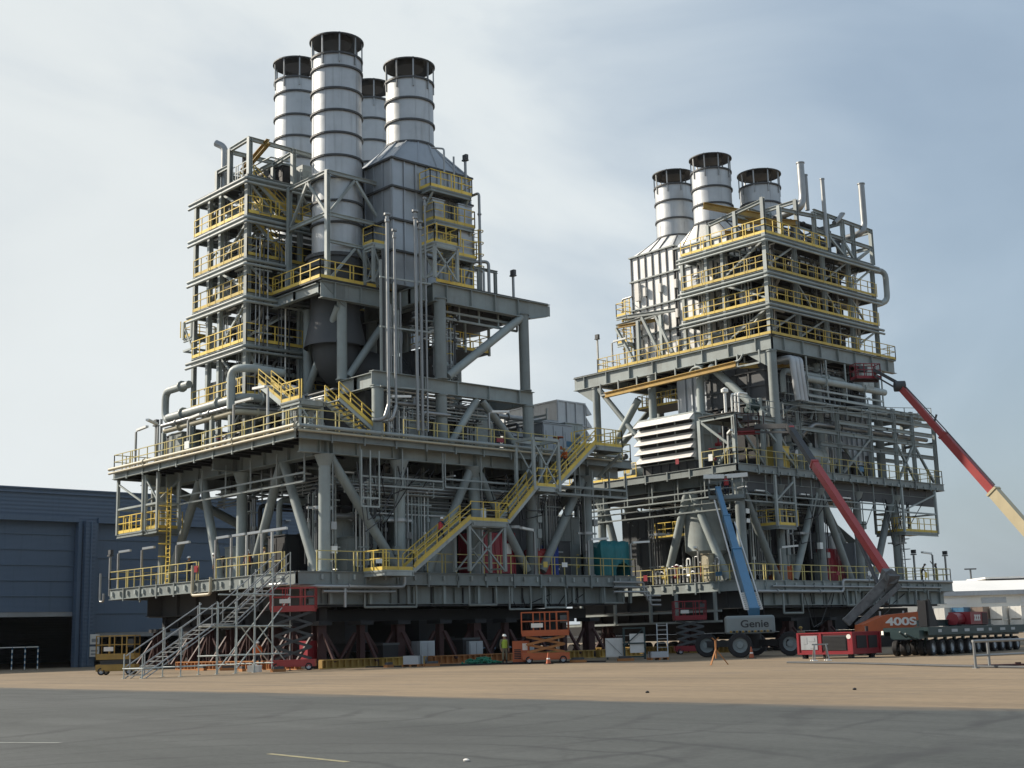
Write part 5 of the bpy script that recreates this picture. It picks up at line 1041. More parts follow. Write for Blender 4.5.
for i, (x, y) in enumerate(((-2.9, -.4), (-8, -.4), (-13.2, -.4))): support(x, y, 2.6, 'slimmer rusty support stand under the left module sunlit face, %s between the dark red ones' % nm[i], 'primer', .4)
for i, (x, y) in enumerate(((-.1, 2.8), (-.1, 9.2), (-.1, 15), (-.1, 20.6))): support(x, y, 2.6, 'slimmer rusty support stand under the left module stair face, %s between the dark red ones' % nm[i], 'primer', .42)
for i, (x, y, sx, sy, sz, mm, lab) in enumerate(((.2, 6.6, .9, 1.2, 1.5, 'duct', 'upright pale site cabinet in the shade under the left module stair'), (.1, 10.9, .8, 1.2, 1.4, 'duct', 'grey site cabinet in the shade under the left module stair'), (-1.4, -.9, .9, .8, 1.7, 'redbox', 'red site cabinet in the shade behind the scaffold stair'), (.3, 15.8, .7, .9, 1.1, 'duct', 'small pale site cabinet behind the orange scissor lift'))):
    t = thing('site_cabinet', lab, 'cabinet', (x, y, 0)); b = MB(); b.bx(0, 0, .1, sx, sy, sz); b.build('body', mm, t); b = MB(); b.bx(sx+.002, .08, .2, sx+.03, sy*.48, sz-.1); b.bx(sx+.002, sy*.52, .2, sx+.03, sy-.08, sz-.1); b.build('door', mm, t); b = MB(); b.bx(.05, .05, 0, sx-.05, sy-.05, .098); b.build('plinth', 'shade', t)
# ------------------------------------------------------------------ vehicles
def wheel(p, c, r, w, ax, rim='dark', tread=True):
    c = V(c); ax = V((*ax, 0)).normalized(); b = MB()
    a = math.atan2(ax.y, ax.x)
    prof = [(r*.6, -w/2), (r*.93, -w/2), (r, -w*.34), (r, w*.34), (r*.93, w/2), (r*.6, w/2)]
    n = 26; R = Matrix.Rotation(a, 4, 'Z')
    def pt(rr, s, t): return c+R@V((s, rr*math.cos(t), rr*math.sin(t)))
    for (r0, s0), (r1, s1) in zip(prof[:-1], prof[1:]):
        vs = [pt(rr, s, 2*PI*i/n) for rr, s in ((r0, s0), (r1, s1)) for i in range(n)]
        b.add(vs, [(i, (i+1) % n, n+(i+1) % n, n+i) for i in range(n)], True)
    if tread:
        for i in range(22):
            t = 2*PI*i/22
            for s in (-1, 1): b.bar(pt(r*.97, s*w*.05, t), pt(r*.985, s*w*.46, t+.12), .07*r+.02, .05*r, up=tuple((pt(1, 0, t)-pt(0, 0, t))))
    wl = bpy.data.objects.new('wheel', None); COL.objects.link(wl); wl.parent = p; wl.empty_display_size = .2
    b.build('tyre', 'black', wl); g = MB()
    for s in (-1, 1):
        pr = [(r*.6, w*.46), (r*.55, w*.3), (r*.3, w*.26), (r*.26, w*.42), (.01, w*.44)]
        for (r0, s0), (r1, s1) in zip(pr[:-1], pr[1:]):
            vs = [pt(rr, s*q, 2*PI*i/n) for rr, q in ((r0, s0), (r1, s1)) for i in range(n)]
            g.add(vs, [(i, (i+1) % n, n+(i+1) % n, n+i) for i in range(n)], True)
        for i in range(8): t = 2*PI*i/8; g.tb(pt(r*.42, s*w*.28, t), pt(r*.42, s*w*.34, t), r*.045, 6)
    g.build('rim', rim, wl); return wl
def basket(p, c, sx, sy, rz, m_, rail=None, toe=.25):
    e = bpy.data.objects.new('basket', None); COL.objects.link(e); e.parent = p; e.location = c; e.rotation_euler = (0, 0, rz); e.empty_display_size = .2
    b = MB(); b.bx(-sx/2, -sy/2, -.08, sx/2, sy/2, 0); b.bar((-sx/2, 0, -.16), (sx/2, 0, -.16), .2, .15); b.build('floor', m_, e)
    railing(e, [(-sx/2, -sy/2, 0), (sx/2, -sy/2, 0), (sx/2, sy/2, 0), (-sx/2, sy/2, 0)], m=rail or m_, kick=toe, closed=True, sp=.8, tk=.065)
    b = MB(); b.bx(-.35, sy/2-.3, .75, .35, sy/2-.02, 1.2); b.bx(-.3, sy/2-.34, .8, .3, sy/2-.303, 1.15); b.build('control_panel', 'dark', e); return e
def text(s, p, loc, rot, size, m_, ext=.01, sx=1., name='lettering', bold=0):
    cu = bpy.data.curves.new(name, 'FONT'); cu.body = s; cu.size = size; cu.extrude = ext; cu.align_x = 'CENTER'; cu.align_y = 'CENTER'; cu.offset = bold
    o = bpy.data.objects.new(name, cu); COL.objects.link(o)
    dg = bpy.context.evaluated_depsgraph_get(); dg.update(); me = bpy.data.meshes.new_from_object(o.evaluated_get(dg)); bpy.data.objects.remove(o)
    me.name = name; me.materials.clear(); me.materials.append(M[m_])
    o = bpy.data.objects.new(name, me); COL.objects.link(o); o.parent = p; o.location = loc; o.rotation_euler = rot; o.scale = (sx, 1, 1); return o
def booms(p, pts, sizes, mats, name='boom_section'):
    for (a, c), s, m_ in zip(pts, sizes, mats):
        b = MB(); b.bar(a, c, s*.8, s); d = (V(c)-V(a)).normalized()
        b.bar(V(c)-d*.16, V(c)+d*.02, s*.94, s*1.14); b.bar(V(a)+d*.02, V(a)+d*.2, s*.9, s*1.1); b.build(name, m_, p)
def lerp(a, c, t): return V(a).lerp(V(c), t)

# blue telescopic boom lift (root on the ground between its wheels)
G = 'boom lifts working on the right module'
t = thing('boom_lift', 'boom lift with light blue telescopic boom and grey lettered counterweight on big black wheels', 'boom lift', (16.6, 20.4, 0), 0, G)
o = V((16.6, 20.4, 0))
for w in ((13.9, 19.7), (18.3, 17.5), (19.1, 21.4), (14.7, 23.6)): wheel(t, V((w[0], w[1], .74))-o, .74, .55, (.62, -.78), 'liftgrey')
b = MB(); ctr = V((16.6, 20.6, .85))-o
for w in ((13.9, 19.7), (18.3, 17.5), (19.1, 21.4), (14.7, 23.6)): b.bar(ctr, V((w[0], w[1], .8))-o, .45, .4)
b.tb(ctr-V((0, 0, .35)), ctr+V((0, 0, .55)), .75, 20); b.build('chassis', 'shade', t)
def rbox(b, c, sx, sy, z0, z1, rz, r=.22, n=4):
    pts = []
    for qx, qy, a0 in ((1, 1, 0), (-1, 1, PI/2), (-1, -1, PI), (1, -1, 1.5*PI)):
        for i in range(n+1): a = a0+PI/2*i/n; pts.append((qx*(sx/2-r)+r*math.cos(a), qy*(sy/2-r)+r*math.sin(a)))
    C, S = math.cos(rz), math.sin(rz); N_ = len(pts)
    def ring(k, z): return [(c[0]+(x*k)*C-(y*k)*S, c[1]+(x*k)*S+(y*k)*C, z) for x, y in pts]
    rings = [ring(.95, z0), ring(1, z0+.1), ring(1, z1-.16), ring(.965, z1-.05), ring(.9, z1)]
    for A, B in zip(rings[:-1], rings[1:]): b.add(A+B, [(i, (i+1) % N_, N_+(i+1) % N_, N_+i) for i in range(N_)], True)
    b.add(rings[-1], [tuple(range(N_))]); b.add(rings[0], [tuple(reversed(range(N_)))])
rzv = math.radians(42)      # counterweight faces the camera
b = MB(); cc = V((17.7, 19.3, 0))-o; rbox(b, cc, 3.0, 1.5, 1.42, 2.5, rzv); cw = b.build('counterweight', 'liftgrey', t)
fn = V((math.sin(rzv), -math.cos(rzv), 0))
text('Genie', cw, (cc.x+fn.x*.755+.25*math.cos(rzv), cc.y+fn.y*.755+.25*math.sin(rzv), 1.98), (PI/2, 0, rzv), .62, 'ink', .012, 1.15, bold=.012)
b = MB()
for i in range(14):
    b.cur = i % 2; q = cc+fn*.75+V((math.cos(rzv), math.sin(rzv), 0))*(-1.2+i*.185); b.bar(q+V((-.02, 0, 1.5)), q+V((.02, 0, 1.6)), .12, .1, up=tuple(fn))
b.build('warning_stripe', ['ochre', 'ink'], cw)
b = MB(); rbox(b, V((16.2, 21.2, 0))-o, 2.6, 1.6, 1.42, 2.3, rzv); b.build('turntable', 'liftgrey', t)
A, B = V((18.05, 19.4, 2.62))-o, V((8.21, 28.7, 11.75))-o
booms(t, [(A, lerp(A, B, .45)), (lerp(A, B, .08), lerp(A, B, .74)), (lerp(A, B, .1), B)], (.72, .56, .42), ('blue',)*3)
b = MB()
for k in range(9): q = lerp(A, B, .01+.014*k); b.bar(q+V((-.45, -.3, .18)), q+V((.45, .3, .18)), .09)
b.path([lerp(A, B, .02)+V((-.4, -.35, .1)), lerp(A, B, .9)+V((-.35, -.3, 0))], .06, 6); b.path([lerp(A, B, .02)+V((.4, .35, .1)), lerp(A, B, .7)+V((.38, .3, 0))], .05, 6); b.build('hose_carrier', 'white', t)
b = MB(); b.bar(B, B+V((-.2, .6, -.5)), .3, .4); b.build('jib', 'dark', t)
bk = basket(t, B+V((-.3, 1.4, -.55)), 2.6, 1.1, math.radians(36), 'liftgrey', 'liftgrey')
for s in (-1, 1):
    b = MB(); b.bar((s*.1, -.7, 1.55), (s*1.6, -.7, 1.55+.05), .3, .3); b.bar((s*1.2, -.6, 1.1), (s*1.2, -.66, 1.42), .08); b.build('rail_padding', 'lamp', bk)

# orange boom lift with red boom, working at the near corner of the right module
o = V((25.2, 22.4, 0))
t = thing('boom_lift', 'articulated boom lift with orange body lettered 400S and long faded red boom', 'boom lift', tuple(o), 0, G)
rzb = math.radians(50); dx = V((math.cos(rzb), math.sin(rzb), 0)); dn = V((math.sin(rzb), -math.cos(rzb), 0))
for a, c in ((-1.25, -1), (1.25, -1), (-1.25, 1), (1.25, 1)): wheel(t, dx*a+dn*c*1.0+V((0, 0, .5)), .5, .36, tuple(dn.xy), 'orange')
b = MB(); b.bar(dx*-1.6+V((0, 0, .7)), dx*1.6+V((0, 0, .7)), 1.5, .5); b.tb(V((0, 0, .95)), V((0, 0, 1.12)), .8, 20); b.build('chassis', 'shade', t)
b = MB(); P_ = [(-1.55, 1.35), (2.25, 1.35), (2.35, 1.5), (2.3, 2.2), (1.9, 2.42), (-.2, 2.25), (-1.5, 1.75)]
vs = [tuple(dx*x+dn*s*.85+V((0, 0, z))) for s in (1, -1) for x, z in P_]; n = len(P_)
b.add(vs, [tuple(range(n)), tuple(reversed(range(n, 2*n)))]+[(i, n+i, n+(i+1) % n, (i+1) % n) for i in range(n)]); bd = b.build('body', 'orange', t)
text('400S', bd, tuple(dx*.75+dn*.865+V((0, 0, 1.86))), (PI/2, 0, rzb), .62, 'white', .01, 1.5, bold=.02)
b = MB()
for x in (-.2, 1.2): b.bar(dx*x+V((0, 0, 2.1)), dx*x+V((0, 0, 2.5)), .08)
b.tb(dx*2.1+V((0, 0, 2.3)), dx*2.3+V((0, 0, 2.3)), .3, 14); b.build('beacon', 'duct', t)
k0 = V((23.1, 21.6, 1.9))-o; k1 = V((25.1, 23.5, 4.5))-o; k2 = V((13.67, 30.29, 15.83))-o
booms(t, [(k0, k1), (k0+V((.6, .2, -.2)), k1+V((.5, .2, -.5)))], (.5, .3), ('riser', 'riser'), 'riser_arm')
b = MB(); b.tb(k1-dn*.4, k1+dn*.4, .42, 14); b.bar(k1+V((-.5, .2, -.9)), k1+V((.2, -.1, .3)), .7, .9); b.bar(k0+V((.1, .1, .1)), k1-V((.3, .2, .8)), .3); b.build('knuckle', 'riser', t)
booms(t, [(k1, lerp(k1, k2, .72)), (lerp(k1, k2, .1), lerp(k1, k2, .98))], (.52, .4), ('redboom', 'redboom'))
b = MB(); b.bar(lerp(k1, k2, .7), lerp(k1, k2, 1.0), .4, .42); b.build('boom_head', 'dark', t)
b = MB()
for f_ in (.2, .28, .36, .44, .6): b.tb(lerp(k1, k2, f_)-dn*.3, lerp(k1, k2, f_)+dn*.3, .09, 8)
b.build('boom_hole', 'ink', t); b = MB(); b.tb(k1+V((-.3, 0, -1.6)), lerp(k1, k2, .3)-V((0, 0, .5)), .13, 10); b.build('lift_cylinder', 'dark', t)
k3 = V((11.0, 29.9, 16.1))-o; b = MB(); b.bar(k2, k3, .26, .34); b.bar(k2-V((0, 0, .45)), k3-V((0, 0, .4)), .14); b.build('jib', 'dark', t)
basket(t, k3+V((-.7, .1, -.25)), 1.6, .9, math.radians(40), 'red', 'primer', .25)

# tall boom lift whose base stands beyond the right edge of the picture
o = V((25.2, 48.7, 0))
t = thing('boom_lift', 'boom lift with long red boom and cream base section reaching in from the right edge', 'boom lift', tuple(o), 0, G)
for a, c in ((-1.5, -1.2), (1.5, -1.2), (-1.5, 1.2), (1.5, 1.2)): wheel(t, V((a, c, .62)), .62, .45, (0, 1), 'boomcream')
b = MB(); b.bx(-2, -.9, .5, 2, .9, 1.05); b.tb((0, 0, 1.05), (0, 0, 1.3), .9, 20); b.build('chassis', 'shade', t); b = MB(); rbox(b, (0.6, 0, 0), 3.8, 2.2, 1.3, 2.4, 0); b.build('turntable', 'boomcream', t)
q0 = V((25.4, 48.75, 3.1))-o; q1 = V((18.7, 49.05, 11.69))-o; q2 = V((11.3, 49.2, 21.1))-o
booms(t, [(q0, q1), (lerp(q0, q1, .6), lerp(q1, q2, .52)), (lerp(q0, q1, .8), q2)], (.85, .62, .5), ('boomcream', 'redboom', 'redboom'))
up = V((.2, 0, .45)); b = MB(); b.path([q1+up, lerp(q1, q2, .55)+up, q2+up*.8], .05, 6, .1); b.bar(lerp(q1, q2, .62), lerp(q1, q2, .62)+up*1.7, .12); b.build('cable_guide', 'dark', t)
b = MB(); b.tb(q2-V((.3, .3, 0)), q2+V((.3, .3, 0)), .45, 12); b.build('knuckle', 'dark', t)
q3 = V((9.2, 48.9, 22.8))-o; b = MB(); b.bar(q2+V((0, 0, .2)), q3, .2, .26); b.bar(q2-V((0, 0, .35)), q3-V((0, 0, .5)), .13); b.build('jib', 'dark', t)
basket(t, q3+V((-.8, -.1, -.7)), 2.2, 1.1, math.radians(60), 'primer', 'red', .3)

def scissor(name, label, loc, rz, L, W, hp, m_, arm='duct', n=3, rail=None):
    t = thing(name, label, 'scissor lift', loc, rz, 'scissor lifts around the modules')
    b = MB(); b.bx(-L/2, -W/2, .22, L/2, W/2, .62); b.bx(-L/2-.05, -W*.4, .3, -L/2-.003, W*.4, .6); b.bx(-L*.35, -W/2-.03, .3, L*.3, -W/2-.003, .55); b.build('chassis', m_, t)
    for x in (-L*.36, L*.36):
        for y in (-W/2+.06, W/2-.06): wheel(t, (x, y, .22), .22, .16, (0, 1), 'duct', False)
    b = MB(); z0, z1 = .66, hp-.18
    for i in range(n):
        za, zb = z0+(z1-z0)*i/n, z0+(z1-z0)*(i+1)/n
        for y in (-W*.36, W*.36): b.bar((-L*.4, y, za), (L*.4, y, zb), .09, .14); b.bar((L*.4, y+.1, za), (-L*.4, y+.1, zb), .09, .14)
        for x in (-L*.4, L*.4): b.bar((x, -W*.36, zb), (x, W*.36, zb), .08)
    b.build('scissor_arms', arm, t); b = MB(); b.bx(-L/2, -W/2, hp-.14, L/2, W/2, hp); b.build('platform', m_, t)
    railing(t, [(-L/2, -W/2, hp), (L/2, -W/2, hp), (L/2, W/2, hp), (-L/2, W/2, hp)], m=rail or m_, kick=.2, closed=True, sp=.75)
    b = MB(); b.bx(L/2-.5, -W/2+.05, hp+.6, L/2-.1, -W/2+.3, hp+1.05); b.build('control_box', 'dark', t); b = MB(); b.bx(-L*.3, -W/2-.05, hp+.35, -L*.05, -W/2-.035, hp+.6); b.build('sign_plate', 'white', t); return t
scissor('scissor_lift', 'yellow scissor lift parked lowered at the left end of the left module', (-6.9, -10.2, 0), math.radians(48), 2.3, 1.1, 1.05, 'ochre', 'dark', 2, 'ochre')
scissor('scissor_lift', 'red scissor lift with raised red platform beside the silver scaffold stair', (1.55, -3.25, 0), math.radians(52), 2.6, 1.2, 3.55, 'redboom', 'dark', 4)
scissor('scissor_lift', 'orange scissor lift with long railed platform beside the yellow ribbed beams', (11.0, 8.3, 0), math.radians(48), 2.8, 1.2, 1.75, 'orange', 'rust', 2, 'orange')
scissor('scissor_lift', 'dark red scissor lift in the shade under the louvred intake of the right module', (3.3, 30.6, 0), math.radians(48), 2.4, 1.2, 2.65, 'red', 'dark', 4)

# self-propelled modular trailer and what it carries
tr = thing('modular_trailer', 'dark green multi-axle modular trailer with a long row of black wheels on the right', 'modular trailer', (31.05, 17.9, 0), math.atan2(.985, -.17))
b = MB(); b.bx(-.6, .35, .95, 15.2, 2.1, 1.3); b.bx(-.8, 0, 1.303, 15.4, 2.43, 1.52); b.bx(-.8, -.04, 1.08, 15.4, -.003, 1.5); b.bx(-.8, 2.433, 1.08, 15.4, 2.47, 1.5); b.build('deck', 'green', tr)
b = MB()
for i, w in enumerate((.5, .9, .8, 1.1, .5, .9, .7)): b.bx(.6+i*2, -.052, 1.22, .6+i*2+w, -.042, 1.38)
b.build('marking_plate', 'duct', tr)
for i in range(11):
    x = .2+i*1.4
    for y in (.28, .74, 1.7, 2.16):
        if y > .8 and i > 7: continue
        wheel(tr, (x, y, .42), .42, .3, (0, 1), 'duct', False)
    MB().bx(x-.12, .45, .42, x+.12, .58, .95).build('axle_strut', 'green', tr)
b = MB(); b.path([(-.8, .3, 1.2), (-1.6, .4, .9), (-2.4, .6, 1.2)], .05, 6); b.path([(-.8, .8, 1.3), (-1.8, .8, 1.0), (-2.4, .9, 1.3)], .05, 6); b.bx(-1.5, .2, .9, -.83, 1.8, 1.35); b.build('coupling', 'green', tr)
def on_trailer(x, y, z=1.525): return tr.matrix_basis @ V((x, y, z))
bpy.context.view_layer.update()
rzt = math.atan2(.985, -.17)
q = tr.matrix_world @ V((-.3, .05, 1.525)); t = thing('steel_bracket', 'dark triangular steel bracket standing on the front of the modular trailer', 'steel bracket', tuple(q), rzt)
b = MB(); b.prism([(0, 0), (1.3, 0), (.4, 1.3), (.2, 1.45), (0, 1.45)], 'y', 0, .1); b.prism([(0, 0), (1.3, 0), (.4, 1.3), (.2, 1.45), (0, 1.45)], 'y', .5, .6); b.build('web_plate', 'shade', t); MB().bx(-.08, .103, .02, .06, .497, 1.4).build('back_plate', 'shade', t)
q = tr.matrix_world @ V((6.0, .5, 1.525)); t = thing('hydraulic_unit', 'small bright red machine box with white emblem on the trailer deck', 'hydraulic unit', tuple(q), rzt)
b = MB(); b.bx(1.3, 0, .08, 4.2, 1.3, .8); b.build('housing', 'red', t); b = MB(); b.tb((0.1, .65, .38), (1.28, .65, .38), .36, 18); b.build('tank', 'red', t); b = MB(); b.bx(0, .1, 0, 4.2, 1.2, .078); b.build('skid', 'shade', t)
b = MB()
for i in range(3): b.bar((1.9+i*.35, -.012, .28), (2.15+i*.35, -.012, .62), .12, .015, up=(0, 1, 0)); b.bar((2.15+i*.35, -.014, .28), (1.9+i*.35, -.014, .62), .09, .015, up=(0, 1, 0))
b.build('emblem', 'white', t)
b = MB(); b.bx(3.2, -.02, .1, 4.1, -.003, .75); b.build('side_panel', 'primer', t)
t = thing('beam_load', 'low dark steel beam lying lengthwise on the trailer deck behind the red box', 'steel beam', tuple(tr.matrix_world @ V((1.6, 1.5, 1.525))), rzt)
MB().ib((0, 0, .2), (12, 0, .2), .36, .3, .04, 2).build('beam', 'green', t)
def under_trailer(x, y, label):
    t = thing('modular_trailer', label, 'modular trailer', (x, y, 0), 0, 'modular trailers parked under the modules')
    b = MB(); b.bx(0, 0, .95, 20, 2.4, 1.48); b.build('deck', 'shade', t)
    for i in range(13):
        for yy in (.3, 2.1): MB().tb((.8+i*1.5, yy-.16, .42), (.8+i*1.5, yy+.16, .42), .42, 14).build('wheel', 'black', t)
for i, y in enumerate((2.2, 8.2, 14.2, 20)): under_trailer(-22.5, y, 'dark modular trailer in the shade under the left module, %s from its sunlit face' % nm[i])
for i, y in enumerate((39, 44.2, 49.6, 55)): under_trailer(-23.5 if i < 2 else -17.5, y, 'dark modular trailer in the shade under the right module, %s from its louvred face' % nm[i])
# red diesel power pack coupled to the trailer front
t = thing('power_pack', 'bright red diesel power pack with dark grille standing in front of the modular trailer', 'power pack', (29.0, 13.3, 0), 0)
b = MB(); b.bx(-3.4, 0, .38, 0, 2.6, 1.5); b.build('housing', 'red', t)
b = MB()
for x in (-3.4, -1.95, -.02):
    b.bx(x-.05, -.06, .3, x+.09, -.003, 1.56)
b.bx(-3.45, -.05, 1.503, .05, 2.65, 1.58); b.bx(-3.45, -.055, .26, .05, 2.65, .377); b.bx(.003, 2.5, .38, .06, 2.64, 1.5); b.bx(.003, .02, .38, .06, .14, 1.5); b.build('frame', 'red', t)
b = MB()
for i in range(11): b.bx(-1.8, -.045, .52+i*.075, -.35, -.01, .52+i*.075+.045)
b.bx(-1.85, -.012, .48, -.3, -.002, 1.4); b.build('grille', 'shade', t)
b = MB(); b.bx(-3.2, -.03, .55, -2.15, -.004, 1.4); b.build('instrument_panel', 'duct', t); b = MB(); b.bx(-3.05, -.045, .9, -2.8, -.032, 1.3); b.bx(-2.7, -.045, 1.05, -2.3, -.032, 1.25); b.bx(-2.65, -.045, .65, -2.35, -.032, .9); b.build('gauge', 'duct', t)
b = MB(); b.bx(.006, .4, .6, .04, 1.3, 1.35); b.bx(.006, 1.5, .6, .04, 2.3, 1.35); b.build('side_grille', 'shade', t)
b = MB(); b.tb((-.15, -.03, 1.3), (-.15, -.062, 1.3), .14, 16); b.build('round_badge', 'white', t)
b = MB()
for x in (-3.2, -.3):
    for y in (.3, 2.2): b.bx(x-.12, y-.12, 0, x+.12, y+.12, .257)
b.tb((-.5, 2.2, 1.58), (-.5, 2.2, 1.9), .09, 10); b.build('foot', 'shade', t)

for _c in t.children: _c.scale = (1, 1, .87)
# ------------------------------------------------------------------ scaffold stair in front of the near corner
t = thing('scaffold_stair', 'silver tube scaffold staircase of two flights climbing to the left module deck', 'scaffold stair', (3.0, -10, 0))
o = V((3.0, -10, 0)); W = V((.95, .3, 0)).normalized()*1.05
f0, f1, f2, f3 = [V(q)-o for q in ((4.5, -15.3, .05), (2.5, -9.9, 2.75), (2.1, -8.5, 2.75), (.2, -3.7, 5.75))]
for nme, a, c in (('lower', f0, f1), ('upper', f2, f3)):
    b = MB()
    for w in (V((0, 0, 0)), W): b.tb(a+w, c+w, .04, 8); b.tb(a+w-V((0, 0, .22)), c+w-V((0, 0, .22)), .03, 8)
    n = 12
    for i in range(n):
        q = lerp(a, c, (i+.5)/n); b.bar(q+W*.02, q+W*.98, .26, .045)
    k = b.build('flight', 'galv', t)
    b = MB()
    for w in (V((0, 0, 0)), W):
        for z in (.55, 1.1): b.tb(a+w+V((0, 0, z)), c+w+V((0, 0, z)), .034, 8)
        for i in range(3): q = lerp(a, c, .05+.45*i)+w; b.tb(q, q+V((0, 0, 1.15)), .035, 8)
    b.build('handrail', 'galv', k)
b = MB(); b.add([f1, f1+W, f2+W, f2, f1-V((0, 0, .06)), f1+W-V((0, 0, .06)), f2+W-V((0, 0, .06)), f2-V((0, 0, .06))], [(0,1,2,3),(7,6,5,4),(0,4,5,1),(1,5,6,2),(2,6,7,3),(3,7,4,0)]); b.build('landing', 'galv', t)
b = MB(); dd = (f3-f0); dd.z = 0
ss = [(f0, .25), (f1, 0), (f2, 0), (lerp(f2, f3, .33), 0), (lerp(f2, f3, .66), 0), (f3, 0), (lerp(f0, f1, .5), 0)]
tops = []
for q, _ in ss:
    for w in (-.12, 1.12):
        g = q+W*w; zt_ = q.z+1.2; b.tb((g.x, g.y, 0), (g.x, g.y, zt_), .036, 8); b.bx(g.x-.1, g.y-.1, 0, g.x+.1, g.y+.1, .02); tops.append((g, zt_))
for w in (-.12, 1.12):
    for z in (1.0, 2.6): b.tb(V((f1.x, f1.y, z))+W*w, V((f3.x, f3.y, z))+W*w, .04, 8)
    b.tb(V((f0.x, f0.y, .5))+W*w, V((f1.x, f1.y, .5))+W*w, .03, 8)
    b.tb(V((f1.x, f1.y, 3.6))+W*w, V((f2.x, f2.y, 3.6))+W*w, .04, 8); b.tb(V((f2.x, f2.y, 4.4))+W*w, V((f3.x, f3.y, 4.4))+W*w, .04, 8)
    b.tb(V((f2.x, f2.y, .2))+W*w, V((f3.x, f3.y, 4.3))+W*w, .035, 8); b.tb(V((f3.x, f3.y, .2))+W*w, V((lerp(f2, f3, .4).x, lerp(f2, f3, .4).y, 2.6))+W*w, .035, 8)
for q, _ in ss:
    for z in (.5, 1.0, 2.6)[:1 if q.z < 2 else 3]: b.tb(V((q.x, q.y, z))+W*-.2, V((q.x, q.y, z))+W*1.2, .04, 8)
b.build('scaffold_frame', 'steel2', t)
t = thing('toolbox', 'white plastic box on the ground under the scaffold stair', 'toolbox', (2.4, -6.4, 0), .6); b = MB(); b.bx(-.35, -.22, .02, .35, .22, .34); b.build('body', 'white', t); b = MB(); b.bx(-.36, -.23, .345, .36, .23, .4); b.bar((-.15, 0, .43), (.15, 0, .43), .04); b.build('lid', 'lamp', t)

# ------------------------------------------------------------------ loose things on the ground
t = thing('generator', 'small square orange generator box on the ground by the net pile', 'generator', (9.6, 7.6, 0), math.radians(45)); b = MB(); b.bx(-.5, -.45, .12, .5, .45, 1.35); b.build('housing', 'orange', t); b = MB(); b.bx(-.55, -.5, 0, .55, .5, .118); b.build('skid', 'shade', t); MB().tb((.3, .2, 1.352), (.3, .2, 1.7), .05, 8).build('exhaust', 'shade', t); b = MB(); b.bx(.1, -.47, .8, .4, -.453, 1.2); b.build('panel', 'white', t); b = MB(); [b.bx(-.4, -.47, .3+i*.1, 0, -.453, .36+i*.1) for i in range(6)]; b.build('grille', 'shade', t)
b = MB(); r_ = random.Random(3)
for i in range(34):
    q = V((r_.uniform(-1, 1), r_.uniform(-.6, .6), 0)); h = .45*max(.1, 1-(q.x**2+q.y**2)*.8); pts = [q+V((r_.uniform(-.5, .5), r_.uniform(-.4, .4), r_.uniform(.03, h))) for _ in range(4)]; b.path(pts, r_.uniform(.03, .07), 6, .2)
nt_ = b.build('net_pile', 'net', None); nt_.location = (7.4, 6.5, 0); nt_.rotation_euler = (0, 0, .8); tag(nt_, 'tangled heap of green netting on the ground by the orange generator', 'netting')
t = thing('tool_cabinet', 'white site cabinet with dark brace under the end of the left module', 'cabinet', (8.9, 16.4, 0), math.radians(46)); b = MB(); b.bx(-.55, -.4, .15, .55, .4, 1.35); b.build('body', 'white', t); b = MB(); b.bx(-.5, -.43, .2, -.02, -.403, 1.3); b.bx(.02, -.43, .2, .5, -.403, 1.3); b.build('door', 'white', t); b = MB(); [b.bx(x-.05, -.3, 0, x+.05, .3, .148) for x in (-.45, .45)]; b.bar((-.5, -.46, 1.25), (.45, -.46, .3), .05, .02); b.build('foot', 'dark', t)
t = thing('tool_rack', 'dark teal framed rack with a pale board, beside the white cabinet', 'rack', (10.5, 16.6, 0), math.radians(46))
b = MB()
for x in (-.65, .65):
    for y in (-.4, .4): b.bar((x, y, 0), (x, y, 2.0), .1)
for z in (.15, 1.0, 1.95):
    for y in (-.4, .4): b.bar((-.65, y, z), (.65, y, z), .08)
    for x in (-.65, .65): b.bar((x, -.4, z), (x, .4, z), .08)
b.bar((-.6, -.45, .9), (.6, -.45, 1.9), .06); b.build('frame', 'green', t); MB().bx(-.3, -.36, .4, .6, -.3, 1.6).build('board', 'white', t); MB().bx(-.6, -.35, 1.04, .6, .35, 1.08).build('shelf', 'dark', t)
def ladder_thing(loc, a, c, label):
    t = thing('step_ladder', label, 'ladder', loc); a = V(a); c = V(c); s = V((.22, .24, 0)); b = MB()
    for k in (-1, 1): b.bar(a+s*k, c+s*k, .06)
    b.build('stile', 'galv', t); b = MB(); n = 8
    for i in range(n): q = lerp(a, c, (i+.5)/n); b.bar(q-s, q+s, .04)
    b.build('rung', 'galv', t)
ladder_thing((12, 17.6, 0), (0, 0, 0), (-.5, .6, 2.2), 'aluminium ladder leaning beside the teal rack under the modules')
t = thing('pipe_barrier', 'waist-high galvanised pipe barrier on the right in front of the trailer', 'barrier', (44.6, -2.3, 0), math.atan2(.985, .17)); b = MB()
for x in (0, .85, 4.3): b.tb((x*.9, 0, 0), (x*.9, 0, 1.0), .05, 10); b.bx(x*.9-.1, -.1, 0, x*.9+.1, .1, .03)
b.build('post', 'galv', t); b = MB(); b.tb((-.06, 0, .96), (9, 0, .96), .055, 10); b.tb((0, 0, .45), (9, 0, .45), .045, 10); b.build('rail', 'galv', t)
t = thing('pipe_stand', 'rusty folding pipe stand on the ground in front of the blue boom lift', 'pipe stand', (28.0, 3.4, 0), .7); b = MB()
for a in (0, 2.1, 4.2): b.bar((0, 0, .75), (.55*math.cos(a), .55*math.sin(a), 0), .05)
b.tb((0, 0, .3), (0, 0, 1.15), .045, 8); b.build('tripod', 'rust', t); b = MB(); b.bar((-.16, 0, 1.28), (0, 0, 1.13), .05); b.bar((.16, 0, 1.28), (0, 0, 1.13), .05); b.build('cradle', 'rust', t)
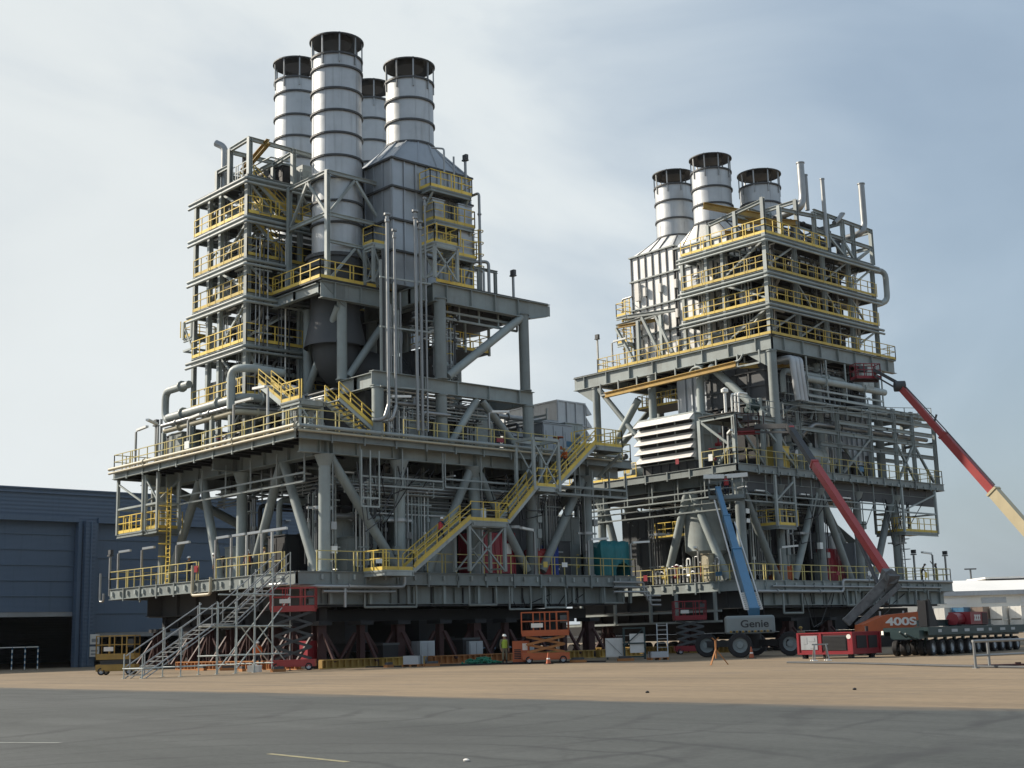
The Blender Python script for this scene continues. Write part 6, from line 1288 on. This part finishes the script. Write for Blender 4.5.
t = thing('pipe_stand', 'pale trestle with white feet just in front of the red power pack', 'pipe stand', (29.6, 9.6, 0), .8); b = MB()
for x in (-.35, .35):
    for y in (-.3, .3): b.bar((x*.8, y*.2, .8), (x, y, .03), .05)
b.bar((-.4, 0, .8), (.4, 0, .8), .07); b.build('trestle', 'galv', t); b = MB(); [b.bx(x-.12, y-.1, 0, x+.12, y+.1, .05) for x in (-.35, .35) for y in (-.3, .3)]; b.build('foot', 'lamp', t)
b = MB(); b.path([(30.5, 5.6, .04), (36, 3.4, .04), (42, -.4, .04), (52, -5, .04)], .05, 8, 3); hs = b.build('hose', 'dark', None); tag(hs, 'long dark hose lying on the tan ground in front of the trailer', 'hose')
t = thing('steel_plate', 'rusty flat steel plate lying on the ground at the right edge', 'steel plate', (44.5, 1.0, 0), .75); MB().bx(-1.6, -.35, 0, 2.4, .35, .06).build('plate', 'primer', t); MB().bx(-.1, -.06, .061, .1, .06, .12).build('lifting_lug', 'primer', t)
for i, (x, y, lab) in enumerate(((50.06, -18.1, 'small dark stone on the tan ground in front of the trailer'), (45.5, -20.8, 'small dark stone on the tan ground nearer the middle of the picture'), (56.6, -36.4, 'white crumpled scrap on the grey asphalt'))):
    b = MB(); r_ = random.Random(i); b.lathe((0, 0, 0), [(.01, .0), (.13, .01), (.15, .07), (.07, .13), (.01, .14)], 9, False); s_ = b.build('stone' if i < 2 else 'paper_scrap', 'shade' if i < 2 else 'white', None); s_.location = (x, y, .0 if i < 2 else .005); s_.scale = (.32, .42, .4) if i < 2 else (.35, .25, .25); tag(s_, lab, 'stone' if i < 2 else 'litter')
for i in range(8):
    x, y = ((-9, -3.4), (-6, -3.2), (6, 3.6), (4.4, 1.6), (-1.6, -4.8), (12.6, 9.4), (14, 12), (3.6, -5.6))[i]
    lab = ['under the left end of the module', 'beside the rusty beams', 'in front of the ribbed yellow beam', 'by the plain yellow beam', 'beside the scaffold legs', 'by the orange scissor lift', 'behind the orange scissor lift', 'at the foot of the upper scaffold flight'][i]
    t = thing('timber_block', 'short dull timber block on the ground '+lab, 'timber block', (x, y, 0), i*.7, 'timber blocks scattered round the left module'); MB().bx(-.5, -.12, 0, .5, .12, .16).build('timber', 'rust', t); b = MB(); b.bx(-.35, -.1, .163, .4, .1, .3); b.build('packing', 'dark', t)

for i, (x, y, lab) in enumerate(((13.2, 6.4, 'small orange traffic cone on the shaded ground in front of the orange scissor lift'), (20.6, 15.6, 'small orange traffic cone in front of the middle wheel of the blue boom lift'))):
    t = thing('traffic_cone', lab, 'traffic cone', (x, y, 0)); b = MB(); b.lathe((0, 0, .04), [(.15, 0), (.03, .62), (.001, .63)], 14); b.build('cone_body', 'orange', t); MB().bx(-.2, -.2, 0, .2, .2, .038).build('base', 'black', t); b = MB(); b.lathe((0, 0, .28), [(.105, 0), (.075, .14)], 14); b.build('white_band', 'lamp', t)
def pallet(x, y, rz, lab, load):
    t = thing('pallet', lab, 'pallet', (x, y, 0), rz); b = MB()
    for k in range(6): b.bx(-.6, -.5+k*.18, .12, .6, -.4+k*.18, .145)
    for k in (-.5, 0, .5): b.bx(k-.05, -.5, 0, k+.05, .5, .118)
    b.build('boards', 'rust', t); b = MB(); b.bx(-.5, -.4, .148, .5, .35, .148+load); b.build('load', 'duct', t); b = MB(); b.bx(-.52, -.05, .147, .52, .02, .16+load); b.build('strap', 'black', t)
pallet(5.0, 3.0, .5, 'wooden pallet with a small grey load beside the plain yellow beam', .5); pallet(14.6, 14.2, 1.0, 'wooden pallet with a low grey load in the shade left of the blue boom lift', .35)
b = MB(); b.path([(2.6, 1.2, .04), (4.8, 4.6, .04), (7.8, 4.9, .04), (10, 10, .04), (13.8, 10.5, .04)], .04, 8, 2); tag(b.build('cable', 'black', None), 'black power cable lying on the ground along the yellow and brown beams', 'cable')
# ------------------------------------------------------------------ things standing on the decks
def tarp(name, label, loc, rz, sx, sy, sz, m_, sag=.0, seed=1, hole=None):
    r = random.Random(seed); n, k = 22, 16; b = MB(); vs = []
    # draped sheet: top, folds down the sides
    prof = [(-sy/2-.12, .05), (-sy/2-.08, sz*.35), (-sy/2-.04, sz*.75), (-sy/2, sz), (-sy/4, sz*1.03-sag), (0, sz*1.05-sag), (sy/4, sz*1.03-sag), (sy/2, sz), (sy/2+.06, sz*.5), (sy/2+.1, .1)]
    ph = [r.uniform(0, 6) for _ in range(4)]
    for i in range(n+1):
        x = -sx/2+sx*i/n
        for j, (y, z) in enumerate(prof):
            fold = (.05*math.sin(i*1.3+ph[0]+j*.5)+.07*math.sin(i*2.7+ph[1]+j*.8))*(1.3-z/sz)
            edge = -1 if j < 4 else (1 if j > 6 else 0)
            zz = z*(1+.012*math.sin(i*.9+ph[2]))-(.05*math.sin(i*.5+ph[3])+.09*abs(math.sin(i*.31)) if 3 < j < 7 else 0)
            if hole and j == 0 and hole[0] < i < hole[1]: zz = sz*.42*math.sin(PI*(i-hole[0])/(hole[1]-hole[0]))**.6
            vs.append((x+.05*math.sin(j*2.1+i), y+edge*fold, max(.03, zz)))
    m = len(prof); b.add(vs, [(i*m+j, i*m+j+1, (i+1)*m+j+1, (i+1)*m+j) for i in range(n) for j in range(m-1)], True)
    for i in (0, n):
        b.add([vs[i*m+j] for j in range(m)], [tuple(range(m))])
    o = b.build(name, m_, None); o.location = loc; o.rotation_euler = (0, 0, rz); return tag(o, label, 'tarpaulin')
tarp('tarpaulin', 'teal tarpaulin draped over equipment at the right end of the left module lower deck', (-.3, 25.7, 5.89), PI/2, 3.1, 1.6, 2.6, 'teal', .5, 1, (10, 22))
tarp('tarpaulin', 'red tarpaulin covering machinery beside the blue sheet on the left module lower deck', (-.9, 19.0, 5.89), PI/2, 1.5, 1.2, 1.9, 'tarpred', .5, 4)
tarp('tarpaulin', 'bright blue tarpaulin hanging beside the red sheet on the left module lower deck', (-.9, 20.2, 5.89), PI/2, .8, 1.0, 2.3, 'tarpblue', .8, 9)
def deckbox(name, label, cat, x, y, z, sx, sy, sz, m_, plate=True):
    t = thing(name, label, cat, (x, y, z)); b = MB(); b.bx(.05, .05, .1, sx-.05, sy-.05, sz); b.build('body', m_, t)
    b = MB()
    for xx in (0, sx-.1):
        for yy in (0, sy-.1): b.bx(xx, yy, 0, xx+.1, yy+.1, sz+.05)
    for i in range(int(sy/.5)): b.bx(sx-.045, .2+i*.5, .15, sx-.01, .3+i*.5, sz-.1)
    b.build('frame', m_, t)
    if plate: b = MB(); b.bx(sx-.008, sy-1.0, sz*.5, sx+.01, sy-.4, sz*.75); b.build('notice', 'white', t)
    return t
deckbox('container', 'tall crimson container under the yellow stair on the left module lower deck', 'container', -2.2, 12.7, 5.89, 2.0, 3.6, 2.9, 'redbox'); deckbox('container', 'crimson container on the lower deck of the right module behind its columns', 'container', 1.2, 48.8, 5.52, 2, 2.8, 2.8, 'redbox', False)
deckbox('crate', 'orange-red machine crate behind the railing on the right module lower deck', 'crate', 2.6, 41.5, 5.52, 1.2, 1.6, 1.2, 'orange', False)

# ------------------------------------------------------------------ people
def person(label, loc, rz, top, legs, helmet='lamp', vest=None, pose='stand', z_on='', group='workers'):
    J = dict(pel=(0, 0, .95), spi=(0, 0, 1.15), che=(0, 0, 1.36), nec=(0, .01, 1.5), hed=(0, .03, 1.6), cro=(0, .03, 1.7))
    lean = {'stand': 0, 'walk': .06, 'bend': .45, 'reach': -.03, 'climb': .12}[pose]
    R = Matrix.Rotation(-lean, 4, 'X'); pv = V((0, 0, .95))
    for k in ('spi', 'che', 'nec', 'hed', 'cro'): J[k] = tuple(pv+R@(V(J[k])-pv))
    edges = [('pel', 'spi'), ('spi', 'che'), ('che', 'nec'), ('nec', 'hed'), ('hed', 'cro')]
    rad = dict(pel=(.155, .12), spi=(.15, .11), che=(.175, .125), nec=(.06, .06), hed=(.082, .098), cro=(.07, .085))
    for s, n in ((-1, 'l'), (1, 'r')):
        st = {'stand': 0, 'walk': .22, 'bend': .05, 'reach': .05, 'climb': .2}[pose]*s
        sh = pv+R@(V((s*.2, 0, 1.42))-pv)
        if pose == 'reach': el, ha = sh+V((s*.1, .22, .18)), sh+V((s*.06, .38, .42))
        elif pose == 'bend': el, ha = sh+V((s*.04, .05, -.28)), sh+V((s*.02, .2, -.5))
        elif pose == 'climb': el, ha = sh+V((s*.08, .1, -.26)), sh+V((s*.12, .33, -.28))
        else: el, ha = sh+V((s*.07, -st*.4-.02, -.28)), sh+V((s*.05, -st*.6+.06, -.53))
        hip, kn, an, to = V((s*.1, 0, .9)), V((s*.11, st*.8+.03, .5)), V((s*.11, st-.02 if pose != 'climb' else st, .09 if pose != 'climb' or s < 0 else .27)), None
        to = an+V((s*.02, .17, -.045)); d = (ha-el).normalized()
        for k, v, r in (('sh', sh, (.075, .07)), ('el', el, (.052, .05)), ('ha', ha, (.036, .036)), ('pa', ha+d*.08, (.04, .02)), ('hip', hip, (.1, .1)), ('kn', kn, (.068, .068)), ('an', an, (.05, .052)), ('to', to, (.05, .035))): J[k+n] = tuple(v); rad[k+n] = r
        edges += [('che', 'sh'+n), ('sh'+n, 'el'+n), ('el'+n, 'ha'+n), ('ha'+n, 'pa'+n), ('pel', 'hip'+n), ('hip'+n, 'kn'+n), ('kn'+n, 'an'+n), ('an'+n, 'to'+n)]
        side = V((0, 1, 0)) if abs(d.y) < .8 else V((1, 0, 0))
        for i, (o_, l) in enumerate(((-.03, .075), (-.01, .085), (.01, .08), (.03, .065))):
            f = ha+d*(.1+l*.5)+side*o_; g = ha+d*(.1+l)+side*o_*1.1+V((-s*.018, 0, 0)); J['f%d%s' % (i, n)] = tuple(f); J['g%d%s' % (i, n)] = tuple(g); rad['f%d%s' % (i, n)] = (.009, .009); rad['g%d%s' % (i, n)] = (.008, .008); edges += [('pa'+n, 'f%d%s' % (i, n)), ('f%d%s' % (i, n), 'g%d%s' % (i, n))]
        th = ha+d*.05+side*.055; J['t'+n] = tuple(th); rad['t'+n] = (.011, .011); edges.append(('ha'+n, 't'+n))
    ks = list(J); me = bpy.data.meshes.new('person'); me.from_pydata([J[k] for k in ks], [(ks.index(a), ks.index(c)) for a, c in edges], [])
    ob = bpy.data.objects.new('tmp', me); COL.objects.link(ob); md = ob.modifiers.new('s', 'SKIN'); md.use_smooth_shade = True
    for i, k in enumerate(ks): sv = me.skin_vertices[0].data[i]; sv.radius = rad[k]; sv.use_root = k == 'pel'
    sb = ob.modifiers.new('u', 'SUBSURF'); sb.levels = 1; sb.render_levels = 1
    dg = bpy.context.evaluated_depsgraph_get(); dg.update(); nm_ = bpy.data.meshes.new_from_object(ob.evaluated_get(dg)); bpy.data.objects.remove(ob)
    nm_.materials.clear()
    for m_ in (top, legs, 'skin', 'black'): nm_.materials.append(M[m_])
    hn = [V(J['hal']), V(J['har'])]; nk = V(J['nec']); he = V(J['hed'])
    for p_ in nm_.polygons:
        c = p_.center; p_.use_smooth = True
        if (c-he).length < .16 and (c-nk).length > .03: p_.material_index = 2
        elif min((c-(h+ (h-V(J['el'+n])).normalized()*.07)).length for h, n in zip(hn, 'lr')) < .12: p_.material_index = 2
        elif min((c-V(J['an'+n])).length for n in 'lr') < .2 and c.z < min(J['anl'][2], J['anr'][2])+.25: p_.material_index = 3
        elif c.z < 1.0: p_.material_index = 1
        else: p_.material_index = 0
    o = bpy.data.objects.new('person', nm_); COL.objects.link(o); o.location = loc; o.rotation_euler = (0, 0, rz); tag(o, label, 'person', group)
    q = V(J['cro']); b = MB(); b.lathe(q-V((0, 0, .05)), [(.118, 0), (.115, .05), (.09, .1), (.04, .125), (.002, .128)], 16); b.bar(q+V((0, .08, -.05)), q+V((0, .17, -.055)), .16, .015); b.build('safety_helmet', helmet, o)
    # face: nose and eye hints
    h = V(J['hed']); b = MB(); b.bar(h+V((0, .09, .01)), h+V((0, .115, -.02)), .025); b.build('nose', 'skin', o); b = MB(); [b.bx(h.x+s*.035-.012, h.y+.085, h.z+.02, h.x+s*.035+.012, h.y+.1, h.z+.035) for s in (-1, 1)]; b.build('eyes', 'ink', o)
    if vest:
        b = MB(); rows = []
        for k, (rx, ry) in (('pel', (.185, .15)), ('spi', (.18, .145)), ('che', (.2, .155)), ('nec', (.12, .1))):
            c = V(J[k])-(V((0, 0, .05)) if k in ('nec',) else V((0, 0, 0))); rows.append([c+V((rx*math.cos(2*PI*i/14), ry*math.sin(2*PI*i/14), 0)) for i in range(14)])
        for A_, B_ in zip(rows[:-1], rows[1:]): b.add(A_+B_, [(i, (i+1) % 14, 14+(i+1) % 14, 14+i) for i in range(14)], True)
        b.build('safety_vest', vest, o)
    return o
D_ = math.radians
person('worker in dark coverall and white helmet standing behind the left end of the cream railing', (-13.4, -2.0, 5.88), D_(200), 'navycloth', 'navycloth')
person('dark-clothed worker in white helmet standing in the gap of the lower deck railing', (-10.0, -2.0, 5.88), D_(150), 'navycloth', 'navycloth')
person('worker in khaki with yellow helmet behind the railing, between the lamps at the near corner', (-4.2, -1.7, 5.88), D_(160), 'khaki', 'khaki', 'ochre')
person('worker with white helmet further back on the lower deck beside a grey column', (-8.0, -.6, 5.88), D_(90), 'navycloth', 'navycloth')
person('worker with orange vest behind the railing just right of the gap on the lower deck', (-6.1, -1.8, 5.88), D_(220), 'navycloth', 'navycloth', 'lamp', 'orangecloth')
person('worker in white helmet and red vest climbing the lower yellow stair of the left module', (2.5, 7.3, 7.62), D_(0), 'navycloth', 'navycloth', 'lamp', 'vest', 'climb')
person('worker with orange top climbing the highest yellow stair flight of the left module', (2.5, 18.9, 13.0), D_(180), 'orangecloth', 'navycloth', 'ochre', None, 'climb')
person('dark-clothed worker bending over the railing at the far right of the right module', (3.9, 62.5, 5.52), D_(-60), 'navycloth', 'navycloth', 'dark', None, 'bend')
person('dark-clothed worker with raised arms by a lamp post on the right module end', (4.0, 64.9, 5.52), D_(120), 'navycloth', 'navycloth', 'dark', None, 'reach')
person('worker in green vest and white helmet standing by the orange generator', (9.0, 6.8, 0), D_(250), 'khaki', 'khaki', 'lamp', 'vestg')
person('worker in orange coverall walking in the shade behind the scaffold stair', (-3.0, -2.9, 0), D_(230), 'orangecloth', 'navycloth', 'lamp', None, 'walk')
person('worker in khaki coverall standing behind the right wheel of the blue boom lift', (18.6, 23.3, 0), D_(200), 'khaki', 'khaki', 'ochre')
person('worker in red vest standing in the basket of the blue boom lift', (7.9, 30.1, 11.21), D_(30), 'navycloth', 'navycloth', 'lamp', 'vest')

# ================================================================== CAMERA, SKY, SUN
f_px, pitch, roll, yaw = 1335.12, .188335, -.0271909, -.83102
fw = V((math.sin(yaw)*math.cos(pitch), math.cos(yaw)*math.cos(pitch), math.sin(pitch))); rt = V((math.cos(yaw), -math.sin(yaw), 0)); upv = rt.cross(fw)
r2 = rt*math.cos(roll)+upv*math.sin(roll); u2 = -rt*math.sin(roll)+upv*math.cos(roll)
cam = bpy.data.objects.new('camera', bpy.data.cameras.new('camera')); COL.objects.link(cam)
cam.matrix_world = Matrix(((r2.x, u2.x, -fw.x, 69.862), (r2.y, u2.y, -fw.y, -47.556), (r2.z, u2.z, -fw.z, 1.5), (0, 0, 0, 1)))
cam.data.sensor_width = 36; cam.data.lens = 36*f_px/1024; cam.data.clip_end = 5000; cam.data.clip_start = .3
sc.camera = cam
SX, SY, EL = -.86, -.51, math.radians(33)
az = math.atan2(SX, SY)      # measured from +Y toward +X
sd = V((math.sin(az)*math.cos(EL), math.cos(az)*math.cos(EL), math.sin(EL)))
sun = bpy.data.lights.new('sun', 'SUN'); sun.energy = SUN_E; sun.angle = math.radians(1.2); sun.color = (1, .9, .76)
so = bpy.data.objects.new('sun', sun); COL.objects.link(so); so.rotation_euler = (-sd).to_track_quat('-Z', 'Y').to_euler(); so.location = (0, 0, 80)
w = bpy.data.worlds.new('World'); sc.world = w; w.use_nodes = True; N = w.node_tree.nodes; L = w.node_tree.links
bg = N['Background']; bg.inputs['Strength'].default_value = SKY_S
sky = N.new('ShaderNodeTexSky'); sky.sky_type = 'NISHITA'; sky.sun_disc = False; sky.sun_elevation = EL; sky.sun_rotation = az; sky.air_density = 1.2; sky.dust_density = 3.; sky.ozone_density = 1.5
tc = N.new('ShaderNodeTexCoord')
mp = N.new('ShaderNodeMapping'); mp.inputs['Scale'].default_value = (1.6, 1.6, 3.0); mp.inputs['Location'].default_value = (3.1, 1.7, .4); L.new(tc.outputs['Generated'], mp.inputs['Vector'])
nz = N.new('ShaderNodeTexNoise'); nz.inputs['Scale'].default_value = 1.6; nz.inputs['Detail'].default_value = 7; nz.inputs['Roughness'].default_value = .52; nz.inputs['Distortion'].default_value = .6; L.new(mp.outputs['Vector'], nz.inputs['Vector'])
cr = N.new('ShaderNodeMapRange'); cr.inputs['From Min'].default_value = .36; cr.inputs['From Max'].default_value = .68; L.new(nz.outputs['Fac'], cr.inputs['Value'])
dt = N.new('ShaderNodeVectorMath'); dt.operation = 'DOT_PRODUCT'; dt.inputs[1].default_value = tuple(V((-.97, .08, .15)).normalized()); L.new(tc.outputs['Generated'], dt.inputs[0])
g = N.new('ShaderNodeMapRange'); g.interpolation_type = 'SMOOTHSTEP'; g.inputs['From Min'].default_value = .80; g.inputs['From Max'].default_value = 1.2; g.inputs['To Min'].default_value = 0; g.inputs['To Max'].default_value = 1.; nb2 = N.new('ShaderNodeMath'); nb2.operation = 'MULTIPLY_ADD'; nb2.inputs[1].default_value = .55; L.new(nz.outputs['Fac'], nb2.inputs[0]); L.new(dt.outputs['Value'], nb2.inputs[2]); L.new(nb2.outputs[0], g.inputs['Value'])
a1 = N.new('ShaderNodeMath'); a1.operation = 'MULTIPLY_ADD'; a1.inputs[1].default_value = .5; a1.inputs[2].default_value = .42; L.new(g.outputs['Result'], a1.inputs[0])
a2 = N.new('ShaderNodeMath'); a2.operation = 'MULTIPLY_ADD'; a2.inputs[1].default_value = .2; a2.use_clamp = True; L.new(cr.outputs['Result'], a2.inputs[0]); L.new(a1.outputs[0], a2.inputs[2])
hc = N.new('ShaderNodeMix'); hc.data_type = 'RGBA'; hc.inputs['A'].default_value = (4.3, 5.3, 6.25, 1); hc.inputs['B'].default_value = (6.5, 6.9, 7.0, 1); L.new(g.outputs['Result'], hc.inputs['Factor'])
mx = N.new('ShaderNodeMix'); mx.data_type = 'RGBA'; L.new(a2.outputs[0], mx.inputs['Factor']); L.new(sky.outputs['Color'], mx.inputs['A']); L.new(hc.outputs['Result'], mx.inputs['B'])
cm = N.new('ShaderNodeMapRange'); cm.inputs['From Min'].default_value = .3; cm.inputs['From Max'].default_value = .72; cm.inputs['To Min'].default_value = .965; cm.inputs['To Max'].default_value = 1.05; L.new(nz.outputs['Fac'], cm.inputs['Value'])
vm = N.new('ShaderNodeVectorMath'); vm.operation = 'SCALE'; L.new(mx.outputs['Result'], vm.inputs[0]); L.new(cm.outputs['Result'], vm.inputs['Scale']); L.new(vm.outputs['Vector'], bg.inputs['Color'])
vs_ = sc.view_settings; sc.display_settings.display_device = 'sRGB'; vs_.view_transform = 'Standard'; vs_.look = 'None'; vs_.exposure = EXPO; vs_.gamma = 1; vs_.use_curve_mapping = False
sc.render.engine = 'CYCLES'; sc.cycles.max_bounces = 5; sc.cycles.diffuse_bounces = 3; sc.cycles.glossy_bounces = 3; sc.cycles.use_denoising = True
# air: thin haze round the whole place
hz = MB().bx(-420, -330, -1.2, 160, 420, 62).build('haze', 'white', None); hz.data.materials.clear()
hm = bpy.data.materials.new('pale_haze'); hm.use_nodes = True; hn_ = hm.node_tree.nodes; hn_.remove(hn_['Principled BSDF'])
pv_ = hn_.new('ShaderNodeVolumePrincipled'); pv_.inputs['Color'].default_value = (.86, .92, 1, 1); pv_.inputs['Density'].default_value = HAZE; pv_.inputs['Anisotropy'].default_value = .2
hm.node_tree.links.new(pv_.outputs['Volume'], hn_['Material Output'].inputs['Volume']); hz.data.materials.append(hm); tag(hz, kind='stuff'); hz.display_type = 'WIRE'
